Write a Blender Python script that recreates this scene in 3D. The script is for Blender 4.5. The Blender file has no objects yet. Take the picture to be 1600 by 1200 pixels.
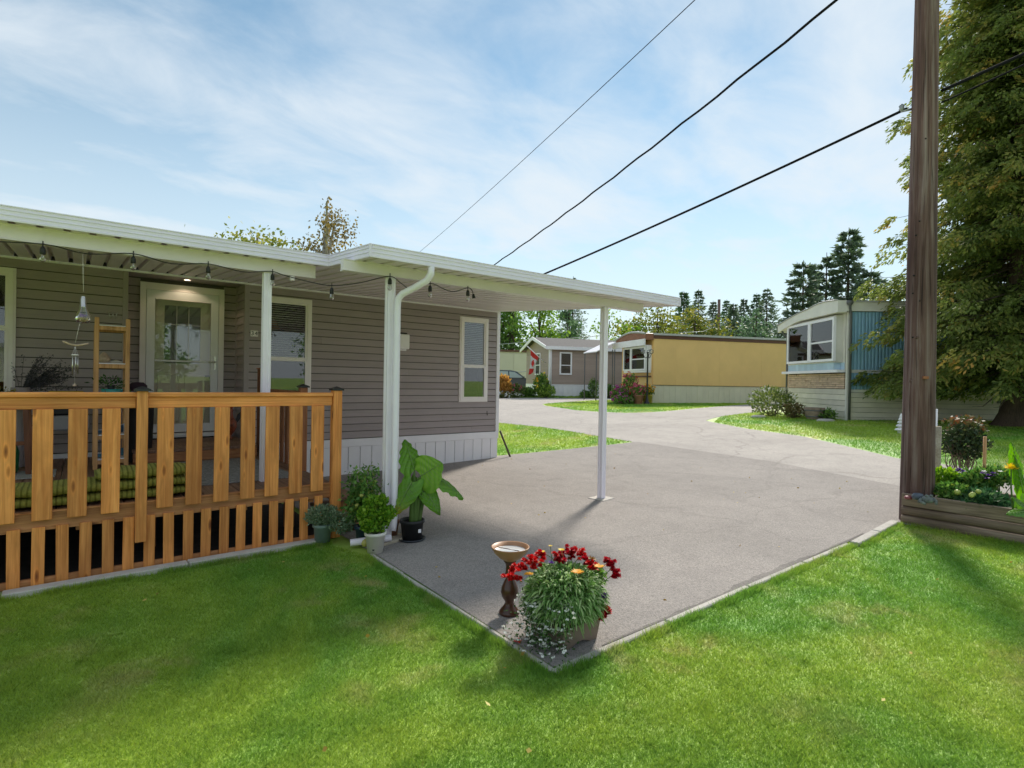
import bpy, bmesh, math, random
import numpy as np
from mathutils import Vector, Matrix
random.seed(7); RNG = np.random.default_rng(11)
scene = bpy.context.scene
COL = scene.collection

# ------------------------------------------------------------------ camera
EYE = 1.5942
YAW, PITCH, ROLL, FPX = .6619, -.004, .0168, 870.95
_F = Vector((math.sin(YAW), math.cos(YAW), 0)); _R = Vector((math.cos(YAW), -math.sin(YAW), 0)); _U = Vector((0, 0, 1))
_F2 = _F*math.cos(PITCH)+_U*math.sin(PITCH); _U2 = _U*math.cos(PITCH)-_F*math.sin(PITCH)
_R3 = _R*math.cos(ROLL)+_U2*math.sin(ROLL); _U3 = _U2*math.cos(ROLL)-_R*math.sin(ROLL)
cd = bpy.data.cameras.new('camera'); cam = bpy.data.objects.new('camera', cd); COL.objects.link(cam)
cam.matrix_world = Matrix(((_R3.x, _U3.x, -_F2.x, 0), (_R3.y, _U3.y, -_F2.y, 0), (_R3.z, _U3.z, -_F2.z, EYE), (0, 0, 0, 1)))
cd.sensor_fit = 'HORIZONTAL'; cd.sensor_width = 36; cd.lens = FPX/1600*36
cd.clip_start = .05; cd.clip_end = 3000
scene.camera = cam
scene.render.resolution_x = 1024; scene.render.resolution_y = 768

# ------------------------------------------------------------------ light
SUN_AZ, SUN_EL = math.radians(62.2), math.radians(39.5)      # azimuth from +Y towards +X
SUN = Vector((math.sin(SUN_AZ)*math.cos(SUN_EL), math.cos(SUN_AZ)*math.cos(SUN_EL), math.sin(SUN_EL)))
sl = bpy.data.lights.new('sun', 'SUN'); sl.energy = .50; sl.angle = math.radians(8.0); sl.color = (1, .93, .82)
so = bpy.data.objects.new('sun', sl); COL.objects.link(so); so.rotation_euler = (-SUN).to_track_quat('-Z', 'Y').to_euler()
world = bpy.data.worlds.new('World'); scene.world = world; world.use_nodes = True
wn, wl = world.node_tree.nodes, world.node_tree.links
wn.clear()
wout = wn.new('ShaderNodeOutputWorld'); wbg = wn.new('ShaderNodeBackground'); wbg.inputs['Strength'].default_value = .05
sky = wn.new('ShaderNodeTexSky'); sky.sky_type = 'NISHITA'; sky.sun_disc = False
sky.sun_elevation = SUN_EL; sky.sun_rotation = SUN_AZ; sky.air_density = 1.0; sky.dust_density = 0.0; sky.ozone_density = 1.0
tc = wn.new('ShaderNodeTexCoord'); sep = wn.new('ShaderNodeSeparateXYZ'); wl.new(tc.outputs['Generated'], sep.inputs[0])
def wmath(op, a, b=None, clamp=False):
    n = wn.new('ShaderNodeMath'); n.operation = op; n.use_clamp = clamp
    for i, v in enumerate((a, b)):
        if v is None: continue
        if isinstance(v, (int, float)): n.inputs[i].default_value = v
        else: wl.new(v, n.inputs[i])
    return n.outputs[0]
zc = wmath('ADD', wmath('MAXIMUM', sep.outputs['Z'], 0.0), .16)
comb = wn.new('ShaderNodeCombineXYZ'); wl.new(wmath('DIVIDE', sep.outputs['X'], zc), comb.inputs[0]); wl.new(wmath('DIVIDE', sep.outputs['Y'], zc), comb.inputs[1])
mp = wn.new('ShaderNodeMapping'); mp.inputs['Rotation'].default_value = (0, 0, math.radians(-35)); mp.inputs['Scale'].default_value = (.62, 1.0, 1); mp.inputs['Location'].default_value = (5.7, 1.1, 0)
wl.new(comb.outputs[0], mp.inputs[0])
def wnoise(scale, detail, rough, dist):
    n = wn.new('ShaderNodeTexNoise'); n.inputs['Scale'].default_value = scale; n.inputs['Detail'].default_value = detail
    n.inputs['Roughness'].default_value = rough; n.inputs['Distortion'].default_value = dist; wl.new(mp.outputs[0], n.inputs['Vector']); return n.outputs['Fac']
big = wnoise(.75, 3, .5, .3); fine = wnoise(3.6, 9, .60, .35)
mixn = wmath('ADD', wmath('MULTIPLY', big, .62), wmath('MULTIPLY', fine, .38))
cr = wn.new('ShaderNodeMapRange'); cr.inputs['From Min'].default_value = .33; cr.inputs['From Max'].default_value = .66; cr.inputs['To Min'].default_value = .06; cr.inputs['To Max'].default_value = .93
cr.interpolation_type = 'SMOOTHSTEP'; wl.new(mixn, cr.inputs['Value'])
wmix = wn.new('ShaderNodeMix'); wmix.data_type = 'RGBA'
hz = wn.new('ShaderNodeMapRange'); hz.inputs['From Min'].default_value = 0; hz.inputs['From Max'].default_value = .50; hz.inputs['To Min'].default_value = 1.0; hz.inputs['To Max'].default_value = 0
wl.new(sep.outputs['Z'], hz.inputs['Value'])
wl.new(wmath('MAXIMUM', cr.outputs[0], hz.outputs[0]), wmix.inputs['Factor']); wtint = wn.new('ShaderNodeMix'); wtint.data_type = 'RGBA'; wtint.blend_type = 'MULTIPLY'; wtint.inputs['Factor'].default_value = 1; wtint.inputs['B'].default_value = (.25, .30, .27, 1); wl.new(sky.outputs[0], wtint.inputs['A']); wl.new(wtint.outputs['Result'], wmix.inputs['A']); wmix.inputs['B'].default_value = (1.62, 1.77, 1.89, 1)
wl.new(wmix.outputs['Result'], wbg.inputs['Color']); wl.new(wbg.outputs[0], wout.inputs[0])
scene.view_settings.view_transform = 'Standard'; scene.view_settings.look = 'None'
scene.view_settings.exposure = 3.35; scene.view_settings.gamma = 1.0
scene.view_settings.use_curve_mapping = False

# ------------------------------------------------------------------ helpers
def srgb(r, g, b, k=1.0):
    return tuple(((v/255)/12.92 if v/255 <= .04045 else ((v/255+.055)/1.055)**2.4)*k for v in (r, g, b))+(1,)

MATS = {}
def newmat(name):
    m = bpy.data.materials.new(name); m.use_nodes = True; MATS[name] = m
    return m, m.node_tree.nodes, m.node_tree.links, m.node_tree.nodes['Principled BSDF']
def ramp(n, stops):
    r = n.new('ShaderNodeValToRGB'); e = r.color_ramp.elements
    while len(e) > len(stops): e.remove(e[-1])
    while len(e) < len(stops): e.new(.5)
    for k, (p, c) in enumerate(stops): e[k].position = p; e[k].color = c
    return r
def coords(n, l, kind='Object', scale=(1, 1, 1), rnd=True):
    t = n.new('ShaderNodeTexCoord'); m = n.new('ShaderNodeMapping'); m.inputs['Scale'].default_value = scale
    l.new(t.outputs[kind], m.inputs[0])
    if rnd:
        oi = n.new('ShaderNodeObjectInfo'); mu = n.new('ShaderNodeMath'); mu.operation = 'MULTIPLY'; mu.inputs[1].default_value = 37
        l.new(oi.outputs['Random'], mu.inputs[0]); l.new(mu.outputs[0], m.inputs['Location'])
    return m.outputs[0]
def worldpos(n):
    return n.new('ShaderNodeNewGeometry').outputs['Position']
def noise(n, l, vec, scale, detail=4, rough=.55, dist=0):
    t = n.new('ShaderNodeTexNoise'); t.inputs['Scale'].default_value = scale; t.inputs['Detail'].default_value = detail
    t.inputs['Roughness'].default_value = rough; t.inputs['Distortion'].default_value = dist
    if vec is not None: l.new(vec, t.inputs['Vector'])
    return t.outputs['Fac']
def mixc(n, l, fac, a, b, mode='MIX'):
    m = n.new('ShaderNodeMix'); m.data_type = 'RGBA'; m.blend_type = mode
    for s, v in (('Factor', fac), ('A', a), ('B', b)):
        if isinstance(v, (int, float)): m.inputs[s].default_value = v
        elif isinstance(v, tuple): m.inputs[s].default_value = v
        else: l.new(v, m.inputs[s])
    return m.outputs['Result']
def bump(n, l, h, bs, strength=.3, dist=.01):
    b = n.new('ShaderNodeBump'); b.inputs['Strength'].default_value = strength; b.inputs['Distance'].default_value = dist
    l.new(h, b.inputs['Height']); l.new(b.outputs[0], bs.inputs['Normal'])
def sc(c, k): return (c[0]*k, c[1]*k, c[2]*k, 1)

def paint(name, col, rough=.5, var=.12, nscale=6, metal=0, bmp=0, spec=.5, wpos=False, bscale=None, rvar=.1):
    m, n, l, b = newmat(name)
    v = worldpos(n) if wpos else coords(n, l)
    f = noise(n, l, v, nscale, 5, .6)
    r = ramp(n, [(.3, sc(col, 1-var)), (.7, sc(col, 1+var*.6))]); l.new(f, r.inputs[0])
    oi = n.new('ShaderNodeObjectInfo')
    mr = n.new('ShaderNodeMapRange'); mr.inputs['To Min'].default_value = 1-rvar; mr.inputs['To Max'].default_value = 1+rvar; l.new(oi.outputs['Random'], mr.inputs['Value'])
    hs = n.new('ShaderNodeHueSaturation'); l.new(r.outputs[0], hs.inputs['Color']); l.new(mr.outputs[0], hs.inputs['Value'])
    l.new(hs.outputs[0], b.inputs['Base Color'])
    b.inputs['Roughness'].default_value = rough; b.inputs['Metallic'].default_value = metal; b.inputs['Specular IOR Level'].default_value = spec
    if bmp: bump(n, l, noise(n, l, v, bscale or nscale*6, 4), b, bmp, .004)
    return m

def wood(name, lo, hi, axis='Z', rough=.62, knots=True, weather=None):
    m, n, l, b = newmat(name)
    s = {'X': (1.5, 48, 48), 'Y': (48, 1.5, 48), 'Z': (48, 48, 1.5)}[axis]
    v = coords(n, l, 'Object', s)
    f1 = noise(n, l, v, 1.0, 7, .62, .7)
    s2 = {'X': (2.2, 9, 9), 'Y': (9, 2.2, 9), 'Z': (9, 9, 2.2)}[axis]
    v2 = coords(n, l, 'Object', s2)
    f2 = noise(n, l, v2, .7, 3, .5, 1.2)
    r = ramp(n, [(.33, lo), (.5, tuple((lo[i]+hi[i])/2 for i in range(3))+(1,)), (.66, hi)]); l.new(f1, r.inputs[0])
    blot = ramp(n, [(.35, (.80, .76, .70, 1)), (.62, (1.08, 1.06, 1.03, 1))]); l.new(f2, blot.inputs[0])
    col = mixc(n, l, 1.0, r.outputs[0], blot.outputs[0], 'MULTIPLY')
    if knots:
        vo = n.new('ShaderNodeTexVoronoi'); vo.feature = 'F1'; vo.inputs['Scale'].default_value = 1.0
        s3 = {'X': (2.6, 10, 10), 'Y': (10, 2.6, 10), 'Z': (10, 10, 2.6)}[axis]
        l.new(coords(n, l, 'Object', s3), vo.inputs['Vector'])
        kr = ramp(n, [(.05, (.16, .07, .03, 1)), (.11, (.6, .45, .3, 1)), (.16, (1.15, 1.1, 1.0, 1)), (.24, (1, 1, 1, 1))]); l.new(vo.outputs['Distance'], kr.inputs[0])
        col = mixc(n, l, .85, col, kr.outputs[0], 'MULTIPLY')
    oi = n.new('ShaderNodeObjectInfo')
    mr = n.new('ShaderNodeMapRange'); mr.inputs['To Min'].default_value = .72; mr.inputs['To Max'].default_value = 1.14; l.new(oi.outputs['Random'], mr.inputs['Value'])
    hs = n.new('ShaderNodeHueSaturation'); l.new(col, hs.inputs['Color']); l.new(mr.outputs[0], hs.inputs['Value'])
    l.new(hs.outputs[0], b.inputs['Base Color']); b.inputs['Roughness'].default_value = rough
    bump(n, l, f1, b, .35, .003)
    return m

def leafmat(name, stops, trans=.35, rough=.55, spec=.3):
    """leaf colour from the 'tint' attribute of each leaf; thin leaves let light through"""
    m, n, l, b = newmat(name)
    a = n.new('ShaderNodeAttribute'); a.attribute_name = 'tint'
    r = ramp(n, stops); l.new(a.outputs['Fac'], r.inputs[0])
    l.new(r.outputs[0], b.inputs['Base Color']); b.inputs['Roughness'].default_value = rough; b.inputs['Specular IOR Level'].default_value = spec
    t = n.new('ShaderNodeBsdfTranslucent'); br = n.new('ShaderNodeHueSaturation'); br.inputs['Saturation'].default_value = 1.1; br.inputs['Value'].default_value = 1.25
    l.new(r.outputs[0], br.inputs['Color']); l.new(br.outputs[0], t.inputs['Color'])
    mx = n.new('ShaderNodeMixShader'); mx.inputs[0].default_value = trans; l.new(b.outputs[0], mx.inputs[1]); l.new(t.outputs[0], mx.inputs[2])
    l.new(mx.outputs[0], n['Material Output'].inputs[0])
    return m

def glassmat(name, tint=(1, 1, 1, 1), refl=1.0, ior=1.5):
    m, n, l, b = newmat(name)
    fr = n.new('ShaderNodeFresnel'); fr.inputs['IOR'].default_value = ior
    mu = n.new('ShaderNodeMath'); mu.operation = 'MULTIPLY_ADD'; mu.inputs[1].default_value = refl; mu.inputs[2].default_value = .04; mu.use_clamp = True; l.new(fr.outputs[0], mu.inputs[0])
    g = n.new('ShaderNodeBsdfGlossy'); g.inputs['Roughness'].default_value = .015
    t = n.new('ShaderNodeBsdfTransparent'); t.inputs['Color'].default_value = tint
    mx = n.new('ShaderNodeMixShader'); l.new(mu.outputs[0], mx.inputs[0]); l.new(t.outputs[0], mx.inputs[1]); l.new(g.outputs[0], mx.inputs[2])
    l.new(mx.outputs[0], n['Material Output'].inputs[0])
    return m

ORIGIN = {}
def tag(o, label, cat=None, group=None, kind=None):
    if label: o['label'] = label
    if cat: o['category'] = cat
    if group: o['group'] = group
    if kind: o['kind'] = kind
    return o
def thing(name, label, cat, loc=(0, 0, 0), rotz=0, group=None, local=False):
    """Empty at the base of a thing. local=False: parts are given in world coordinates; local=True: in the thing's own frame"""
    o = bpy.data.objects.new(name, None); o.empty_display_size = .1; COL.objects.link(o)
    o.location = loc; o.rotation_euler = (0, 0, rotz); tag(o, label, cat, group)
    ORIGIN[o.name] = Vector((0, 0, 0)) if local else Vector(loc)
    return o
def org(parent):
    return ORIGIN.get(parent.name, Vector((0, 0, 0))) if parent else Vector((0, 0, 0))
def link(name, me, parent=None, loc=None):
    o = bpy.data.objects.new(name, me); COL.objects.link(o)
    if parent: o.parent = parent
    if loc is not None: o.location = loc
    ORIGIN[o.name] = org(parent) + (Vector(loc) if loc is not None else Vector((0, 0, 0)))
    return o

class MB:
    """collects faces for one mesh object"""
    def __init__(s): s.v = []; s.f = []; s.sm = []
    def add(s, vs, fs, smooth=False):
        k = len(s.v); s.v += [tuple(v) for v in vs]; s.f += [tuple(i+k for i in f) for f in fs]; s.sm += [smooth]*len(fs); return s
    def box(s, x0, x1, y0, y1, z0, z1):
        return s.add([(x0, y0, z0), (x1, y0, z0), (x1, y1, z0), (x0, y1, z0), (x0, y0, z1), (x1, y0, z1), (x1, y1, z1), (x0, y1, z1)],
                     [(0, 3, 2, 1), (4, 5, 6, 7), (0, 1, 5, 4), (1, 2, 6, 5), (2, 3, 7, 6), (3, 0, 4, 7)])
    def prism(s, poly, vec, smooth=False):
        n = len(poly); p = [Vector(q) for q in poly]; v = Vector(vec)
        return s.add(p+[q+v for q in p], [tuple(range(n-1, -1, -1)), tuple(range(n, 2*n))]+[(i, (i+1) % n, n+(i+1) % n, n+i) for i in range(n)], smooth)
    def tube(s, pts, rad, n=8, cap=True, flat=1.0, smooth=True):
        pts = [Vector(p) for p in pts]; m = len(pts)
        if not hasattr(rad, '__len__'): rad = [rad]*m
        vs = []; fs = []; ref = None
        for i, p in enumerate(pts):
            t = (pts[min(i+1, m-1)]-pts[max(i-1, 0)])
            if t.length < 1e-9: t = Vector((0, 0, 1))
            t.normalize()
            if ref is None: ref = Vector((0, 0, 1)) if abs(t.z) < .9 else Vector((1, 0, 0))
            a = t.cross(ref)
            if a.length < 1e-5: a = t.cross(Vector((0, 1, 0)))
            a.normalize(); b = a.cross(t); ref = b
            for k in range(n):
                w = 2*math.pi*(k+.5)/n; vs.append(p+(a*math.cos(w)+b*math.sin(w)*flat)*rad[i])
        for i in range(m-1):
            for k in range(n): fs.append((i*n+k, i*n+(k+1) % n, (i+1)*n+(k+1) % n, (i+1)*n+k))
        s.add(vs, fs, smooth)
        if cap:
            k0 = len(s.v)-m*n; s.f += [tuple(k0+k for k in range(n-1, -1, -1)), tuple(k0+(m-1)*n+k for k in range(n))]; s.sm += [False, False]
        return s
    def lathe(s, prof, n=20, c=(0, 0, 0), smooth=True, squash=1.0):
        vs = []; fs = []; m = len(prof)
        for r, z in prof:
            for k in range(n):
                w = 2*math.pi*k/n; vs.append((c[0]+r*math.cos(w), c[1]+r*math.sin(w)*squash, c[2]+z))
        for i in range(m-1):
            for k in range(n): fs.append((i*n+k, i*n+(k+1) % n, (i+1)*n+(k+1) % n, (i+1)*n+k))
        return s.add(vs, fs, smooth)
    def quad(s, a, b, c, d): return s.add([a, b, c, d], [(0, 1, 2, 3)])
    def build(s, name, mat, parent=None, loc=None):
        o = org(parent)+(Vector(loc) if loc is not None else Vector((0, 0, 0)))
        me = bpy.data.meshes.new(name); me.from_pydata([(v[0]-o.x, v[1]-o.y, v[2]-o.z) for v in s.v], [], s.f)
        me.polygons.foreach_set('use_smooth', s.sm); me.materials.append(mat); me.update()
        return link(name, me, parent, loc)

_BOX = {}
def cbox(name, parent, c, size, mat, ch=.004, rot=None):
    """a box with chamfered edges; alike boxes share their mesh"""
    key = (tuple(round(v, 4) for v in size), mat.name, ch)
    me = _BOX.get(key)
    if me is None:
        bm = bmesh.new(); bmesh.ops.create_cube(bm, size=1.0)
        for v in bm.verts: v.co = Vector((v.co.x*size[0], v.co.y*size[1], v.co.z*size[2]))
        if ch: bmesh.ops.bevel(bm, geom=bm.edges[:], offset=min(ch, min(size)*.45), segments=1, affect='EDGES', profile=.5)
        me = bpy.data.meshes.new(name); bm.to_mesh(me); bm.free(); me.materials.append(mat); _BOX[key] = me
    o = link(name, me, parent, Vector(c)-org(parent))
    if rot: o.rotation_euler = rot
    return o
def ext(name, parent, x0, x1, y0, y1, z0, z1, mat, ch=.004):
    return cbox(name, parent, ((x0+x1)/2, (y0+y1)/2, (z0+z1)/2), (x1-x0, y1-y0, z1-z0), mat, ch)

def fastmesh(name, V, Fc, mat, parent=None, tint=None, smooth=False, mats=None):
    V = np.asarray(V, np.float32).reshape(-1, 3); Fc = np.asarray(Fc, np.int32); k = Fc.shape[1]
    o = org(parent); V = V-np.array((o.x, o.y, o.z), np.float32)
    me = bpy.data.meshes.new(name); me.vertices.add(len(V)); me.vertices.foreach_set('co', V.ravel())
    me.loops.add(Fc.size); me.loops.foreach_set('vertex_index', Fc.ravel())
    me.polygons.add(len(Fc)); me.polygons.foreach_set('loop_start', np.arange(0, Fc.size, k, dtype=np.int32))
    me.polygons.foreach_set('loop_total', np.full(len(Fc), k, np.int32))
    if smooth: me.polygons.foreach_set('use_smooth', np.ones(len(Fc), bool))
    if tint is not None:
        at = me.attributes.new('tint', 'FLOAT', 'POINT'); at.data.foreach_set('value', np.asarray(tint, np.float32))
    me.materials.append(mat); me.update(calc_edges=True); me.validate()
    return link(name, me, parent)
def unit(a): return a/np.maximum(np.linalg.norm(a, axis=-1, keepdims=True), 1e-9)
def leaves(name, P, L, W, mat, parent=None, axis=None, spread=1.0, tint=None, fold=.0):
    """diamond shaped leaves at points P; axis = preferred direction of the leaf's length"""
    P = np.asarray(P, float); N = len(P)
    A = RNG.normal(size=(N, 3))
    if axis is not None: A = np.asarray(axis, float)+A*spread*.5
    A = unit(A); B = unit(np.cross(A, RNG.normal(size=(N, 3))))
    L = (np.asarray(L)*np.ones(N))*RNG.uniform(.7, 1.25, N); W = (np.asarray(W)*np.ones(N))*RNG.uniform(.75, 1.2, N)
    n_ = np.cross(A, B)*(L*fold)[:, None]
    V = np.stack([P, P+A*L[:, None]*.45+B*W[:, None]*.5+n_, P+A*L[:, None], P+A*L[:, None]*.45-B*W[:, None]*.5+n_], 1)
    F_ = np.arange(N*4).reshape(N, 4)
    t = RNG.uniform(0, 1, N) if tint is None else np.asarray(tint)*np.ones(N)
    return fastmesh(name, V, F_, mat, parent, np.repeat(t, 4))
def text_mesh(name, s, size, mat, parent, loc, rot, depth=.002):
    cu = bpy.data.curves.new(name, 'FONT'); cu.body = s; cu.size = size; cu.extrude = depth; cu.align_x = 'CENTER'; cu.align_y = 'CENTER'
    t = bpy.data.objects.new(name, cu); COL.objects.link(t)
    dg = bpy.context.evaluated_depsgraph_get(); me = bpy.data.meshes.new_from_object(t.evaluated_get(dg))
    bpy.data.objects.remove(t); me.materials.clear(); me.materials.append(mat)
    o = link(name, me, parent, Vector(loc)-org(parent)); o.rotation_euler = rot
    return o
# ------------------------------------------------------------------ materials
CEDAR = wood('cedar_stained_upright', (.62, .205, .042, 1), (.92, .395, .115, 1), 'Z')
CEDARX = wood('cedar_stained_level', (.62, .21, .046, 1), (.90, .395, .12, 1), 'X')
CEDARD = wood('cedar_dark_upright', (.22, .075, .03, 1), (.38, .15, .06, 1), 'Z', knots=False)
DECKW = wood('deck_plank', (.17, .092, .062, 1), (.33, .19, .125, 1), 'Y', knots=False)
JOIST = wood('rim_plank', (.38, .155, .06, 1), (.60, .28, .12, 1), 'X')
PINE = wood('pine_shelf', (.52, .26, .10, 1), (.74, .42, .19, 1), 'Z', knots=False)
GREYW = wood('weathered_timber', (.17, .125, .095, 1), (.34, .26, .20, 1), 'Y', knots=False, rough=.85)
BLOCKW = wood('grey_block', (.30, .26, .20, 1), (.48, .43, .35, 1), 'X', knots=False, rough=.9)
WHITE = paint('white_aluminium', (.90, .84, .92, 1), .38, .05, 3, bmp=0, rvar=.02)
CREAMAL = paint('cream_aluminium', (.84, .76, .79, 1), .42, .07, 2, rvar=.02)
FASC = paint('fascia_aluminium', (.87, .80, .93, 1), .36, .05, 2, rvar=.03)
VINYL = paint('white_vinyl', (.88, .84, .88, 1), .45, .05, 3, rvar=.02)
TRIMW = paint('window_trim', (.88, .80, .80, 1), .45, .04, 4, rvar=.02)
SIDING = paint('taupe_siding', (.372, .308, .308, 1), .55, .06, 2.5, bmp=.08, bscale=40, rvar=.045)
TRIMT = paint('taupe_trim', (.335, .278, .278, 1), .5, .05, 3)
DOORW = paint('white_door', (.80, .79, .80, 1), .35, .04, 3)
CREAM = paint('cream_door', (.78, .70, .57, 1), .45, .05, 3)
BLACK = paint('black_metal', (.02, .02, .022, 1), .45, .2, 8)
RUBBER = paint('black_rubber', (.018, .018, .02, 1), .6, .2, 9)
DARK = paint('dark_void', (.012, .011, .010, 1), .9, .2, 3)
GLASS = glassmat('window_glass', (.86, .88, .88, 1), 1.1); DGLASS = glassmat('storm_glass', (.93, .94, .93, 1), .55, 1.4)
BULBG = glassmat('bulb_glass', (.97, .97, .96, 1), 1.3)
BLIND = paint('blind_slat', (.62, .60, .55, 1), .5, .05, 5)
CHROME = paint('brushed_nickel', (.55, .53, .50, 1), .3, .1, 10, metal=1)
CONC = paint('pale_concrete', (.47, .44, .40, 1), .9, .16, 9, bmp=.4, bscale=60, wpos=True)
ROOFSH = paint('shingle_grey', (.085, .08, .08, 1), .9, .25, 7, bmp=.5)
ROOFMET = paint('roof_metal', (.45, .44, .45, 1), .5, .1, 2)
STEEL = paint('galvanised', (.38, .39, .40, 1), .45, .15, 6, metal=.6)

def asphalt(name, base, warm, cracks=.35):
    m, n, l, b = newmat(name)
    p = worldpos(n)
    agg = n.new('ShaderNodeTexVoronoi'); agg.inputs['Scale'].default_value = 120; l.new(p, agg.inputs['Vector'])
    g = noise(n, l, p, 210, 3, .7); big = noise(n, l, p, .55, 5, .55, .4); mid = noise(n, l, p, 3.2, 5, .6)
    r = ramp(n, [(.25, sc(base, .88)), (.5, base), (.8, warm)]); l.new(big, r.inputs[0])
    spk = ramp(n, [(0, (.52, .5, .48, 1)), (.45, (.96, .95, .94, 1)), (1, (1.38, 1.34, 1.28, 1))])
    hs = n.new('ShaderNodeRGBToBW'); l.new(agg.outputs['Color'], hs.inputs[0]); l.new(hs.outputs[0], spk.inputs[0])
    c1 = mixc(n, l, .75, r.outputs[0], spk.outputs[0], 'MULTIPLY')
    sp2 = ramp(n, [(.33, (.6, .6, .6, 1)), (.6, (1.2, 1.2, 1.2, 1))]); l.new(g, sp2.inputs[0])
    c2 = mixc(n, l, .6, c1, sp2.outputs[0], 'MULTIPLY')
    st = ramp(n, [(.33, (.72, .71, .71, 1)), (.55, (1.05, 1.04, 1.03, 1))]); l.new(mid, st.inputs[0])
    c3 = mixc(n, l, .32, c2, st.outputs[0], 'MULTIPLY')
    # hairline cracks
    cv = n.new('ShaderNodeTexVoronoi'); cv.feature = 'DISTANCE_TO_EDGE'; cv.inputs['Scale'].default_value = .42
    dn = n.new('ShaderNodeTexNoise'); dn.inputs['Scale'].default_value = 1.4; dn.inputs['Detail'].default_value = 5; l.new(p, dn.inputs['Vector'])
    va = n.new('ShaderNodeVectorMath'); va.operation = 'MULTIPLY_ADD'; va.inputs[1].default_value = (.9, .9, 0); l.new(dn.outputs['Color'], va.inputs[0]); l.new(p, va.inputs[2])
    l.new(va.outputs[0], cv.inputs['Vector'])
    ck = ramp(n, [(0, (.45, .43, .42, 1)), (.006, (.7, .7, .7, 1)), (.012, (1, 1, 1, 1))]); l.new(cv.outputs['Distance'], ck.inputs[0])
    c4 = mixc(n, l, cracks, c3, ck.outputs[0], 'MULTIPLY')
    l.new(c4, b.inputs['Base Color']); b.inputs['Roughness'].default_value = .88; b.inputs['Specular IOR Level'].default_value = .3
    bump(n, l, agg.outputs['Distance'], b, .55, .006)
    return m
ASPH = asphalt('driveway_asphalt', (.300, .277, .262, 1), (.338, .310, .292, 1), .22)
ROADM = asphalt('road_asphalt', (.40, .372, .350, 1), (.46, .428, .40, 1), .4)

def grassmat(name, blade=True):
    m, n, l, b = newmat(name)
    p = worldpos(n)
    big = noise(n, l, p, .42, 4, .6, .6); mid = noise(n, l, p, 2.3, 4, .6, .4)
    lush = (.195, .400, .062, 1); fresh = (.370, .520, .075, 1); dry = (.62, .53, .27, 1)
    if not blade: lush, fresh, dry = (.22, .42, .075, 1), (.38, .52, .09, 1), (.55, .46, .24, 1)
    r1 = ramp(n, [(.40, lush), (.54, fresh)]); l.new(big, r1.inputs[0])
    dm = ramp(n, [(.50, (0, 0, 0, 1)), (.66, (1, 1, 1, 1))]); l.new(mid, dm.inputs[0])
    big2 = noise(n, l, p, .8, 3, .5, .3)
    dm2 = ramp(n, [(.46, (0, 0, 0, 1)), (.62, (1, 1, 1, 1))]); l.new(big2, dm2.inputs[0])
    mu = n.new('ShaderNodeMath'); mu.operation = 'MULTIPLY'; l.new(dm.outputs[0], mu.inputs[0]); l.new(dm2.outputs[0], mu.inputs[1])
    mu2 = n.new('ShaderNodeMath'); mu2.operation = 'MULTIPLY'; mu2.inputs[1].default_value = .75; l.new(mu.outputs[0], mu2.inputs[0])
    c = mixc(n, l, mu2.outputs[0], r1.outputs[0], dry)
    if blade:
        a = n.new('ShaderNodeAttribute'); a.attribute_name = 'tint'
        tr = ramp(n, [(0, (.55, .60, .5, 1)), (.55, (1, 1, 1, 1)), (.9, (1.25, 1.18, .9, 1)), (1, (1.6, 1.25, 1.3, 1))]); l.new(a.outputs['Fac'], tr.inputs[0])
        c = mixc(n, l, 1.0, c, tr.outputs[0], 'MULTIPLY')
    l.new(c, b.inputs['Base Color']); b.inputs['Roughness'].default_value = .6; b.inputs['Specular IOR Level'].default_value = .25
    if blade:
        t = n.new('ShaderNodeBsdfTranslucent'); l.new(c, t.inputs['Color'])
        mx = n.new('ShaderNodeMixShader'); mx.inputs[0].default_value = .5; l.new(b.outputs[0], mx.inputs[1]); l.new(t.outputs[0], mx.inputs[2])
        l.new(mx.outputs[0], n['Material Output'].inputs[0])
    else: bump(n, l, noise(n, l, p, 60, 4), b, .6, .02)
    return m
GRASS = grassmat('grass_blades'); TURF = grassmat('turf_soil', False)

# ------------------------------------------------------------------ terrain
HX = [-1e4, 2.4, 6, 9, 13, 17, 21, 26, 40, 1e4]; HZ = [0, 0, .06, .18, .42, .6, .68, .70, .75, .75]
XB = np.concatenate([[-1500, -300, -60, -20], np.arange(-6, 46.01, .6), [60, 120, 400, 1500]])
_hb = np.array([np.mean([np.interp(x+d, HX, HZ) for d in np.linspace(-1.2, 1.2, 13)]) for x in XB])
def H(x): return np.interp(x, XB, _hb)
_FN = np.array(_F2); _RN = np.array(_R3); _UN = np.array(_U3); _CN = np.array((0, 0, EYE))
def see(P):
    d = np.asarray(P)-_CN; D = d@_FN; return 800+FPX*(d@_RN)/np.maximum(D, .01), 600-FPX*(d@_UN)/np.maximum(D, .01), D

mb = MB(); ys = [-1500, -60, 80, 1500]
mb.add([(x, y, float(H(x))) for y in ys for x in XB], [(j*len(XB)+i, j*len(XB)+i+1, (j+1)*len(XB)+i+1, (j+1)*len(XB)+i) for j in range(len(ys)-1) for i in range(len(XB)-1)])
tag(mb.build('ground', TURF), 'green lawn soil spreading under the grass', None, None, 'structure')

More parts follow.
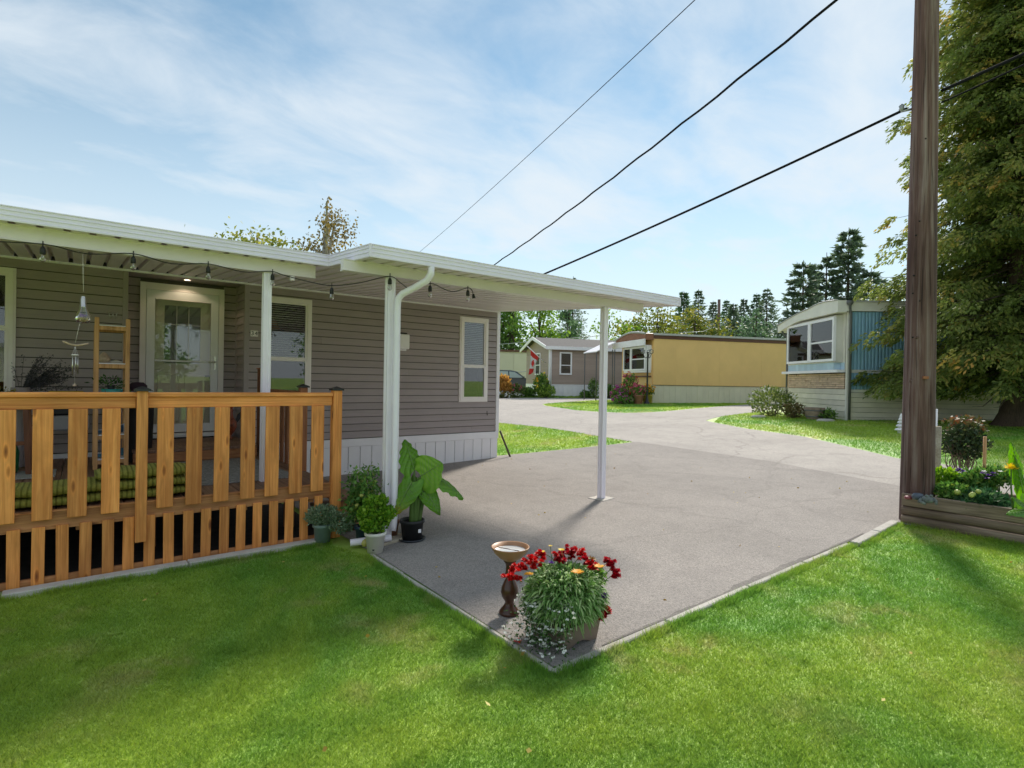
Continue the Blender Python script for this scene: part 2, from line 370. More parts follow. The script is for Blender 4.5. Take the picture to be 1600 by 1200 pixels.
def sheet(name, poly, dz, mat):
    bm = bmesh.new(); bm.faces.new([bm.verts.new((x, y, 0)) for x, y in poly])
    lo, hi = min(p[0] for p in poly), max(p[0] for p in poly)
    for x in XB:
        if lo < x < hi: bmesh.ops.bisect_plane(bm, geom=bm.verts[:]+bm.edges[:]+bm.faces[:], plane_co=(x, 0, 0), plane_no=(1, 0, 0))
    bmesh.ops.triangulate(bm, faces=bm.faces[:])
    for v in bm.verts: v.co.z = float(H(v.co.x))+dz
    bm.normal_update()
    for f in bm.faces:
        if f.normal.z < 0: f.normal_flip()
    me = bpy.data.meshes.new(name); bm.to_mesh(me); bm.free(); me.materials.append(mat)
    return link(name, me)
ROAD = [(9.2, -30), (9.15, 2.8), (9.8, 5.05), (10.12, 8.4), (10.48, 10.6), (10.7, 12.2), (10.6, 14.2), (9.3, 18), (5, 23.5), (-12, 28), (-60, 34), (-60, 40), (-12, 34), (8, 30.8), (14, 28), (19.2, 25.7), (22.1, 24.1), (30, 20.6), (29.4, 19), (22, 20.9), (16.9, 19.4), (16.2, 18.4), (15.3, 15.6), (15.3, 14.4), (15.56, 13.3), (16.3, 12.8), (17.1, 12.68), (20.4, 13.1), (33, 15.6), (34, 13.0), (26, 12.3), (19.8, 10.5), (16.4, 10.1), (15.1, 9.75), (14.74, 9.3), (13.9, 7.8), (13.3, 6.0), (12.3, 4.6), (11.6, 3.64), (11.2, 1.5), (11.1, -30)]
DRIVE = [(2.12, 8.88), (2.12, 5.45), (2.14, 4.75), (2.10, 2.27), (7.12, 2.27), (7.12, 1.9), (9.2, 1.9), (9.2, 2.8), (9.85, 5.05), (10.17, 8.35), (6.62, 9.02), (6.56, 8.88)]
tag(sheet('road', ROAD, .006, ROADM), None, None, None, 'structure')
tag(sheet('driveway', DRIVE, .012, ASPH), None, None, None, 'structure')
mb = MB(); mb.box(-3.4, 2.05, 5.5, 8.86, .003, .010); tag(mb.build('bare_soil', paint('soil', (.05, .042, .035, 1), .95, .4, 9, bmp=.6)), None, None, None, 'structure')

# concrete edging, laid piece by piece
edging = thing('kerb', None, None, (0, 0, 0)); edging['kind'] = 'structure'
def edge_line(pts, w, h, step):
    for (a, b) in zip(pts[:-1], pts[1:]):
        a = Vector(a); b = Vector(b); L = (b-a).length; n = max(1, round(L/step))
        for i in range(n):
            p = a.lerp(b, (i+.5)/n); ang = math.atan2((b-a).y, (b-a).x)
            z = float(H(p.x))
            jl = L/n-.006
            cbox('edging_slab', edging, (p.x+random.uniform(-.003, .003), p.y+random.uniform(-.004, .004), z+h/2-.03+random.uniform(-.003, .003)), (round(jl, 2), w, h+.06), CONC, .007, (0, -math.atan2(float(H(b.x)-H(a.x)), max(L, .1)), ang+random.uniform(-.006, .006)))
edge_line([(-3.4, 5.24), (-.41, 5.30), (1.9, 5.37)], .11, .045, 1.05)
edge_line([(2.10, 4.72), (2.075, 2.25)], .035, .022, .62)
edge_line([(2.06, 2.245), (4.1, 2.255), (5.9, 2.235)], .05, .022, .9)
edge_line([(5.93, 2.19), (7.1, 2.22)], .085, .04, .6)

# ------------------------------------------------------------------ grass
def inside(x, y, poly):
    c = np.zeros(len(x), bool); n = len(poly)
    for i in range(n):
        x0, y0 = poly[i]; x1, y1 = poly[(i+1) % n]
        if y0 == y1: continue
        k = ((y0 > y) != (y1 > y)) & (x < (x1-x0)*(y-y0)/(y1-y0)+x0); c ^= k
    return c
def blades(polys, holes, n, hgt, wid, dmax, pw):
    """root points inside polys, thinning with distance"""
    out = []
    for poly in polys:
        xs = [p[0] for p in poly]; yy = [p[1] for p in poly]; got = []; tot = 0; tries = 0
        while tot < n and tries < 60:
            tries += 1
            x = RNG.uniform(min(xs), max(xs), 400000); y = RNG.uniform(min(yy), max(yy), 400000)
            px, py, D = see(np.stack([x, y, H(x)], 1))
            k = (D > 1.2) & (D < dmax) & (px > -90) & (px < 1690) & (py < 1290)
            k &= RNG.uniform(size=len(x)) < np.minimum(1, (2.6/np.maximum(D, .5))**pw)
            x, y = x[k], y[k]; k = inside(x, y, poly)
            for h in holes: k &= ~inside(x, y, h)
            got.append(np.stack([x[k], y[k]], 1)); tot += k.sum()
        g = np.concatenate(got)[:n]; out.append(g)
    P = np.concatenate(out); N = len(P); x, y = P[:, 0], P[:, 1]; z = H(x)
    D = see(np.stack([x, y, z], 1))[2]
    clump = .5+.5*np.sin(x*9.1+np.sin(y*7.3)*1.7)*np.sin(y*8.3+np.sin(x*6.1)*1.9)
    hh = hgt*RNG.uniform(.55, 1.15, N)*(.8+.4*clump); ww = wid*RNG.uniform(.7, 1.3, N)*np.maximum(1, (D/3.0))**.7
    a = RNG.uniform(0, 2*np.pi, N); b = RNG.uniform(0, 2*np.pi, N); ln = hh*RNG.uniform(.3, 1.5, N)
    base = np.stack([x, y, z-.003], 1)
    s = np.stack([np.cos(a)*ww/2, np.sin(a)*ww/2, np.zeros(N)], 1); lean = np.stack([np.cos(b)*ln, np.sin(b)*ln, hh], 1)
    V = np.stack([base-s, base+s, base+lean], 1)
    return V, np.repeat(np.clip(RNG.uniform(0, .93, N)+(RNG.uniform(size=N) > .965)*.3, 0, 1), 3)
LAWN = [(-6, 5.18), (-.41, 5.235), (1.9, 5.31), (2.05, 4.80), (2.082, 4.7), (2.058, 2.22), (5.9, 2.21), (5.93, 2.15), (7.1, 2.175), (7.15, 1.6), (7.36, -6), (-6, -6)]
V, t = blades([LAWN], [], 400000, .026, .0044, 12, 1.55)
tag(fastmesh('lawn_grass', V, np.arange(len(V)*3).reshape(-1, 3), GRASS, None, t), 'short green mown lawn in the foreground with drier yellowish patches', 'grass', None, 'stuff')
def far_lawn(poly, label, n, hgt, wid):
    V, t = blades([poly], [ROAD], n, hgt, wid, 60, .6)
    tag(fastmesh('lawn_grass', V, np.arange(len(V)*3).reshape(-1, 3), GRASS, None, t), label, 'grass', None, 'stuff')
far_lawn([(6.60, 9.05), (10.1, 8.44), (10.44, 10.6), (10.65, 12.2), (10.55, 14.2), (9.2, 18), (5, 23), (5, 13), (6.6, 13)], 'bright green wedge of lawn at the far corner of the taupe home', 45000, .05, .006)
far_lawn([(16.9, 19.3), (16.2, 18.3), (15.35, 15.6), (15.35, 14.4), (15.6, 13.35), (16.3, 12.86), (17.1, 12.74), (20.4, 13.16), (33, 15.7), (21.7, 16.9), (22.8, 20.6)], 'tapering strip of lawn in front of the mustard yellow trailer', 30000, .05, .005)
far_lawn([(14.74, 9.25), (13.95, 7.8), (13.35, 6.0), (12.35, 4.6), (11.65, 3.6), (11.25, 1.5), (11.2, -4), (26, -6), (26, 2), (17.9, 6.9), (19.8, 10.4), (16.4, 10.05)], 'sloping lawn in front of the blue trailer', 55000, .05, .005)
far_lawn([(17.2, 27.2), (22.3, 24.6), (30.5, 21.1), (31, 22.3), (22.6, 25.6), (14, 29.5)], 'narrow strip of grass along the front of the distant taupe house', 9000, .12, .01)

# longer tufts left by the mower along the edging, and a few fallen leaves
def strip(a, b, n, w):
    t = RNG.uniform(0, 1, n); a = np.array(a); b = np.array(b); d = (b-a)/np.linalg.norm(b-a); nn = np.array((d[1], -d[0])); p = a+(b-a)*t[:, None]+nn*(RNG.uniform(0, 1, n)**1.7*w)[:, None]; keep = np.sin(t*63)+np.sin(t*27+1)+RNG.normal(size=n)*.8 > -.6; return p[keep]
E_ = np.concatenate([strip((2.06, 4.7), (2.04, 2.24), 5200, .06), strip((2.05, 2.225), (5.9, 2.215), 8000, .06), strip((-1.6, 5.21), (1.95, 5.30), 8000, .05), strip((5.93, 2.15), (7.1, 2.18), 1800, .05), strip((7.12, 2.1), (7.15, -.8), 4500, .06)])
N = len(E_); a = RNG.uniform(0, 6.28, N); hh = RNG.uniform(.025, .065, N); ww = RNG.uniform(.003, .006, N); bx = np.stack([E_[:, 0], E_[:, 1], H(E_[:, 0])-.002], 1); b = RNG.uniform(0, 6.28, N); ln = hh*RNG.uniform(.1, .9, N)
V = np.stack([bx-np.stack([np.cos(a)*ww/2, np.sin(a)*ww/2, 0*a], 1), bx+np.stack([np.cos(a)*ww/2, np.sin(a)*ww/2, 0*a], 1), bx+np.stack([np.cos(b)*ln, np.sin(b)*ln, hh], 1)], 1)
tag(fastmesh('edge_grass', V, np.arange(N*3).reshape(-1, 3), GRASS, None, np.repeat(RNG.uniform(.1, .95, N), 3)), 'longer ragged grass left along the concrete edging', 'grass', None, 'stuff')
LEAFD = leafmat('fallen_leaf', [(0, (.30, .17, .04, 1)), (.6, (.50, .34, .06, 1)), (1, (.62, .52, .16, 1))], .2)
q = np.stack([RNG.uniform(-.5, 6.8, 60), RNG.uniform(-.5, 5.1, 60)], 1); k = inside(q[:, 0], q[:, 1], LAWN); q = q[k]; tag(leaves('fallen_leaves', np.stack([q[:, 0], q[:, 1], H(q[:, 0])+.03], 1), .035, .022, LEAFD, None, axis=np.stack([np.cos(q[:, 0]*9), np.sin(q[:, 1]*9), 0*q[:, 0]], 1), spread=.3), 'small yellow leaves fallen on the lawn', 'leaves', None, 'stuff')
q = np.stack([RNG.uniform(2.3, 9, 46), RNG.uniform(2.4, 8.5, 46)], 1); tag(leaves('fallen_leaves', np.stack([q[:, 0], q[:, 1], H(q[:, 0])+.018], 1), .030, .02, LEAFD, None, axis=np.stack([np.cos(q[:, 0]*9), np.sin(q[:, 1]*9), 0*q[:, 0]], 1), spread=.2), 'scattered dry leaves and grit on the driveway', 'leaves', None, 'stuff')
# crumbled darker margin of the asphalt along the right hand edging
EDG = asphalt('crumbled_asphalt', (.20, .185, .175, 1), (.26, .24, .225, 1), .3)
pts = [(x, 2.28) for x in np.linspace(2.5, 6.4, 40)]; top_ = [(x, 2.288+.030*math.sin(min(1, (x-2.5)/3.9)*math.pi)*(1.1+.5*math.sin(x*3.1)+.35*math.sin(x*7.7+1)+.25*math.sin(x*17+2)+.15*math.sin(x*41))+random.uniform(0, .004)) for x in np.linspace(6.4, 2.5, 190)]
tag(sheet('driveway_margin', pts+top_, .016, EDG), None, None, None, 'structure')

# coarser tufts and plantain-like weeds here and there in the lawn
tp = np.stack([RNG.uniform(-.6, 7.0, 260), RNG.uniform(-.8, 5.0, 260)], 1); tp = tp[inside(tp[:, 0], tp[:, 1], LAWN)][:150]
q = np.repeat(tp, 46, 0)+RNG.normal(size=(len(tp)*46, 2))*np.repeat(RNG.uniform(.012, .05, len(tp)), 46)[:, None]; q = q[inside(q[:, 0], q[:, 1], LAWN)]; N = len(q)
a = RNG.uniform(0, 6.28, N); b = RNG.uniform(0, 6.28, N); hh = RNG.uniform(.02, .055, N); ww = RNG.uniform(.003, .008, N); ln = hh*RNG.uniform(.3, 1.6, N); bx = np.stack([q[:, 0], q[:, 1], H(q[:, 0])-.002], 1); sv = np.stack([np.cos(a)*ww/2, np.sin(a)*ww/2, 0*a], 1)
V = np.stack([bx-sv, bx+sv, bx+np.stack([np.cos(b)*ln, np.sin(b)*ln, hh], 1)], 1)
tag(fastmesh('lawn_weeds', V, np.arange(N*3).reshape(-1, 3), GRASS, None, np.repeat(RNG.uniform(0, .7, N), 3)), 'coarser tufts and weeds scattered through the foreground lawn', 'grass', None, 'stuff')
# ------------------------------------------------------------------ taupe mobile home
WY, RY = 8.881, 9.405          # front wall plane, back of the porch recess
home = thing('mobile_home', 'taupe sided mobile home with white skirting beside the carport', 'house', (2.0, 9.2, 0))
COURSE = .1175; Z0 = .609; NC = 20
_SB = {}
def siding_run(u0, u1, plane, z0, z1, along='x', sign=-1):
    """one lapped board; along x on plane y, or along y on plane x; sign = side the board faces"""
    L = round(u1-u0, 3); h = round(z1-z0, 3)
    if L < .02 or h < .01: return
    key = (L, h, along, sign); me = _SB.get(key)
    if me is None:
        t = .022*min(1, h/COURSE)
        g_ = .012 if h > .06 else .001; prof = [(0, g_), (sign*t, g_), (sign*t, g_+.012), (sign*(t*.66), h*.47), (sign*(t*.5), h*.51), (sign*.005, h), (0, h)]
        mb = MB()
        if along == 'x': mb.prism([(-L/2, a, b) for a, b in prof], (L, 0, 0))
        else: mb.prism([(a, -L/2, b) for a, b in prof], (0, L, 0))
        me = bpy.data.meshes.new('siding_board'); me.from_pydata(mb.v, [], mb.f)
        bm = bmesh.new(); bm.from_mesh(me); bmesh.ops.recalc_face_normals(bm, faces=bm.faces[:]); bm.to_mesh(me); bm.free()
        me.materials.append(SIDING); _SB[key] = me
    c = ((u0+u1)/2, plane, z0) if along == 'x' else (plane, (u0+u1)/2, z0)
    link('siding_board', me, home, Vector(c)-org(home))
def siding_wall(u0, u1, plane, holes=(), along='x', sign=-1, zt=2.96, joints=()):
    for k in range(NC+1):
        a, b = Z0+k*COURSE, min(Z0+(k+1)*COURSE, zt)
        if b-a < .02: continue
        cuts = [(u0, u1)]
        for (h0, h1, hz0, hz1) in holes:
            if hz1 <= a or hz0 >= b: continue
            new = []
            for (s, e) in cuts:
                if h1 <= s or h0 >= e: new.append((s, e)); continue
                if h0 > s and h0 < e: new.append((s, h0))
                if h1 > s and h1 < e: new.append((h1, e))
            cuts = new
            if hz0 > a: siding_run(h0, h1, plane, a, hz0, along, sign)
            if hz1 < b: siding_run(h0, h1, plane, hz1, b, along, sign)
        for (s, e) in cuts:
            j = [q for kk, q in joints if kk == k and s+.1 < q < e-.1]
            if j: siding_run(s, j[0]-.0015, plane, a, b, along, sign); siding_run(j[0]+.0015, e, plane+.002, a, b, along, sign)
            else: siding_run(s, e, plane, a, b, along, sign)
LAPSHADOW = paint('lap_shadow_backing', (.10, .085, .075, 1), .8)  # dark backing colour shows in the gaps as the shadow line under each lap
def backing(name, u0, u1, y0, y1, holes, along='x', z0=.1, z1=3.0):
    us = sorted({u0, u1}|{h[0] for h in holes}|{h[1] for h in holes}); mb = MB()
    for a, b in zip(us[:-1], us[1:]):
        hh = [h for h in holes if h[0] <= a and h[1] >= b]
        segs = [(z0, z1)] if not hh else [(z0, hh[0][2]), (hh[0][3], z1)]
        for s, e in segs:
            if along == 'x': mb.box(a, b, y0, y1, s, e)
            else: mb.box(y0, y1, a, b, s, e)
    return mb.build(name, LAPSHADOW, home)
W0 = (-1.86, -.61, 1.24, 2.82); W2 = (2.215, 2.87, 1.22, 2.80); W3 = (5.668, 6.275, 1.22, 2.785)
def shrink(w, d=.02): return (w[0]+d, w[1]-d, w[2]+d, w[3]-d)
XL, XR, YB = -4.2, 6.568, 13.0
backing('wall', XL, .51, WY+.001, WY+.10, [shrink(W0)]); backing('wall', 1.934, XR-.002, WY+.001, WY+.10, [shrink(W2), shrink(W3)])
DO = (.754, 1.664, .784, 2.814)
backing('wall', .52, 1.93, RY+.001, RY+.10, [(DO[0]-.02, DO[1]+.02, .60, DO[3]+.02)])
mb = MB(); mb.box(.41, .509, WY+.102, RY+.10, .1, 3.0); mb.build('wall', TRIMT, home)
mb = MB(); mb.box(1.935, 2.03, WY+.102, RY+.10, .1, 3.0); mb.build('wall', TRIMT, home)
mb = MB(); mb.box(XR-.10, XR-.001, WY+.102, YB, .1, 3.0); mb.build('wall', TRIMT, home)
mb = MB(); mb.box(XL, XL+.1, WY+.102, YB, .1, 3.0); mb.build('wall', TRIMT, home)
mb = MB(); mb.box(XL+.101, XR-.101, YB-.1, YB, .1, 3.0); mb.build('wall', TRIMT, home)
mb = MB(); mb.box(XL+.11, XR-.11, RY+.2, YB-.11, .62, .68); mb.build('floor', DARK, home)
siding_wall(XL, .452, WY, [shrink(W0)], joints=[(4, -2.1), (9, -2.9), (14, -1.95)])
siding_wall(1.985, XR-.055, WY, [shrink(W2), shrink(W3)], joints=[(0, 5.95), (2, 5.3), (3, 6.0), (1, 4.1), (6, 3.3), (9, 4.6), (13, 3.05), (16, 3.35), (18, 2.6)])
siding_wall(.53, .68, RY); siding_wall(1.74, 1.912, RY)
siding_wall(WY+.055, RY-.02, 1.934, along='y', sign=-1)
siding_wall(WY+.055, YB, XR, along='y', sign=1)
# corner posts and trims
ext('corner_trim', home, .452, .512, WY-.022, WY+.06, .60, 2.97, TRIMT, .003)
ext('corner_trim', home, 1.918, 1.985, WY-.022, WY+.055, .60, 2.97, TRIMT, .003)
ext('corner_trim', home, 1.905, 1.934, RY-.03, RY, .60, 2.97, TRIMT, .003)
ext('corner_trim', home, .512, .53, RY-.03, RY, .60, 2.97, TRIMT, .003)
ext('corner_trim', home, XR-.055, XR+.02, WY-.022, WY+.055, .60, 2.97, VINYL, .003)
ext('ledger_trim', home, XL, XR+.01, WY-.03, WY+.0, 2.955, 2.985, VINYL, .003)
# recess ceiling of narrow planks with a lit pot light
for k in range(6): ext('ceiling_plank', home, .515, 1.93, WY-.02+k*.0905, WY+.067+k*.0905, 2.975, 2.99, SIDING, .003)
mb = MB(); mb.lathe([(.055, 0), (.055, -.006), (.042, -.007), (.040, -.001)], 20, (1.22, 9.16, 2.974)); pl = mb.build('pot_light', VINYL, home)
m_, n_, l_, b_ = newmat('lamp_glow'); b_.inputs['Base Color'].default_value = (.9, .8, .6, 1); b_.inputs['Emission Color'].default_value = (1, .80, .52, 1); b_.inputs['Emission Strength'].default_value = 1.2
GLOW = m_
mb = MB(); mb.lathe([(.0001, -.002), (.040, -.002)], 20, (1.22, 9.16, 2.974)); mb.build('lamp_disc', GLOW, pl)
lp = bpy.data.lights.new('pot_light_lamp', 'SPOT'); lp.energy = .3; lp.color = (1, .78, .52); lp.spot_size = math.radians(130); lp.shadow_soft_size = .04
lo = bpy.data.objects.new('pot_light_lamp', lp); COL.objects.link(lo); lo.location = (1.22, 9.16, 2.955); lo.parent = None
# skirting
ext('skirt_band', home, XL, XR+.012, WY-.030, WY+.004, .478, .607, VINYL, .006)
ext('skirt_band', home, XR-.004, XR+.022, WY+.006, YB, .478, .607, VINYL, .006)
x = -1.0
while x < XR-.01:
    w = min(.205, XR-x); zb = float(H(x))-.02
    cbox('skirt_panel', home, (x+w/2, WY-.008, (.478+zb)/2), (round(w-.007, 3), .014, round(.478-zb, 2)), VINYL, .004)
    x += .2055
mb = MB(); mb.box(-1.0, XR-.003, WY+.001, WY+.008, -.02, .478); mb.build('skirt_backing', VINYL, home)
y = WY+.02
while y < YB: cbox('skirt_panel', home, (XR+.008, y+.1, .28), (.014, .198, .42), VINYL, .004); y += .2055
# low gable roof
mb = MB(); ym = (WY+YB)/2
for s, e in ((WY-.03, ym), (YB+.1, ym)): mb.add([(XL-.1, s, 3.0), (XR+.04, s, 3.0), (XR+.04, e, 3.55), (XL-.1, e, 3.55), (XL-.1, s, 3.06), (XR+.04, s, 3.06), (XR+.04, e, 3.61), (XL-.1, e, 3.61)], [(0, 1, 2, 3), (4, 5, 6, 7), (0, 1, 5, 4), (1, 2, 6, 5), (0, 3, 7, 4)])
mb.build('roof', ROOFSH, home)
for xx in (XR-.05, XL+.0): mb = MB(); mb.prism([(xx, WY+.01, 2.99), (xx, YB-.01, 2.99), (xx, ym, 3.54)], (.04, 0, 0)); mb.build('gable_end', SIDING, home)
mb = MB(); mb.tube([(6.44, 9.36, 3.0), (6.44, 9.36, 3.26)], .03, 8); mb.build('service_mast', STEEL, home)

def window(w, y, split=.42, blinds=(1, 0)):
    x0, x1, z0, z1 = w; fw = .045
    root = MB(); 
    root.box(x0, x0+fw, y-.04, y+.05, z0, z1); root.box(x1-fw, x1, y-.04, y+.05, z0, z1)
    root.box(x0+fw, x1-fw, y-.04, y+.05, z1-fw, z1); root.box(x0+fw, x1-fw, y-.04, y+.05, z0, z0+fw)
    wo = root.build('window', TRIMW, home)
    # J-trim lip round the frame
    mb = MB(); t = .022
    mb.box(x0-t, x0+.001, y-.028, y+.01, z0-t, z1+t); mb.box(x1-.001, x1+t, y-.028, y+.01, z0-t, z1+t); mb.box(x0+.002, x1-.002, y-.028, y+.01, z1-.001, z1+t); mb.box(x0+.002, x1-.002, y-.028, y+.01, z0-t, z0+.001)
    mb.build('frame_trim', TRIMW, wo)
    zm = z0+(z1-z0)*split; ax0, ax1 = x0+fw, x1-fw
    for (s, e, off) in ((zm, z1-fw, .0), (z0+fw, zm, -.016)):
        mb = MB(); q = .03
        mb.box(ax0, ax0+q, y-.028+off, y+.008+off, s, e); mb.box(ax1-q, ax1, y-.028+off, y+.008+off, s, e)
        mb.box(ax0+q, ax1-q, y-.028+off, y+.008+off, e-q, e); mb.box(ax0+q, ax1-q, y-.028+off, y+.008+off, s, s+q)
        mb.build('sash', TRIMW, wo)
        mb = MB(); mb.box(ax0+q-.004, ax1-q+.004, y-.014+off, y-.009+off, s+q-.004, e-q+.004); mb.build('pane', GLASS, wo)
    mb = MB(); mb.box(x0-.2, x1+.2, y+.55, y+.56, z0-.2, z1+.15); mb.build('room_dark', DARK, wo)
    for k, (s, e) in enumerate(((zm+.03, z1-fw-.02), (z0+fw+.02, zm-.02))):
        if not blinds[k]: continue
        zz = e
        while zz > s:
            mb = MB(); a = .020; mb.quad((ax0+.01, y+.03, zz), (ax1-.01, y+.03, zz), (ax1-.01, y+.03+a, zz+.017), (ax0+.01, y+.03+a, zz+.017)); mb.build('blind_slat', BLIND, wo); zz -= .034
    return wo
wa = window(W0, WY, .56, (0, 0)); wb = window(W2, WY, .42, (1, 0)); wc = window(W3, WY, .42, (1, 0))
# a lampshade in the room behind the middle window, its faint glow only amber paint
mb = MB(); mb.lathe([(.16, 0), (.11, .12)], 18, (2.36, 9.25, 2.36)); mb.build('lamp_shade', paint('amber_shade', (.75, .36, .12, 1), .6), wb)

# door: casing, storm door with full glass, cream door behind it
dr = MB(); x0, x1, z0, z1 = DO
dr.box(.677, x0-.004, RY-.045, RY+.02, .70, z1+.1); dr.box(x1+.004, 1.742, RY-.045, RY+.02, .70, z1+.1); dr.box(x0-.003, x1+.003, RY-.045, RY+.02, z1+.004, z1+.1)
door = dr.build('door', TRIMW, home)
mb = MB(); y0, y1 = RY-.05, RY-.012; st = .10
mb.box(x0, x0+st, y0, y1, z0, z1); mb.box(x1-st, x1, y0, y1, z0, z1); mb.box(x0+st, x1-st, y0, y1, z1-.115, z1); mb.box(x0+st, x1-st, y0, y1, z0, z0+.12); mb.build('storm_frame', DOORW, door)
mb = MB(); mb.box(x0+st-.01, x1-st+.01, RY-.036, RY-.030, z0+.11, z1-.105); mb.build('storm_glass', DGLASS, door)
ext('middle_bar', door, x0+st, x1-st, RY-.05, RY-.024, 1.80, 1.825, DOORW, .003)
ext('bead', door, x0+st+.004, x1-st-.004, RY-.055, RY-.045, z1-.128, z1-.117, TRIMW, .002)
mb = MB(); fx0, fx1, fz0, fz1 = .98, 1.44, 1.78, 2.62
mb.box(x0+.02, fx0, RY+.05, RY+.09, .80, z1-.02); mb.box(fx1, x1-.02, RY+.05, RY+.09, .80, z1-.02); mb.box(fx0, fx1, RY+.05, RY+.09, .80, fz0); mb.box(fx0, fx1, RY+.05, RY+.09, fz1, z1-.02)
mb.build('inner_door', CREAM, door)
for a, b in ((.90, 1.17), (1.24, 1.51)):
    ext('inner_panel', door, a, b, RY+.036, RY+.052, .93, 1.62, CREAM, .012)
mb = MB(); mb.box(fx0, fx1, RY+.062, RY+.068, fz0, fz1); mb.build('door_pane', GLASS, door)
for k in (1, 2):
    q = fx0+(fx1-fx0)*k/3; ext('glazing_bar', door, q-.006, q+.006, RY+.050, RY+.061, fz0, fz1, TRIMW, .002)
ext('glazing_bar', door, fx0, fx1, RY+.046, RY+.049, 2.34, 2.352, TRIMW, .001)
mb = MB(); mb.box(fx0-.01, fx1+.01, RY+.095, RY+.10, fz0-.02, fz1+.02); mb.build('pane_glare_panel', BLIND, door)  # added pale panel, imitates the bright reflection in the door pane
mb = MB(); mb.box(1.612, 1.636, RY-.058, RY-.050, 1.70, 1.90); mb.tube([(1.625, RY-.06, 1.815), (1.625, RY-.095, 1.815), (1.53, RY-.10, 1.812)], .009, 8); mb.build('handle', CHROME, door)
mb = MB(); mb.tube([(1.585, RY+.04, 1.60), (1.585, RY+.0, 1.60), (1.50, RY-.004, 1.60)], .010, 8); mb.lathe([(.028, 0), (.028, .012), (0.001, .013)], 14, (1.585, RY+.03, 1.57)); mb.build('lever', BLACK, door)
ext('threshold', door, .68, 1.74, RY-.16, RY-.01, .715, .770, DOORW, .004)
# number plate and meter box on the wall
for ch, xx in (('3', 2.027), ('4', 2.079)):
    pz = cbox('number_tile', home, (xx, WY-.024, 2.243), (.050, .012, .088), TRIMW, .002)
    text_mesh('numeral', ch, .088, BLACK, home, (xx, WY-.031, 2.243), (math.pi/2, 0, 0), .001)
mx = cbox('meter_box', home, (4.45, WY-.06, 2.26), (.215, .10, .255), VINYL, .01)
cbox('box_lid', home, (4.45, WY-.115, 2.27), (.20, .012, .22), VINYL, .004)
cbox('box_cap', home, (4.45, WY-.06, 2.40), (.13, .08, .03), BLACK, .006)
cbox('box_outlet', home, (4.45, WY-.05, 2.115), (.13, .06, .03), VINYL, .006)
mb = MB(); mb.tube([(6.30, WY-.018, 1.018), (6.30, WY-.02, .965), (6.31, WY-.02, .935)], .006, 6); mb.build('siding_tear', DARK, home)

# ------------------------------------------------------------------ deck awning and carport roof
SLOPE = .0701
def zs(y): return 2.6807+SLOPE*(y-4.6917)
FPROF = [(0, 0), (.012, 0), (.014, .012), (.006, .017), (.006, .040), (.012, .044), (.012, .050), (.005, .055), (.005, .078), (.012, .082), (.012, .088), (.004, .093), (.004, .108), (.014, .112), (.014, .1185), (0, .1185)]
def fascia(parent, a, b, out):
    """ribbed aluminium fascia from a to b (points on its bottom edge), profile pushed along out"""
    a = Vector(a); d = Vector(b)-a; o = Vector(out); mb = MB(); n = len(FPROF)
    mb.prism([a+o*p+Vector((0, 0, q)) for p, q in FPROF], d)
    return mb.build('fascia', FASC, parent)
def pans(parent, x0, x1, ya, yb):
    p = .173; k = int(round((x1-x0)/(2*p))); w = (x1-x0)/k
    prof = [(0, .006), (.18, .006), (.20, .062), (.30, .062), (.32, .006), (.68, .006), (.70, .062), (.80, .062), (.82, .006), (1.0, .006)]
    for i in range(k):
        mb = MB(); xx = x0+i*w; top = [(xx+a*w, z) for a, z in prof]
        for (xa, za), (xb, zb) in zip(top[:-1], top[1:]):
            mb.add([(xa, ya, zs(ya)+za), (xb, ya, zs(ya)+zb), (xb, yb, zs(yb)+zb), (xa, yb, zs(yb)+za), (xa, ya, zs(ya)+za+.0015), (xb, ya, zs(ya)+zb+.0015), (xb, yb, zs(yb)+zb+.0015), (xa, yb, zs(yb)+za+.0015)], [(0, 3, 2, 1), (4, 5, 6, 7), (0, 1, 5, 4), (2, 3, 7, 6)])
        mb.build('roof_pan', CREAMAL, parent)
def beam(parent, x0, x1, y, z0, z1):
    w = .07; mb = MB()
    pr = [(-w/2-.012, z0), (w/2+.012, z0), (w/2+.012, z0+.008), (w/2, z0+.012), (w/2, z1-.012), (w/2+.008, z1-.008), (w/2+.008, z1), (-w/2-.008, z1), (-w/2-.008, z1-.008), (-w/2, z1-.012), (-w/2, z0+.012), (-w/2-.012, z0+.008)]
    mb.prism([(x0, y+a, b) for a, b in pr], (x1-x0, 0, 0)); return mb.build('beam', CREAMAL, parent)
def post(parent, x, y, z0, z1, w=.076):
    h = w/2; g = .008; c = .016
    pr = [(-h, -h), (-c, -h), (-c*.7, -h+g), (c*.7, -h+g), (c, -h), (h, -h), (h, -c), (h-g, -c*.7), (h-g, c*.7), (h, c), (h, h), (c, h), (c*.7, h-g), (-c*.7, h-g), (-c, h), (-h, h), (-h, c), (-h+g, c*.7), (-h+g, -c*.7), (-h, -c)]
    mb = MB(); mb.prism([(x+a, y+b, z0) for a, b in pr], (0, 0, z1-z0)); return mb.build('post', WHITE, parent)
YA, YC, XJ, X2 = 5.729, 4.6917, 2.039, 6.575
aw = thing('deck_awning', 'white aluminium awning roof with ribbed fascia over the wooden deck', 'awning', (1.485, 5.92, .55))
fascia(aw, (-4.4, YA, zs(YA)), (XJ, YA, zs(YA)), (0, -1, 0)); pans(aw, -4.4, XJ-.004, YA+.004, WY-.032)
beam(aw, -4.4, 1.955, 5.93, 2.642, zs(5.93)+.002)
post(aw, 1.485, 5.93, .555, 2.641); post(aw, -2.6, 5.93, .555, 2.641)
cbox('bracket', aw, (1.72, 5.90, 2.615), (.045, .03, .05), CREAMAL, .003)
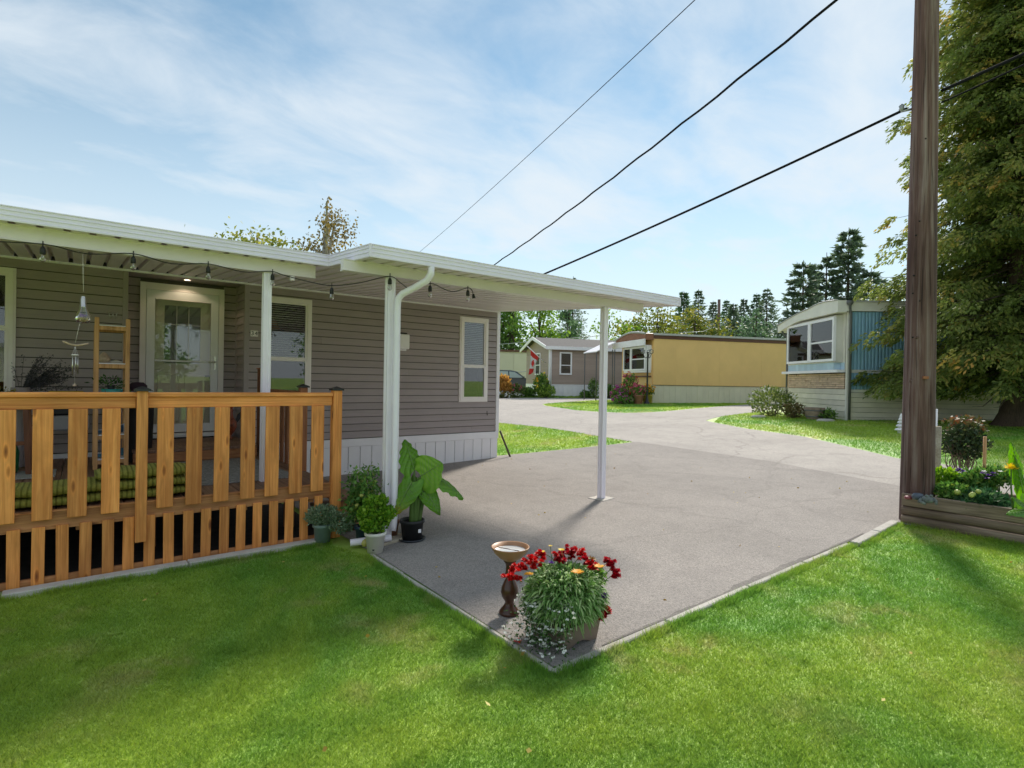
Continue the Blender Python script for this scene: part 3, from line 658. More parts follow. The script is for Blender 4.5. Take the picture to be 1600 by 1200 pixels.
cp = thing('carport', 'white aluminium carport roof on two posts over the driveway', 'carport', (4.0, 5.08, 0))
fascia(cp, (XJ, YC, zs(YC)), (X2, YC, zs(YC)), (0, -1, 0)); fascia(cp, (XJ, YC-.0, zs(YC)), (XJ, YA, zs(YA)), (-1, 0, 0)); fascia(cp, (X2, YC, zs(YC)), (X2, WY-.03, zs(WY)), (1, 0, 0))
cbox('corner_cap', cp, (XJ-.005, YC-.005, zs(YC)+.0595), (.022, .022, .121), FASC, .002); cbox('corner_cap', cp, (X2+.005, YC-.005, zs(YC)+.0595), (.022, .022, .121), FASC, .002)
pans(cp, XJ+.002, X2-.002, YC+.004, WY-.032)
beam(cp, 1.93, 6.24, 5.083, 2.603, zs(5.083)+.002)
post(cp, 2.42, 5.083, .035, 2.602); post(cp, 5.50, 5.09, .06, 2.602)
cbox('base_plate', cp, (5.50, 5.09, .068), (.25, .25, .012), CONC, .003, (0, -.02, .12))
mb = MB(); mb.tube([(2.66, 4.705, 2.69), (2.665, 4.715, 2.62), (2.64, 4.75, 2.555), (2.56, 4.86, 2.485), (2.49, 4.96, 2.435), (2.462, 4.995, 2.385), (2.458, 5.0, 2.30), (2.458, 5.0, .18), (2.44, 4.99, .12)], .034, 10); mb.build('downspout', WHITE, cp)
mb = MB(); mb.tube([(2.385, 4.90, .085), (2.30, 4.93, .078), (2.03, 5.03, .060)], .034, 8, cap=False); dso = mb.build('downspout_foot', WHITE, cp)
# timber footing blocks under the near post
for q, (cx, cy, cz, sx, sy, r) in enumerate(((2.44, 5.03, .022, .34, .20, .25), (2.38, 5.16, .020, .30, .16, .05))):
    bk = cbox('timber_block', None, (cx, cy, cz), (sx, sy, .045), BLOCKW, .006, (0, 0, r))
    tag(bk, ('weathered grey timber block under the carport post and downspout', 'grey timber block tucked behind the near carport post')[q], 'wood block', 'timber blocks under the carport post')

# ------------------------------------------------------------------ string lights
sg = thing('string_lights', 'black string lights with clear bulbs hanging from the awning beam', 'string lights', (1.0, 5.9, 2.6))
hang = [(-1.2, 5.88, 2.69), (-.23, 5.88, 2.675), (.37, 5.88, 2.685), (.95, 5.88, 2.68), (1.52, 5.87, 2.675)]
cab = [(-1.2, 5.88, 2.63), (-.7, 5.88, 2.60), (-.23, 5.88, 2.64), (.05, 5.88, 2.605), (.371, 5.88, 2.655), (.66, 5.88, 2.61), (.953, 5.88, 2.65), (1.25, 5.87, 2.615), (1.50, 5.86, 2.652), (1.62, 5.80, 2.618), (1.80, 5.60, 2.55), (1.97, 5.45, 2.515), (2.17, 5.25, 2.54), (2.38, 5.03, 2.60), (2.50, 5.02, 2.55), (2.62, 5.02, 2.50), (2.83, 5.02, 2.585), (3.0, 5.02, 2.545), (3.12, 5.02, 2.535), (3.28, 5.02, 2.592), (3.34, 5.02, 2.575), (3.36, 5.02, 2.53)]
def smooth_path(pts, n=5):
    P = [Vector(p) for p in pts]; out = []
    for i in range(len(P)-1):
        p0, p1, p2, p3 = P[max(i-1, 0)], P[i], P[i+1], P[min(i+2, len(P)-1)]
        for k in range(n):
            t = k/n; out.append(.5*((2*p1)+(p2-p0)*t+(2*p0-5*p1+4*p2-p3)*t*t+(3*p1-p0-3*p2+p3)*t**3))
    return out+[P[-1]]
mb = MB(); mb.tube(smooth_path(cab), .0045, 6); mb.build('cable', RUBBER, sg)
def socket(p):
    mb = MB(); x, y, z = p; mb.lathe([(.004, .03), (.005, -.015), (.013, -.022), (.019, -.040), (.020, -.075), (.016, -.078), (.001, -.078)], 12, p); s_ = mb.build('socket', RUBBER, sg)
    mb = MB(); mb.lathe([(.012, -.076), (.017, -.092), (.023, -.110), (.021, -.125), (.010, -.137), (.0005, -.140)], 12, p); mb.build('bulb', BULBG, s_)
    mb = MB(); mb.tube([(x-.004, y, z-.085), (x-.003, y, z-.118), (x+.003, y, z-.118), (x+.004, y, z-.085)], .0018, 4); mb.build('filament', CHROME, s_)
for p in ((-.233, 5.88, 2.635), (.371, 5.88, 2.65), (.953, 5.88, 2.645), (1.52, 5.86, 2.645), (1.97, 5.45, 2.51), (2.385, 5.02, 2.60), (2.83, 5.02, 2.58), (3.29, 5.02, 2.585)): socket(p)
mb = MB(); mb.tube([(3.36, 5.02, 2.535), (3.37, 5.02, 2.49)], [.012, .02], 8); mb.build('plug', RUBBER, sg)

# ------------------------------------------------------------------ deck
dk = thing('deck', 'stained cedar deck with board railing and slatted skirt', 'deck', (0, 6.5, 0))
DZ = .553; DX0, DX1 = -3.3, 2.03
x = DX0
while x < DX1-.05:
    ext('deck_board', dk, x+.003, min(x+.141, DX1), 5.50, WY-.035, DZ-.035, DZ, DECKW, .004); x += .1445
ext('rim_joist', dk, DX0, DX1, 5.462, 5.498, .417, .549, JOIST, .003)
ext('edge_board', dk, DX0, DX1, 5.452, 5.50, .5495, .561, JOIST, .002)
ext('rim_joist', dk, DX1-.036, DX1, 5.50, WY-.05, .40, .518, JOIST, .003)
for xx in np.arange(DX0+.3, DX1-.1, .6): ext('joist', dk, xx, xx+.038, 5.5, WY-.06, .38, .516, JOIST, .003)
for xx in (-2.4, -.9, .5, 1.75):
    ext('pier_post', dk, xx, xx+.09, 6.1, 6.19, .0, .40, CEDARD, .004)
ext('low_rail', dk, DX0, DX1, 5.462, 5.49, .005, .062, JOIST, .003)
# front railing
ext('rail_cap', dk, DX0, 1.985, 5.405, 5.495, 1.420, 1.457, CEDARX, .006)
ext('top_rail', dk, DX0, .375, 5.432, 5.47, 1.330, 1.4195, CEDARX, .004); ext('top_rail', dk, .457, 1.985, 5.432, 5.47, 1.330, 1.4195, CEDARX, .004)
def cap(x, y, z):
    mb = MB(); h = .056; mb.add([(x-h, y-h, z), (x+h, y-h, z), (x+h, y+h, z), (x-h, y+h, z), (x-h, y-h, z+.016), (x+h, y-h, z+.016), (x+h, y+h, z+.016), (x-h, y+h, z+.016), (x, y, z+.042)], [(0, 3, 2, 1), (0, 1, 5, 4), (1, 2, 6, 5), (2, 3, 7, 6), (3, 0, 4, 7), (4, 5, 8), (5, 6, 8), (6, 7, 8), (7, 4, 8)])
    mb.build('post_cap', BLACK, dk)
for k, xx in enumerate(np.arange(-2.76, 1.95, .2095)):
    c = -.203+round((xx+.203)/.2095)*.2085 if xx < .38 else .5815+(round((xx-.5815)/.2085))*.2105
    if abs(c-.416) < .11 or c > 1.9: continue
    o = cbox('baluster_board', dk, (c+random.uniform(-.004, .004), 5.436-.016, (1.331+.502)/2), (.119, .026, .829), CEDAR, .004); o.rotation_euler = (0, random.uniform(-.005, .005), 0)
xx = -2.90
while xx < 1.93:
    o = cbox('skirt_slat', dk, (xx+.0385+random.uniform(-.004, .004), 5.448, .2285), (.0765, .022, .437), CEDAR, .003); o.rotation_euler = (0, random.uniform(-.008, .008), 0); xx += .1392
ext('rail_post', dk, .377, .455, 5.385, 5.43, .245, 1.468, CEDAR, .004); cap(.416, 5.42, 1.468)
ext('rail_post', dk, 1.990, 2.078, 5.405, 5.495, .02, 1.478, CEDAR, .005); cap(2.034, 5.45, 1.478)
ext('rail_post', dk, -2.0, -1.92, 5.385, 5.43, .245, 1.468, CEDAR, .004); cap(-1.96, 5.42, 1.468)
# end railing beside the steps
ext('rail_post', dk, 1.965, 2.045, 6.36, 6.44, .30, 1.49, CEDARD, .004); cap(2.005, 6.40, 1.49)
ext('rail_cap', dk, 1.960, 2.045, 6.44, 7.95, 1.41, 1.445, CEDARD, .004)
for yy in np.arange(6.56, 7.9, .2): ext('baluster_board', dk, 2.0, 2.022, yy, yy+.115, .45, 1.405, CEDARD, .003)
ext('end_panel', dk, 1.985, 2.022, 7.95, 8.12, .55, 1.71, CEDARD, .004); ext('end_panel', dk, 1.985, 2.022, 8.125, 8.36, .55, 1.71, CEDARD, .004); ext('end_panel_cap', dk, 1.975, 2.032, 7.94, 8.37, 1.711, 1.73, CEDARD, .003)
# steps down to the driveway and the step up to the door
for k, (z_, xa, xb) in enumerate(((.37, 2.085, 2.36), (.19, 2.085, 2.62))):
    ext('step_tread', dk, xa, xb, 5.56, 6.36, z_-.035, z_, DECKW, .004)
    ext('step_riser', dk, xb-.045, xb-.015, 5.58, 6.34, .01, z_-.036, JOIST, .003)
    ext('step_side', dk, xa, xb-.05, 5.575, 5.605, .01, z_-.036, JOIST, .003)
for k in range(3): ext('step_plank', dk, .52, 1.88, 7.86+k*.146, 8.0+k*.146, .672, .708, DECKW, .004)
ext('step_riser', dk, .52, 1.88, 7.87, 7.90, .555, .670, JOIST, .003)
for k in range(6): ext('step_plank', dk, .52, 1.88, 8.32+k*.146, 8.455+k*.146, .672, .705, DECKW, .004)
# ------------------------------------------------------------------ things on the deck
LINEN = paint('olive_fabric', (.30, .29, .045, 1), .9, .25, 14, bmp=.4)
def striped(name, base, stripe, scale):
    m, n, l, b = newmat(name); v = coords(n, l, 'Object', (1, 1, 1), False); w = n.new('ShaderNodeTexWave'); w.inputs['Scale'].default_value = scale; w.inputs['Distortion'].default_value = .8; w.inputs['Detail'].default_value = 2; w.bands_direction = 'X'; l.new(v, w.inputs['Vector'])
    r = ramp(n, [(.35, base), (.62, base), (.85, stripe)]); l.new(w.outputs['Fac'], r.inputs[0])
    f = noise(n, l, v, 60, 4); c = ramp(n, [(.3, (.75, .75, .75, 1)), (.7, (1.1, 1.1, 1.1, 1))]); l.new(f, c.inputs[0])
    l.new(mixc(n, l, 1.0, r.outputs[0], c.outputs[0], 'MULTIPLY'), b.inputs['Base Color']); b.inputs['Roughness'].default_value = .9; bump(n, l, w.outputs['Fac'], b, .5, .01); return m
CUSH = striped('olive_striped_fabric', (.36, .36, .07, 1), (.19, .20, .03, 1), 9)
def cushion(name, label, x0, x1, y0, y1, z0, z1):
    n = 14; mb = MB(); prof = []
    for k in range(16):
        a = 2*math.pi*k/16; prof.append((math.copysign(abs(math.cos(a))**.55, math.cos(a)), math.copysign(abs(math.sin(a))**.6, math.sin(a))))
    rings = []
    for i in range(n+1):
        t = i/n; e = 1-abs(2*t-1)**7; x = x0+(x1-x0)*t; wob = .012*math.sin(t*17+z0*40)
        rings.append([(x, (y0+y1)/2+(y1-y0)/2*a*(.86+.14*e)+wob*.5, (z0+z1)/2+(z1-z0)/2*b*(.45+.55*e)+wob*.35) for a, b in prof])
    mb.add([p for r in rings for p in r], [(i*16+k, i*16+(k+1) % 16, (i+1)*16+(k+1) % 16, (i+1)*16+k) for i in range(n) for k in range(16)]+[tuple(range(15, -1, -1)), tuple(n*16+k for k in range(16))], True)
    o = mb.build(name, CUSH, None, ((x0+x1)/2, (y0+y1)/2, z0)); return tag(o, label, 'cushion', 'folded olive cushions on the deck')
cushion('seat_cushion', 'long olive striped cushion lying lowest behind the deck railing', -.72, .86, 5.56, 6.02, .563, .640)
cushion('seat_cushion', 'olive striped cushion in the middle of the stack behind the railing', -.55, .84, 5.57, 6.02, .641, .722)
cushion('seat_cushion', 'olive striped cushion folded on top of the stack behind the railing', .12, .80, 5.60, 6.03, .723, .805)
# rugs
def rugmat(name, a, b_, s):
    m, n, l, b = newmat(name); p = worldpos(n); v = n.new('ShaderNodeTexVoronoi'); v.inputs['Scale'].default_value = s; v.feature = 'DISTANCE_TO_EDGE'; l.new(p, v.inputs['Vector'])
    r = ramp(n, [(.0, a), (.12, b_), (.3, a)]); l.new(v.outputs['Distance'], r.inputs[0]); l.new(r.outputs[0], b.inputs['Base Color']); b.inputs['Roughness'].default_value = .95; bump(n, l, noise(n, l, p, 200, 2), b, .5, .004); return m
RUG = rugmat('grey_rug', (.30, .29, .28, 1), (.17, .165, .16, 1), 11)
tag(cbox('rug', None, (1.33, 6.85, .559), (.98, 1.75, .010), RUG, .004, (0, 0, .03)), 'grey patterned outdoor rug in front of the door step', 'rug')
tag(cbox('door_mat', None, (-.62, 7.55, .558), (.9, .55, .008), rugmat('pale_rug', (.42, .41, .38, 1), (.30, .29, .27, 1), 20), .003), 'pale mat under the wooden chair on the deck', 'mat')
# slatted shelf
sh = thing('wooden_shelf', 'narrow pine shelf with open sides standing on the deck by the door', 'shelf', (.30, 7.8, .553))
for xx in (.145, .425):
    for yy in (7.60, 7.98): ext('leg', sh, xx-.006, xx+.036, yy, yy+.03, .553, 2.225 if yy < 7.7 else 2.16, PINE, .003)
for z_ in (.66, .93, 1.30, 1.72, 2.14):
    for yy in (7.60, 7.98): ext('cross_rail', sh, .176, .424, yy+.004, yy+.026, z_-.05, z_-.005, PINE, .002)
    for xx in (.149, .429): ext('side_rail', sh, xx, xx+.022, 7.631, 7.979, z_-.045, z_-.012, PINE, .002)
    ext('shelf_board', sh, .150, .450, 7.605, 8.0, z_-.004, z_+.006, VINYL, .001)
    for q in range(0): pass
SHELL = paint('shell', (.55, .40, .29, 1), .6, .3, 30)
mb = MB(); mb.lathe([(.002, 0), (.05, .012), (.065, .05), (.04, .09), (.008, .125)], 12, (.23, 7.76, 1.727)); tag(mb.build('sea_shell', SHELL, None, (.23, 7.76, 1.727)), 'brown conch shell on the second shelf from the top', 'shell')
mb = MB(); mb.lathe([(.002, 0), (.05, .006), (.06, .02), (.02, .035), (.002, .04)], 10, (.34, 7.74, 1.727), squash=.6); tag(mb.build('sea_shell', paint('pale_shell', (.68, .6, .52, 1), .5, .2, 30), None, (.34, 7.74, 1.727)), 'flat pale shell beside the conch on the pine shelf', 'shell')
TEAL = paint('teal_glaze', (.05, .33, .32, 1), .25, .15, 6)
mb = MB(); mb.lathe([(.04, 0), (.075, .02), (.10, .09), (.105, .13), (.098, .13), (.07, .03), (.001, .02)], 20, (.31, 7.78, 1.307)); tag(mb.build('bowl', TEAL, None, (.31, 7.78, 1.307)), 'teal glazed bowl on the middle shelf', 'bowl')
mb = MB(); mb.lathe([(.03, 0), (.06, .01), (.075, .055), (.068, .055), (.05, .015), (.001, .012)], 18, (.20, 7.72, 1.307)); tag(mb.build('bowl', paint('white_glaze', (.6, .62, .6, 1), .3), None, (.20, 7.72, 1.307)), 'small white bowl left of the teal bowl', 'bowl')
FERN = leafmat('houseplant', [(0, (.02, .06, .015, 1)), (.6, (.05, .13, .03, 1)), (1, (.10, .20, .05, 1))], .25)
pp = thing('potted_plant', 'small trailing plant in a dark pot on the upper middle shelf', 'plant', (.30, 7.76, 1.45))
mb = MB(); mb.lathe([(.03, 0), (.045, .05), (.04, .05), (.001, .045)], 12, (.30, 7.76, 1.43)); mb.build('pot', BLACK, pp)
P = np.array((.30, 7.75, 1.50))+RNG.normal(size=(140, 3))*(.07, .05, .03); leaves('foliage', P, .045, .018, FERN, pp, axis=(P-np.array((.3, 7.75, 1.46)))*9, spread=1)
ext('plant_stand', pp, .24, .36, 7.70, 7.82, 1.316, 1.43, BLACK, .004)
# shoes on the lower shelf
def shoe(p, ang, col, label, s=1.0):
    mb = MB(); n = 10; rings = []
    for i in range(n+1):
        t = i/n; w = .042*(.55+.45*math.sin(math.pi*min(1, t*.9+.12)))*(1 if t < .95 else .6); h = .032+.055*max(0, (t-.35))*1.6 if t > .35 else .034-.012*(.35-t)
        rings.append([((t-.5)*.27, math.cos(a)*w, .008+max(0, math.sin(a))*h) for a in np.linspace(0, 2*math.pi, 12, endpoint=False)])
    c, s_ = math.cos(ang), math.sin(ang)
    vs = [(p[0]+(x*c-y*s_)*s, p[1]+(x*s_+y*c)*s, p[2]+z*s) for r in rings for x, y, z in r]
    mb.add(vs, [(i*12+k, i*12+(k+1) % 12, (i+1)*12+(k+1) % 12, (i+1)*12+k) for i in range(n) for k in range(12)]+[tuple(range(11, -1, -1)), tuple(n*12+k for k in range(12))], True)
    return tag(mb.build('shoe', paint('shoe_'+label[:9].replace(' ', '_'), col, .7, .2, 20), None, p), label, 'shoe', 'shoes on the pine shelf')
shoe((.28, 7.70, .938), .1, (.04, .09, .16, 1), 'navy blue shoe on the lower shelf'); shoe((.30, 7.84, .938), .25, (.55, .56, .6, 1), 'pale grey shoe at the back of the lower shelf'); shoe((.29, 7.78, .668), .15, (.05, .16, .25, 1), 'blue clog on the bottom shelf')
# tiny wire ornament on top rail
mb = MB()
for k in range(6): mb.tube([(.30+.03*math.cos(k*1.05), 7.615, 2.225), (.30+.045*math.cos(k*1.05+.6), 7.615+.02*math.sin(k), 2.285+.01*(k % 2))], .004, 5)
tag(mb.build('wire_ornament', CHROME, None, (.30, 7.615, 2.225)), 'little metal owl shaped ornament on top of the pine shelf', 'ornament')
# bin with folded jacket and cap
bn = thing('storage_bin', 'black bin between the pine shelf and the door', 'bin', (.60, 8.15, .553))
mb = MB(); mb.lathe([(.13, 0), (.155, .78), (.165, .79), (.165, .83), (.001, .84)], 20, (.60, 8.15, .555)); mb.build('body', RUBBER, bn)
mb = MB(); mb.lathe([(.001, .09), (.06, .085), (.095, .05), (.10, .0), (.155, -.012), (.155, -.018), (.001, -.018)], 20, (.575, 8.10, 1.425)); tag(mb.build('sun_hat', paint('plum_cloth', (.035, .015, .03, 1), .9, .2, 20), None, (.575, 8.10, 1.405)), 'dark plum hat lying on top of the black bin', 'hat')
# wooden chair with tool bag on it
ch = thing('wooden_chair', 'brown wooden chair at the left end of the deck', 'chair', (-.52, 7.75, .553))
RED = wood('chair_wood', (.16, .055, .025, 1), (.28, .11, .05, 1), 'Z', knots=False)
for a in ((-.80, 7.55), (-.42, 7.58), (-.80, 7.98), (-.42, 7.98)):
    mb = MB(); dx = .03 if a[0] > -.5 else -.03; mb.prism([(a[0]-.022, a[1]-.02, 1.28), (a[0]+.022, a[1]-.02, 1.28), (a[0]+.022, a[1]+.02, 1.28), (a[0]-.022, a[1]+.02, 1.28)], (dx, -.02, -.716)); mb.build('leg', RED, ch)
ext('seat', ch, -.86, -.36, 7.50, 8.02, 1.281, 1.305, RED, .004)
ext('stretcher', ch, -.80, -.42, 7.565, 7.59, .86, .90, RED, .003)
tb = thing('tool_bag', 'yellow and black tool bag on a grey crate behind the railing', 'bag', (-.10, 8.15, 1.15))
YEL = paint('yellow_nylon', (.75, .44, .015, 1), .6, .1, 10)
ext('body', tb, -.27, .07, 8.05, 8.27, 1.13, 1.25, RUBBER, .02); ext('top', tb, -.27, .07, 8.04, 8.28, 1.251, 1.40, YEL, .02)
text_mesh('lettering', 'DEWALT', .06, RUBBER, tb, (-.10, 8.036, 1.325), (math.pi/2, 0, 0), .001)
cr_ = thing('plastic_crate', 'grey plastic crate under the yellow tool bag', 'crate', (-.10, 8.2, .553)); GREYP = paint('grey_plastic', (.30, .29, .31, 1), .5, .1, 5)
ext('body', cr_, -.33, .12, 8.02, 8.45, .96, 1.128, GREYP, .015)
for xx in (-.31, .07):
    for yy in (8.05, 8.38): ext('leg', cr_, xx, xx+.03, yy, yy+.03, .555, .96, BLACK, .003)
GRN = paint('green_plastic', (.01, .17, .06, 1), .4, .15, 5)
mb = MB(); mb.lathe([(.10, 0), (.125, .02), (.13, .22), (.10, .32), (.04, .38), (.035, .41), (.001, .41)], 18, (-.60, 7.72, .562)); jj = mb.build('watering_can', GRN, None, (-.60, 7.72, .562))
mb = MB(); mb.tube(smooth_path([(-.60, 7.62, .93), (-.60, 7.50, .92), (-.60, 7.48, .78), (-.60, 7.59, .68)]), .014, 8); mb.build('handle', GRN, jj); tag(jj, 'green plastic watering can under the wooden chair', 'watering can')
# lavender bunch
lv = thing('lavender_bunch', 'bundle of dried grey lavender standing behind the deck rail', 'plant', (-.43, 8.3, 1.31)); LAV = leafmat('dried_lavender', [(0, (.05, .048, .05, 1)), (.5, (.09, .085, .10, 1)), (1, (.14, .12, .13, 1))], .1)
mb = MB(); tips = []
for k in range(70):
    a = random.gauss(.75, .38); b = random.gauss(0, .25); L_ = random.uniform(.32, .55); p0 = Vector((-.50, 8.25, 1.38)); p1 = p0+Vector((math.sin(a)*L_, b*L_*.5, math.cos(a)*L_*.85)); mb.tube([p0, p0.lerp(p1, .5)+Vector((0, 0, .02)), p1], [.003, .0025, .002], 4, False); tips.append((p0, p1))
mb.build('stems', LAV, lv); P = np.array([np.array(a.lerp(b, t)) for a, b in tips for t in np.linspace(.35, 1.05, 26)])+RNG.normal(size=(1820, 3))*.010
leaves('flower_heads', P, .026, .013, LAV, lv)['kind'] = 'stuff'; mb = MB(); mb.lathe([(.07, -.80), (.09, -.1), (.085, .08), (.07, .08), (.06, -.02), (.001, -.03)], 16, (-.50, 8.25, 1.36)); mb.build('vase', TRIMT, lv)
P = np.array((-.72, 8.1, 1.37))+RNG.normal(size=(160, 3))*(.12, .06, .03); sm = thing('dried_wreath', 'low tuft of yellowish dried flowers left of the lavender', 'plant', (-.72, 8.1, 1.33)); leaves('flowers', P, .04, .02, leafmat('dried_yellow', [(0, (.12, .10, .02, 1)), (1, (.34, .28, .09, 1))], .2), sm)['kind'] = 'stuff'; ext('box', sm, -.86, -.58, 8.02, 8.18, 1.306, 1.34, TRIMT, .004)
# rooster ornament beside the door
ro = thing('ceramic_rooster', 'red brown ceramic rooster on the deck step beside the door', 'ornament', (1.70, 8.85, .71)); ROO = paint('rooster_glaze', (.26, .055, .02, 1), .3, .7, 22)
mb = MB(); mb.lathe([(.04, 0), (.05, .02), (.02, .05), (.06, .10), (.095, .17), (.09, .25), (.05, .31), (.038, .37), (.045, .41), (.03, .45), (.001, .46)], 18, (1.72, 8.75, .706)); mb.build('body', ROO, ro)
mb = MB(); mb.prism([(1.70, 8.745, 1.15), (1.69, 8.745, 1.20), (1.715, 8.745, 1.18), (1.725, 8.745, 1.215), (1.745, 8.745, 1.18), (1.765, 8.745, 1.19), (1.75, 8.745, 1.14)], (0, .012, 0)); mb.build('comb', paint('comb_red', (.45, .03, .015, 1), .35), ro)
mb = MB(); mb.prism([(1.78, 8.745, .90), (1.86, 8.745, 1.0), (1.87, 8.745, 1.10), (1.82, 8.745, 1.06), (1.80, 8.745, .98)], (0, .03, 0)); mb.build('tail', BLACK, ro)
mb = MB(); mb.prism([(1.665, 8.745, 1.10), (1.64, 8.745, 1.085), (1.668, 8.745, 1.075)], (0, .012, 0)); mb.build('beak', YEL, ro)
# hanging bottle ornament and wind chime
bo = thing('hanging_bulb_ornament', 'clear glass bulb filled with shells hanging on a cord', 'ornament', (.03, 6.0, 2.06)); BX, BY = .03, 6.0
mb = MB(); mb.tube([(BX-.008, BY, 2.66), (BX, BY, 2.30)], .0022, 4); mb.build('cord', TRIMW, bo)
mb = MB(); mb.lathe([(.018, .23), (.022, .20), (.022, .16), (.028, .14)], 12, (BX, BY, 2.03)); mb.build('cap', CHROME, bo)
mb = MB(); mb.lathe([(.024, .15), (.030, .12), (.052, .07), (.058, .035), (.045, .008), (.001, .0)], 16, (BX, BY, 2.03)); mb.build('glass', BULBG, bo)
mb = MB()
for k in range(26): mb.lathe([(.001, -.008), (.009, 0), (.001, .008)], 6, (BX+random.gauss(0, .020), BY+random.gauss(0, .018), 2.048+random.uniform(0, .03)))
mb.build('pebbles', paint('pebble_mix', (.55, .40, .22, 1), .5, .5, 60), bo)
mb = MB()
for k in range(10): mb.lathe([(.001, -.006), (.008, 0), (.001, .006)], 6, (BX+random.gauss(0, .016), BY+random.gauss(0, .014), 2.085+random.uniform(0, .025)))
mb.build('violet_beads', paint('violet_bead', (.30, .16, .45, 1), .3, .3, 40), bo)
wc_ = thing('wind_chime', 'wind chime with driftwood bar and metal tubes hanging below the bulb', 'wind chime', (-.02, 6.0, 1.5)); CX, CY = -.02, 6.0
mb = MB(); mb.tube([(BX-.01, CY, 2.10), (CX, CY, 1.86)], .0015, 4); mb.tube([(CX, CY, 1.83), (CX, CY, 1.52)], .0012, 4)
for s_ in (-1, 1): mb.tube([(CX, CY, 1.83), (CX+s_*.02, CY, 1.762)], .001, 4)
mb.build('cord', TRIMW, wc_)
mb = MB(); mb.tube(smooth_path([(CX-.085, CY, 1.872), (CX-.03, CY, 1.848), (CX+.02, CY, 1.842), (CX+.09, CY, 1.862)]), [.004]+[.008]*14+[.004], 8); mb.build('driftwood', paint('driftwood', (.55, .40, .28, 1), .8, .25, 30), wc_)
mb = MB(); mb.lathe([(.001, .01), (.026, .008), (.026, 0), (.001, 0)], 12, (CX, CY, 1.755)); mb.build('ring', TRIMW, wc_)
for k in range(5):
    a = k*2*math.pi/5; q = (CX+.019*math.cos(a), CY+.019*math.sin(a)); mb = MB(); mb.tube([(q[0], q[1], 1.752), (q[0], q[1], 1.60+.02*(k % 3))], .0045, 7); mb.build('tube', CHROME, wc_)
mb = MB(); mb.lathe([(.001, .03), (.012, .012), (.016, 0), (.001, -.002)], 10, (CX, CY, 1.495)); mb.build('clapper', SHELL, wc_)

# ------------------------------------------------------------------ leafy helpers
def blob(n, c, r, shell=.55):
    d = unit(RNG.normal(size=(n, 3))); return np.array(c)+d*np.array(r)*(RNG.uniform(shell, 1, (n, 1))**.6)
def stems(name, pairs, r0, r1, mat, parent, bend=.03, n=5):
    mb = MB()
    for a, b in pairs:
        a = Vector(a); b = Vector(b); m = a.lerp(b, .55)+Vector((random.gauss(0, bend), random.gauss(0, bend), abs(random.gauss(0, bend)))); mb.tube([a, m, b], [r0, (r0+r1)/2, r1], n, False)
    return mb.build(name, mat, parent)
STEM = leafmat('green_stem', [(0, (.10, .17, .04, 1)), (1, (.14, .22, .06, 1))], .1)
def pot(parent, c, rt, rb, h, mat, rim=.012, n=24, name='pot'):
    x, y, z = c; mb = MB(); mb.lathe([(.001, 0), (rb, 0), (rt-.006, h-.03), (rt+rim*.4, h-.028), (rt+rim*.4, h), (rt-.010, h), (rt-.014, h-.03), (rt-.02, h-.035), (.001, h-.035)], n, c); return mb.build(name, mat, parent)
SOIL = paint('potting_soil', (.03, .022, .016, 1), .95, .4, 40, bmp=.8)
# --- elephant ear
ALO = leafmat('elephant_ear_leaf', [(0, (.075, .20, .022, 1)), (.5, (.19, .42, .045, 1)), (.85, (.34, .54, .09, 1)), (1, (.42, .36, .05, 1))], .42, .4, .5)
VEIN = leafmat('leaf_vein', [(0, (.22, .36, .10, 1)), (1, (.25, .40, .12, 1))], .2)
el = thing('elephant_ear_plant', 'big elephant ear plant with broad leaves in a black pot', 'potted plant', (2.62, 4.93, 0))
EP = Vector((2.62, 4.93, 0))
def big_leaf(base, tip, nrm, width, tint, droop=.05, ruff=.012, name='leaf', yellow=0):
    """heart shaped leaf from the petiole joint to the tip, ribbed between its side veins"""
    base = Vector(base); tip = Vector(tip); ax = tip-base; L_ = ax.length; ax.normalize(); nr = Vector(nrm); sd = ax.cross(nr).normalized(); nr = sd.cross(ax).normalized()
    nu, nv = 22, 12; V = []; T = []
    for i in range(nu+1):
        u = i/nu
        for j in range(-nv, nv+1):
            v = j/nv; av = abs(v)
            w = width*.5*(math.sin(math.pi*min(1, (u*.93+.07))**.62)**.85)
            back = -.24*L_*(av**1.5)*(1-u)**2.2               # lobes reach back past the joint
            along = u*L_+back
            h = -droop*(u**2)*L_*2.2-.10*width*av**1.7*(1-.3*u)+ruff*math.sin((u*9+av*3.2)*math.pi)*av**.8*1.0-.006*abs(math.sin((u*8-av*2.6)*math.pi))
            V.append(base+ax*along+sd*(v*w)+nr*h)
            T.append(max(0, min(1, tint+.10*math.sin(u*25+av*9)+random.gauss(0, .02)+yellow*max(0, u-.45)*1.6)))
    k = 2*nv+1; F_ = [(i*k+j, i*k+j+1, (i+1)*k+j+1, (i+1)*k+j) for i in range(nu) for j in range(k-1)]
    lf = fastmesh(name, V, F_, ALO, el, T, True)
    mb = MB(); mid = [base+ax*(t*L_)+nr*(-droop*t*t*L_*2.2+.004) for t in np.linspace(0, .95, 8)]; mb.tube(mid, [.006, .0055, .005, .0045, .004, .003, .002, .001], 5)
    for t in np.linspace(.06, .8, 7):
        for s_ in (-1, 1):
            w = width*.5*(math.sin(math.pi*min(1, ((t+.12)*.93+.07))**.62)**.85)*.9; p = base+ax*(t*L_)+nr*(-droop*t*t*L_*2.2+.002); q = base+ax*((t+.16)*L_)+sd*(s_*w)+nr*(-droop*(t+.16)**2*L_*2.2-.10*width*.8+.004); mb.tube([p, p.lerp(q, .5)+nr*.012, q], [.0025, .002, .0008], 4)
    mb.build('vein', VEIN, lf); return lf
rr = Vector(_R); ff = Vector(_F)
def E(r, f, z): return EP+rr*r+ff*f+Vector((0, 0, z))      # right / away / up from the pot centre
toward = (-ff+Vector((0, 0, .35)))
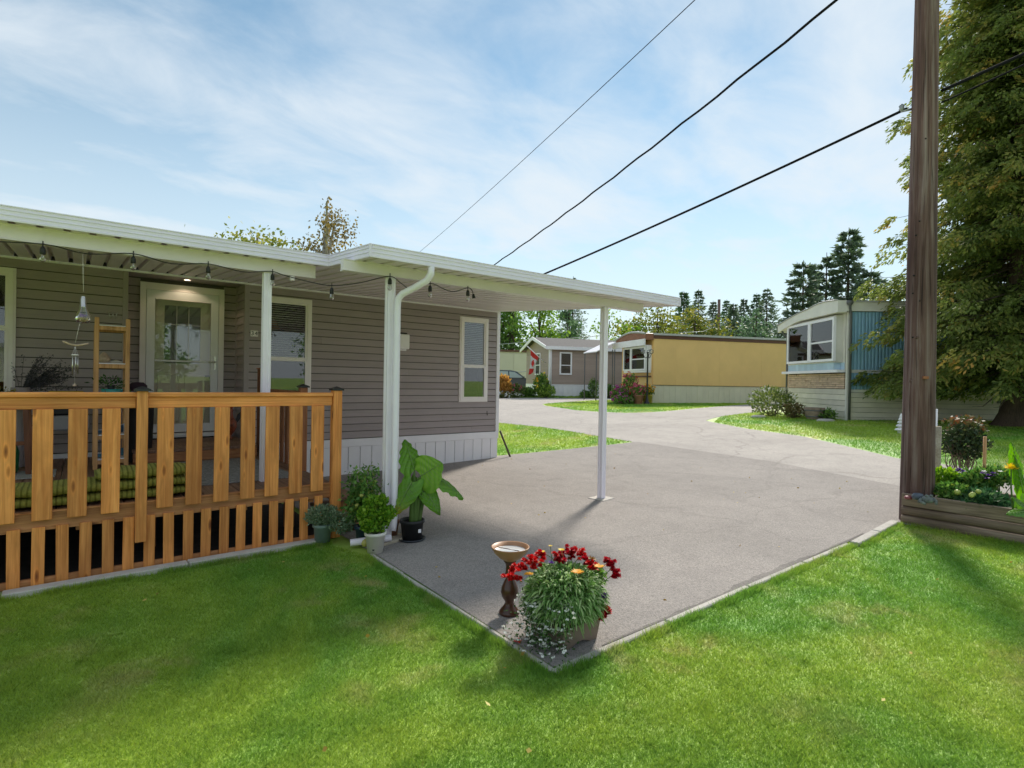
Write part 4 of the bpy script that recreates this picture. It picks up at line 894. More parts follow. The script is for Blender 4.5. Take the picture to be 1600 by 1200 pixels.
pot(el, (EP.x, EP.y, .03), .118, .095, .19, RUBBER); mb = MB(); mb.lathe([(.001, 0), (.11, 0), (.135, .022), (.137, .028), (.128, .028), (.11, .008), (.001, .006)], 26, (EP.x, EP.y, .013)); mb.build('saucer', paint('grey_saucer', (.05, .06, .075, 1), .4), el)
cbox('tag_sticker', el, E(.088, -.075, .125), (.03, .004, .035), VINYL, .001, (0, 0, -.1)); mb = MB(); mb.lathe([(.001, .18), (.10, .18)], 20, (EP.x, EP.y, .008)); mb.build('soil', SOIL, el)
big_leaf(E(.085, -.04, .655), E(.29, -.10, .79), toward+rr*-.15, .40, .62, .01)
big_leaf(E(.01, .03, .70), E(-.10, .05, 1.0), toward+rr*.8, .26, .42, -.03, .02)
big_leaf(E(.22, .10, .62), E(.52, .05, .46), Vector((.15, -.25, 1)), .30, .50, .05)
big_leaf(E(.0, -.06, .60), E(-.15, -.14, .30), toward+rr*-.25+Vector((0, 0, .3)), .25, .42, .03, .01, 'leaf', .9)
big_leaf(E(.13, -.02, .52), E(.29, -.06, .28), toward+Vector((0, 0, .5)), .18, .40, .04)
big_leaf(E(.04, .05, .62), E(.06, .02, .42), toward, .14, .25, .04)
mb = MB()
for b in ((.085, -.04, .655), (.01, .03, .70), (.22, .10, .62), (.0, -.06, .60), (.13, -.02, .52), (.04, .05, .62)):
    q = E(*b); r0 = E(b[0]*.25, b[1]*.3, .19); mb.tube(smooth_path([r0, r0.lerp(q, .5)+Vector((0, 0, .06))-rr*b[0]*.12, q]), [.03-.0022*k for k in range(11)], 8)
mb.build('stalk', STEM, el)
# --- parsley in white pot
PARS = leafmat('parsley_leaf', [(0, (.06, .17, .012, 1)), (.5, (.17, .36, .03, 1)), (1, (.34, .50, .06, 1))], .4)
pa = thing('parsley_plant', 'bright green curly herb in a small off-white pot on the edging', 'potted plant', (2.16, 4.76, 0)); pc = (2.165, 4.775, .012)
wp = pot(pa, pc, .095, .068, .19, paint('offwhite_pot', (.76, .72, .66, 1), .5, .08, 9)); mb = MB(); q = Vector(pc)-ff*.0735+Vector((0, 0, .045)); mb.tube([q+ff*.02, q], .011, 10); mb.build('drain_hole', DARK, wp)
P = np.concatenate([blob(int(m_*1.0), (2.175+a_, 4.79+b_, z_), (r_, r_, r_*.8), .3) for m_, a_, b_, z_, r_ in ((700, 0, 0, .30, .13), (420, .07, -.05, .36, .09), (420, -.08, .02, .37, .085), (380, .0, .06, .44, .085), (300, .10, .05, .31, .085), (300, -.09, -.06, .28, .08), (240, .04, -.02, .47, .06))]); leaves('foliage', P, .034, .030, PARS, pa, axis=(P-np.array((2.175, 4.79, .25)))*5+np.array((0, 0, .4)), spread=1.6, fold=.12)
stems('stems', [((2.17, 4.78, .17), tuple(P[k])) for k in range(0, 2600, 65) if k < len(P)], .003, .002, STEM, pa)
# --- sage in grey-green pot
SAGE = leafmat('sage_leaf', [(0, (.10, .16, .085, 1)), (.5, (.20, .29, .17, 1)), (1, (.34, .42, .27, 1))], .3)
sa = thing('sage_plant', 'grey-green herb spilling from a sage coloured pot beside the deck', 'potted plant', (1.87, 5.34, 0)); sp_ = (1.875, 5.335, .03)
pot(sa, sp_, .088, .07, .17, paint('sage_pot', (.20, .28, .25, 1), .5, .1, 8)); P = np.concatenate([blob(1500, (1.875, 5.335, .275), (.16, .14, .095), .3), blob(900, (2.02, 5.26, .20), (.16, .12, .10), .2)])
leaves('foliage', P, .034, .013, SAGE, sa, axis=(P-np.array((1.9, 5.33, .16)))*6, spread=1.3); stems('stems', [((1.875+random.gauss(0, .03), 5.335, .18), tuple(P[k])) for k in range(0, 2400, 55)], .003, .0015, STEM, sa)
# --- tomato plant
TOM = leafmat('tomato_leaf', [(0, (.05, .13, .03, 1)), (.5, (.12, .26, .055, 1)), (.9, (.21, .36, .08, 1)), (1, (.34, .34, .07, 1))], .35)
to = thing('tomato_plant', 'straggly tomato plant in a dark pot against the carport post', 'potted plant', (2.21, 5.10, 0)); navy = paint('navy_pot', (.02, .045, .07, 1), .35)
pot(to, (2.20, 5.12, .012), .085, .07, .17, navy); br = []; P = []
for k in range(26):
    a = random.uniform(0, 6.28); h = random.uniform(.35, .78); R0 = random.uniform(.05, .2); tip = Vector((2.20+math.cos(a)*R0+.02, 5.12+math.sin(a)*R0, h)); br.append(((2.20, 5.12, .16), tuple(tip)))
    for q in range(58): t = random.uniform(.45, 1.08); p = Vector((2.20, 5.12, .16)).lerp(tip, t)+Vector((random.gauss(0, .035), random.gauss(0, .035), random.gauss(0, .03))); P.append(p)
P = np.array(P); leaves('foliage', P, .052, .024, TOM, to, axis=np.stack([P[:, 0]-2.2, P[:, 1]-5.12, -np.ones(len(P))*.12], 1)*4, spread=1.4, fold=.08); stems('stems', br, .005, .002, STEM, to, .04)
mb = MB()
for p in ((2.12, 5.0, .50), (2.25, 5.02, .44), (2.10, 5.05, .40)): mb.lathe([(.001, -.02), (.018, -.010), (.021, 0), (.015, .014), (.001, .018)], 12, p)
mb.build('tomato', paint('unripe_tomato', (.42, .42, .10, 1), .3), to)
jr = MB(); jr.lathe([(.001, 0), (.045, 0), (.05, .06), (.05, .12), (.035, .15), (.035, .17), (.03, .17), (.03, .15), (.044, .12), (.044, .01), (.001, .008)], 18, (2.235, 4.93, .01)); tag(jr.build('glass_jar', BULBG, None, (2.235, 4.93, .01)), 'clear glass jar behind the off-white herb pot', 'jar')
mb = MB(); mb.lathe([(.001, 0), (.025, .004), (.034, .03), (.026, .055), (.008, .07), (.001, .072)], 14, (2.13, 4.92, .035)); tag(mb.build('yellow_gourd', paint('gourd', (.50, .46, .12, 1), .45, .2, 12), None, (2.13, 4.92, .035)), 'small pale yellow gourd beside the off-white herb pot', 'gourd')
mb = MB(); mb.lathe([(.001, 0), (.05, 0), (.068, .12), (.075, .12), (.075, .14), (.062, .14), (.055, .1), (.001, .09)], 18, (2.50, 5.12, .045)); tag(mb.build('clay_pot', paint('terracotta', (.30, .14, .08, 1), .8, .2, 15), None, (2.50, 5.12, .045)), 'small terracotta pot behind the near carport post', 'pot')

# ------------------------------------------------------------------ bird bath
bb = thing('bird_bath', 'brown turned pedestal bird bath with shallow bowl behind the flower planter', 'bird bath', (2.33, 2.98, 0)); bc = (2.335, 2.985, .014)
GLZ = paint('brown_glaze', (.075, .028, .016, 1), .28, .45, 9); TAN = paint('tan_glaze', (.42, .21, .10, 1), .4, .25, 7)
mb = MB(); mb.lathe([(.001, 0), (.068, 0), (.070, .018), (.062, .030), (.050, .045), (.036, .062), (.030, .078), (.033, .092), (.052, .120), (.060, .150), (.055, .185), (.040, .220), (.026, .245), (.024, .262), (.034, .275), (.030, .290), (.027, .325), (.034, .348), (.046, .362), (.046, .372), (.001, .372)], 28, bc); mb.build('pedestal', GLZ, bb)
mb = MB(); mb.lathe([(.045, .368), (.075, .385), (.110, .420), (.128, .452), (.131, .460), (.124, .460), (.105, .428), (.070, .400), (.001, .392)], 36, bc); bw = mb.build('bowl', TAN, bb)
mb = MB(); mb.lathe([(.001, .434), (.1085, .434)], 32, bc); wt = newmat('bath_water'); wt[3].inputs['Base Color'].default_value = (.55, .55, .54, 1); wt[3].inputs['Roughness'].default_value = .03; mb.build('water', wt[0], bw)
mb = MB(); mb.tube([(bc[0]-.075, bc[1]+.05, .470), (bc[0]+.03, bc[1]-.06, .452)], .003, 6); mb.build('twig', GLZ, bw)

# ------------------------------------------------------------------ square planter of mixed flowers
fp = thing('flower_planter', 'square brown planter overflowing with red, orange, purple and white flowers', 'planter', (2.41, 2.50, 0)); FX, FY = 2.405, 2.515
PL = paint('planter_resin', (.20, .15, .115, 1), .55, .15, 5, bmp=.15)
def sqprof(h, z, arch=None): return [(FX-h, FY-h, z), (FX+h, FY-h, z), (FX+h, FY+h, z), (FX-h, FY+h, z)]
mb = MB()
for side in range(4):
    # each wall: top edge, tapering to the foot with a low arch cut out
    ca, sa_ = math.cos(side*math.pi/2), math.sin(side*math.pi/2)
    def rt(x, y, z): return (FX+x*ca-y*sa_, FY+x*sa_+y*ca, z)
    n = 12; top = [rt(-.168+.336*k/n, -.168, .235) for k in range(n+1)]; bot = []
    for k in range(n+1):
        t = k/n; zz = .014+(.030*max(0, math.sin(math.pi*(t-.18)/.64)) if .18 < t < .82 else 0); w = .140+.028*(zz-.014)/.22; bot.append(rt(-w+2*w*t, -w, zz))
    mb.add(top+bot, [(k, k+n+1, k+n+2, k+1) for k in range(n)])
    mid = [rt(-.17+.34*k/n, -.17, .205) for k in range(n+1)]
mb.build('body', PL, fp)
mb = MB(); h0, h1 = .172, .150
mb.add(sqprof(h0, .225)+sqprof(h0, .250)+sqprof(h1, .250)+sqprof(h1, .20), [(0, 1, 5, 4), (1, 2, 6, 5), (2, 3, 7, 6), (3, 0, 4, 7), (4, 5, 9, 8), (5, 6, 10, 9), (6, 7, 11, 10), (7, 4, 8, 11), (8, 9, 13, 12), (9, 10, 14, 13), (10, 11, 15, 14), (11, 8, 12, 15)]); mb.build('rim', PL, fp)
mb = MB(); mb.box(FX-.16, FX+.16, FY-.16, FY+.16, .15, .205); mb.build('soil', SOIL, fp)
GAZ = leafmat('gazania_leaf', [(0, (.08, .19, .04, 1)), (.5, (.20, .36, .10, 1)), (.85, (.36, .50, .20, 1)), (1, (.52, .60, .36, 1))], .3)
# strap leaves arching from the centre
def straps(n, c, reach, rise, wid, mat, parent, name='foliage', segs=4):
    a = RNG.uniform(0, 2*np.pi, n); R0 = RNG.uniform(.25, 1.0, n)**.7*reach; up = rise*(1.05-.75*(R0/reach)**2)*RNG.uniform(.75, 1.15, n); w = wid*RNG.uniform(.7, 1.3, n)
    t = np.linspace(0, 1, segs+1); d = np.stack([np.cos(a), np.sin(a), np.zeros(n)], 1); sd = np.stack([-np.sin(a), np.cos(a), np.zeros(n)], 1)
    V = []
    for k, tt in enumerate(t):
        p = np.array(c)+d*(R0*tt)[:, None]*1.0+np.array((0, 0, 1.0))*(up*(np.sin(tt*2.2)/math.sin(1.9)))[:, None]-np.array((0, 0, 1.0))*(R0*.55*tt**3)[:, None]
        ww = (w*(1-abs(tt-.45)**1.5*1.7)).clip(.0005)[:, None]; tw = RNG.normal(size=(n, 1))*.3
        V += [p-sd*ww/2+np.array((0, 0, 1))*ww*tw, p+sd*ww/2]
    V = np.stack(V, 1); m = V.shape[1]; F_ = []
    base = np.arange(n)[:, None]*m
    for k in range(segs): F_.append(np.concatenate([base+2*k, base+2*k+1, base+2*k+3, base+2*k+2], 1))
    return fastmesh(name, V, np.concatenate(F_), mat, parent, np.repeat(RNG.uniform(0, 1, n), m))
def dome(n, c, rad, Lf, wid, mat, parent, name='foliage', low=-.25):
    # leaves on a rounded mound: each leaves the mound outwards and curls over at its tip
    d = unit(RNG.normal(size=(n*3, 3))); d = d[d[:, 2] > low][:n]; n = len(d); c = np.array(c); rad = np.array(rad)
    root = c+d*rad*RNG.uniform(.45, .85, (n, 1)); out = unit(d+RNG.normal(size=(n, 3))*.45); L_ = Lf*RNG.uniform(.6, 1.3, n)[:, None]
    sd = unit(np.cross(out, RNG.normal(size=(n, 3))*.5+np.array((0, 0, 1.)))); w = wid*RNG.uniform(.7, 1.3, n)[:, None]; V = []; segs = 3
    for k in range(segs+1):
        t = k/segs; p = root+out*L_*t+np.array((0, 0, 1.))*L_*(.25*t-.75*t**2.2); ww = w*(1-abs(t-.4)**1.6*1.9 if t < .99 else .12); V += [p-sd*ww/2, p+sd*ww/2]
    V = np.stack(V, 1); m = V.shape[1]; base = np.arange(n)[:, None]*m
    F_ = np.concatenate([np.concatenate([base+2*k, base+2*k+1, base+2*k+3, base+2*k+2], 1) for k in range(segs)])
    return fastmesh(name, V, F_, mat, parent, np.repeat(RNG.uniform(0, 1, n), m))
dome(4600, (FX-.005, FY, .275), (.275, .275, .215), .062, .0125, GAZ, fp); dome(900, (FX-.08, FY-.08, .24), (.19, .19, .13), .07, .012, GAZ, fp)
P = blob(700, (FX+.22, FY-.02, .36), (.09, .09, .07), .2); leaves('foliage', P, .03, .016, TOM, fp)
def bloom(c, r, cols, n, name, flat=False, parent=fp, layers=3):
    """a many petalled head"""
    c = np.array(c); P = []; A = []
    for L_ in range(layers):
        for k in range(n):
            a = 2*math.pi*(k+.5*L_)/n; el_ = (.15 if flat else .15+.42*L_); A.append((math.cos(a)*math.cos(el_), math.sin(a)*math.cos(el_), math.sin(el_))); P.append(c+np.array(A[-1])*r*.05)
    A = np.array(A); P = np.array(P); N = len(P); B = unit(np.cross(A, (0, 0, 1.))); n2 = np.cross(A, B)
    L_ = r*RNG.uniform(.8, 1.1, N)[:, None]; W_ = r*RNG.uniform(.5, .75, N)[:, None]*(.6 if flat else 1)
    V = np.stack([P, P+A*L_*.55+B*W_*.5, P+A*L_-n2*L_*.1*RNG.normal(size=(N, 1)), P+A*L_*.55-B*W_*.5], 1)
    return fastmesh(name, V, np.arange(N*4).reshape(N, 4), cols, parent, np.repeat(RNG.uniform(0, 1, N), 4))
REDF = leafmat('red_petal', [(0, (.42, .004, .006, 1)), (1, (.75, .02, .018, 1))], .25); CRIM = leafmat('crimson_petal', [(0, (.30, .004, .012, 1)), (1, (.62, .015, .03, 1))], .25); ORF = leafmat('orange_petal', [(0, (.75, .28, .008, 1)), (1, (.90, .48, .02, 1))], .25); PURF = leafmat('purple_petal', [(0, (.045, .008, .13, 1)), (1, (.12, .03, .30, 1))], .25); WHF = leafmat('white_petal', [(0, (.70, .70, .66, 1)), (1, (.85, .85, .82, 1))], .25); YEF = leafmat('yellow_petal', [(0, (.80, .55, .02, 1)), (1, (.90, .72, .10, 1))], .25)
def Fp(px, py, dD=0):
    """world point seen from the photo at the planter's distance, used to lay out its blossoms in the round"""
    D = 3.42+dD; return np.array(_CN+(_FN+(px-800)/FPX*_RN-(py-600)/FPX*_UN)*D)
def cluster(px, py, dD, R_, mat, name, k=9):
    c = Fp(px, py, dD); q = 0
    for i in range(k):
        o = RNG.normal(size=3)*R_*.55; o_ = bloom(c+o, .023, mat, 7, name, layers=3)
    stems('stem', [((FX+(c[0]-FX)*.4, FY+(c[1]-FY)*.4, .26), tuple(c))], .003, .002, STEM, fp)
cluster(829, 878, .0, .045, REDF, 'red_blossom', 22); cluster(803, 900, -.05, .042, REDF, 'red_blossom', 20); cluster(813, 887, .05, .018, REDF, 'red_blossom', 5)
cluster(889, 866, .15, .032, CRIM, 'crimson_blossom', 14); cluster(906, 868, .12, .026, REDF, 'red_blossom', 9); cluster(915, 876, .05, .026, CRIM, 'crimson_blossom', 9); cluster(949, 880, .05, .020, CRIM, 'crimson_blossom', 6); cluster(961, 896, .02, .028, CRIM, 'crimson_blossom', 11); cluster(946, 958, -.02, .038, CRIM, 'crimson_blossom', 18); cluster(868, 868, .12, .020, REDF, 'red_blossom', 5)
cluster(878, 872, 0.08, 0.03, CRIM, 'crimson_blossom', 12)
cluster(845, 869, 0.08, 0.026, REDF, 'red_blossom', 10)
cluster(926, 884, -0.02, 0.026, REDF, 'red_blossom', 9)
cluster(957, 884, 0.04, 0.022, CRIM, 'crimson_blossom', 7)
cluster(896, 862, 0.2, 0.026, REDF, 'red_blossom', 9)
for px, py, r in ((902, 894, .040), (826, 897, .030), (936, 885, .034), (868, 884, .024), (847, 862, .022), (860, 853, .014), (877, 859, .022), (842, 878, .015)):
    c = Fp(px, py, -.1 if r > .025 else .08); bloom(c, r, ORF if r > .025 else YEF, 14, 'orange_daisy', True, layers=2); stems('stem', [((FX, FY, .30), tuple(c))], .0025, .002, STEM, fp)
for px, py in ((861, 880), (895, 968), (903, 964), (890, 973), (943, 934), (944, 929)): bloom(Fp(px, py, -.16 if py > 950 else -.05), .024, PURF, 6, 'purple_petunia', layers=2)
c = Fp(925, 874, .03); bloom(c, .03, leafmat('bronze_petal', [(0, (.20, .09, .02, 1)), (1, (.36, .22, .06, 1))], .3), 7, 'faded_bloom', layers=2)
BAC = leafmat('trailing_leaf', [(0, (.03, .075, .02, 1)), (1, (.10, .18, .06, 1))], .3); P = []; W_ = []
for k in range(105):
    a = Vector((FX-.15+random.gauss(0, .03), FY-.02+random.gauss(0, .08), .24)); dd = Vector((random.uniform(-.17, .04), random.uniform(-.14, .12), 0)); 
    for t in np.linspace(.1, 1, 22): p = a+dd*t+Vector((random.gauss(0, .012), random.gauss(0, .012), .09*math.sin(t*2.6)-.26*t*t+random.gauss(0, .01))); p.z = max(p.z, .035); P.append(p); (W_.append(p+Vector((random.gauss(0, .01), random.gauss(0, .01), .012))) if random.random() < .22 else None)
leaves('trailing_foliage', np.array(P), .026, .012, BAC, fp)
P = np.array(W_); pet = np.repeat(P, 5, 0); a = np.tile(np.arange(5)*2*np.pi/5, len(P)); tl = np.repeat(RNG.normal(size=(len(P), 3))*.35, 5, 0); leaves('white_blossom', pet, .0155, .0135, WHF, fp, axis=np.stack([np.cos(a), np.sin(a), .3+0*a], 1)+tl, spread=.25)
leaves('fallen_petals', np.array([(2.12, 2.62, .016), (2.13, 2.64, .018), (2.14, 2.62, .017), (2.12, 2.60, .018)]), .04, .03, REDF, fp)

# ------------------------------------------------------------------ utility pole, raised bed and its plants
def Pl(px, py, D): return np.array(_CN+(_FN+(px-800)/FPX*_RN-(py-600)/FPX*_UN)*D)
PX, PY = 7.36, 2.10
def polemat():
    m, n, l, b = newmat('weathered_pole'); v = coords(n, l, 'Object', (16, 16, .55), False); f = noise(n, l, v, 1.2, 8, .68, .5)
    r = ramp(n, [(.3, (.055, .032, .028, 1)), (.47, (.16, .092, .078, 1)), (.62, (.27, .21, .195, 1)), (.82, (.48, .43, .41, 1))]); l.new(f, r.inputs[0])
    v2 = coords(n, l, 'Object', (1.2, 1.2, .35), False); f2 = noise(n, l, v2, 1.5, 3); t = ramp(n, [(.35, (.55, .45, .42, 1)), (.65, (1.15, 1.12, 1.12, 1))]); l.new(f2, t.inputs[0])
    v3 = coords(n, l, 'Object', (55, 55, .9), False); ck = ramp(n, [(.34, (.18, .15, .14, 1)), (.42, (1, 1, 1, 1))]); l.new(noise(n, l, v3, 1.0, 4, .6, .3), ck.inputs[0])
    l.new(mixc(n, l, .9, mixc(n, l, .9, r.outputs[0], t.outputs[0], 'MULTIPLY'), ck.outputs[0], 'MULTIPLY'), b.inputs['Base Color']); b.inputs['Roughness'].default_value = .85; bump(n, l, f, b, 1.0, .02); return m
POLE = polemat()
up = thing('utility_pole', 'tall weathered wooden utility pole at the end of the raised bed', 'utility pole', (PX, PY, float(H(PX))))
mb = MB(); n = 40; zz = np.linspace(0, 9.0, 30); vs = []
for z_ in zz:
    for k in range(n):
        a = 2*math.pi*k/n; r = (.163-.0092*z_)*(1+.012*math.sin(5*a+z_*.6)+.010*math.sin(11*a-z_*.4)); vs.append((PX+r*math.cos(a), PY+r*math.sin(a), .06+z_))
mb.add(vs, [(i*n+k, i*n+(k+1) % n, (i+1)*n+(k+1) % n, (i+1)*n+k) for i in range(29) for k in range(n)], True); mb.add(vs[-n:], [tuple(range(n))]); mb.build('shaft', POLE, up)
cdir = Vector((-PX, -PY, 0)).normalized(); cr_r = Vector((cdir.y, -cdir.x, 0))*-1
def on_pole(px, py): 
    d = (Vector(_CN)+0*_F2); w = Vector(_FN+(px-800)/FPX*_RN-(py-600)/FPX*_UN); t = (Vector((PX, PY, 0)).length-.15)/Vector((w.x, w.y, 0)).length; return Vector((w.x*t, w.y*t, EYE+w.z*t))
for px, py, r in ((1425, 430, .012), (1423, 458, .010), (1429, 367, .011), (1432, 527, .018), (1424, 527, .012), (1419, 595, .022), (1447, 215, .011), (1436, 345, .011), (1437, 470, .009)):
    p = on_pole(px, py); dd = (p-Vector((PX, PY, p.z))).normalized(); rad = .163-.0092*(p.z-.06); q = Vector((PX, PY, p.z))+dd*(rad-.004); mb = MB(); mb.tube([q, q+dd*.012], [r, r*.6], 10); mb.build('knot' if r > .015 else 'bolt_hole', DARK if r < .015 else POLE, up)
p = on_pole(1446, 590); dd = (p-Vector((PX, PY, p.z))).normalized(); q = Vector((PX, PY, p.z))+dd*.155; cbox('notch', up, q, (.05, .05, .03), paint('raw_wood', (.38, .15, .07, 1), .8), .003, (0, 0, math.atan2(dd.y, dd.x)))
for z_ in (4.72, 6.6, 8.2):
    q = Vector((PX, PY, z_))+cr_r*-.16; mb = MB(); mb.tube([Vector((PX, PY, z_))-cr_r*.12, q-cr_r*.06], .014, 6); mb.lathe([(.012, 0), (.03, .02), (.022, .04), (.03, .06), (.012, .08)], 10, tuple(q-cr_r*.05)); mb.build('insulator', STEEL, up)
# power lines
fpX, fpY = (np.array(_CN)+np.array(Vector(_FN+(645-800)/FPX*_RN-(600-600)/FPX*_UN))*31)[:2]
p2 = thing('utility_pole', 'far wooden utility pole standing behind the taupe home', 'utility pole', (fpX, fpY, .7)); mb = MB(); mb.tube([(fpX, fpY, .6), (fpX, fpY, 8.6)], [.15, .10], 14); mb.build('shaft', POLE, p2)
WIRE = paint('black_wire', (.012, .012, .014, 1), .95, spec=.05)
def wire(a, b, sag, r, label, wave=0):
    a = Vector(a); b = Vector(b); mb = MB(); n = 60
    mb.tube([a.lerp(b, k/n)-Vector((0, 0, sag*4*(k/n)*(1-k/n)+wave*math.sin(k*1.9))) for k in range(n+1)], r, 6); o = mb.build('power_line', WIRE, None, tuple(a)); tag(o, label, 'power line', 'overhead lines from the pole')
PV = Vector((PX, PY, 0))
wire(PV-cr_r*.16+Vector((0, 0, 4.74)), (6.44, 9.36, 3.24), .06, .017, 'thick black cable from the pole down to the taupe home roof')
wire(PV-cr_r*.1+Vector((0, 0, 6.65)), (fpX, fpY, 5.4), .45, .019, 'twisted middle cable sloping down behind the carport', .012)
wire(PV-cr_r*.1+Vector((0, 0, 8.3)), (fpX, fpY, 8.5), .15, .008, 'thin highest wire running towards the far pole')
wire(PV+cr_r*.15+Vector((0, 0, 4.85)), tuple(Pl(1960, -88, 6.6)), .03, .018, 'heavy cable leaving the pole to the right in front of the cedar'); wire(PV+cr_r*.15+Vector((0, 0, 4.72)), tuple(Pl(1960, -84, 6.55)), .05, .010, 'thinner cable just under the heavy one on the right')
# raised bed of timbers
rb = thing('raised_bed', 'low raised garden bed edged with weathered landscape timbers', 'planter bed', (7.4, .8, .1)); gz = float(H(7.2))
def half_log(x, y0, y1, z, r):
    mb = MB(); mb.prism([(x-math.sin(a)*r*.75, y0, z+math.cos(a)*-r) for a in np.linspace(0, math.pi, 9)]+[(x+.06, y0, z+r), (x+.06, y0, z-r)], (0, y1-y0, 0), True); return mb.build('timber', GREYW, rb)
for y0, y1 in ((-3.0, -.45), (-.445, 2.19)):
    half_log(7.19, y0, y1, gz+.048, .05); half_log(7.195, y0, y1, gz+.150, .05); ext('top_board', rb, 7.165, 7.21, y0, y1, gz+.203, gz+.335, GREYW, .006)
ext('back_timber', rb, 8.15, 8.24, -3.0, 2.19, gz-.05, gz+.33, GREYW, .008); ext('end_timber', rb, 7.53, 8.15, 2.10, 2.19, gz-.05, gz+.325, GREYW, .008)
mb = MB(); mb.box(7.212, 8.148, -3.0, 2.10, gz-.05, gz+.27); mb.build('soil', SOIL, rb); BZ = gz+.27
def plant(name, label, c, mat, n, rad, leafL, leafW, cat='plant', grp='plants in the raised bed', stem_n=14, shell=.3, fold=.08):
    t = thing(name, label, cat, (c[0], c[1], BZ), 0, grp); P = blob(n, c, rad, shell); leaves('foliage', P, leafL, leafW, mat, t, axis=(P-np.array((c[0], c[1], BZ)))*4, spread=1.3, fold=fold)
    stems('stems', [((c[0]+random.gauss(0, .02), c[1]+random.gauss(0, .02), BZ-.01), tuple(P[k*7])) for k in range(stem_n)], .005, .002, STEM, t); return t
a = Pl(1476, 750, 6.25); t1 = plant('pepper_plant', 'light green leafy plant right beside the utility pole', (a[0], a[1], a[2]), PARS, 700, (.15, .15, .12), .055, .028)
a = Pl(1490, 772, 5.95); t2 = plant('tomato_plant', 'low tomato plant with one pale green fruit near the bed corner', a, TOM, 900, (.14, .16, .10), .06, .03)
mb = MB(); q = Pl(1496, 769, 5.78); mb.lathe([(.001, -.028), (.022, -.018), (.029, 0), (.022, .02), (.001, .026)], 14, tuple(q)); mb.build('fruit', paint('pale_tomato', (.45, .50, .12, 1), .3), t2)
a = Pl(1520, 757, 6.15); plant('tomato_plant', 'tall dense tomato foliage in the middle of the raised bed', a, TOM, 1300, (.20, .20, .15), .065, .030)
a = Pl(1535, 785, 5.75); t3 = plant('tomato_plant', 'tomato plant drooping over the front board of the bed', a, leafmat('tomato_leaf_blue', [(0, (.025, .08, .035, 1)), (.5, (.06, .15, .06, 1)), (1, (.14, .24, .10, 1))], .3), 1500, (.20, .22, .12), .065, .032)
for px, py in ((1520, 772), (1529, 768), (1518, 774)): mb = MB(); mb.lathe([(.001, -.024), (.019, -.015), (.025, 0), (.019, .016), (.001, .022)], 14, tuple(Pl(px, py, 5.6))); mb.build('fruit', MATS['pale_tomato'], t3)
a = Pl(1558, 745, 6.1); t4 = plant('petunia_plant', 'purple flowering petunias at the back of the raised bed', a, TOM, 900, (.22, .2, .10), .05, .026)
for px, py in ((1500, 734), (1505, 737), (1545, 743), (1550, 744), (1543, 748), (1552, 740), (1536, 740), (1496, 736)): bloom(Pl(px, py, 5.95), .035, PURF, 6, 'blossom', parent=t4, layers=2)
for px, py in ((1500, 739), (1537, 737), (1563, 737)): bloom(Pl(px, py, 5.95), .028, WHF, 6, 'blossom', parent=t4, layers=2)
# canna
CAN = leafmat('canna_leaf', [(0, (.06, .19, .015, 1)), (.5, (.13, .32, .02, 1)), (1, (.27, .46, .06, 1))], .5, .4, .5)
cn = thing('canna_lily', 'bright green canna lily with a yellow flower at the right edge of the bed', 'plant', tuple(Pl(1595, 790, 5.5)*np.array((1, 1, 0))+np.array((0, 0, BZ))), 0, 'plants in the raised bed')
el_keep, ALO_keep = el, ALO; el, ALO = cn, CAN
for b, t, w, nr in (((1592, 745, 5.5), (1583, 691, 5.45), .15, (-.6, -.75, .2)), ((1598, 770, 5.45), (1588, 712, 5.35), .14, (-.5, -.8, .2)), ((1602, 792, 5.4), (1585, 776, 5.2), .13, (-.4, -.6, .7)), ((1604, 800, 5.3), (1575, 800, 5.1), .12, (-.3, -.4, .9)), ((1625, 760, 5.5), (1640, 690, 5.5), .16, (-.7, -.7, .2)), ((1596, 800, 5.5), (1618, 735, 5.6), .15, (-.6, -.8, .1))): big_leaf(Pl(*b), Pl(*t), nr, w, .5, .02, .004)
el, ALO = el_keep, ALO_keep
c = Pl(1580, 733, 5.4); stems('stem', [(tuple(Pl(1583, 800, 5.4)), tuple(c))], .009, .006, STEM, cn, .01)
bloom(c, .07, YEF, 6, 'blossom', parent=cn, layers=3)
# painted pebbles and frog
mb = MB(); mb.lathe([(.001, 0), (.05, .004), (.06, .02), (.045, .035), (.001, .04)], 16, tuple(Pl(1420, 780, 5.98)), squash=.7); tag(mb.build('painted_stone', paint('red_stone', (.28, .07, .08, 1), .4, .2, 30), None, tuple(Pl(1420, 780, 5.98))), 'small red painted stone on the bed corner beside the pole', 'stone')
q = Pl(1434, 781, 5.9); mb = MB(); mb.lathe([(.001, 0), (.06, .006), (.075, .035), (.055, .065), (.001, .075)], 18, tuple(q), squash=.75); tag(mb.build('painted_stone', paint('slate_stone', (.09, .11, .14, 1), .45, .3, 20), None, tuple(q)), 'larger slate blue stone on the bed corner beside the pole', 'stone')
q = Pl(1449, 786, 5.78); fr = thing('frog_ornament', 'grey stone frog ornament on the front board of the bed', 'ornament', tuple(q)); FR = paint('frog_stone', (.16, .18, .17, 1), .7, .5, 25, bmp=.5)
mb = MB(); mb.lathe([(.001, 0), (.06, .01), (.07, .035), (.05, .065), (.02, .078), (.001, .08)], 14, tuple(q), squash=.8); mb.build('body', FR, fr)
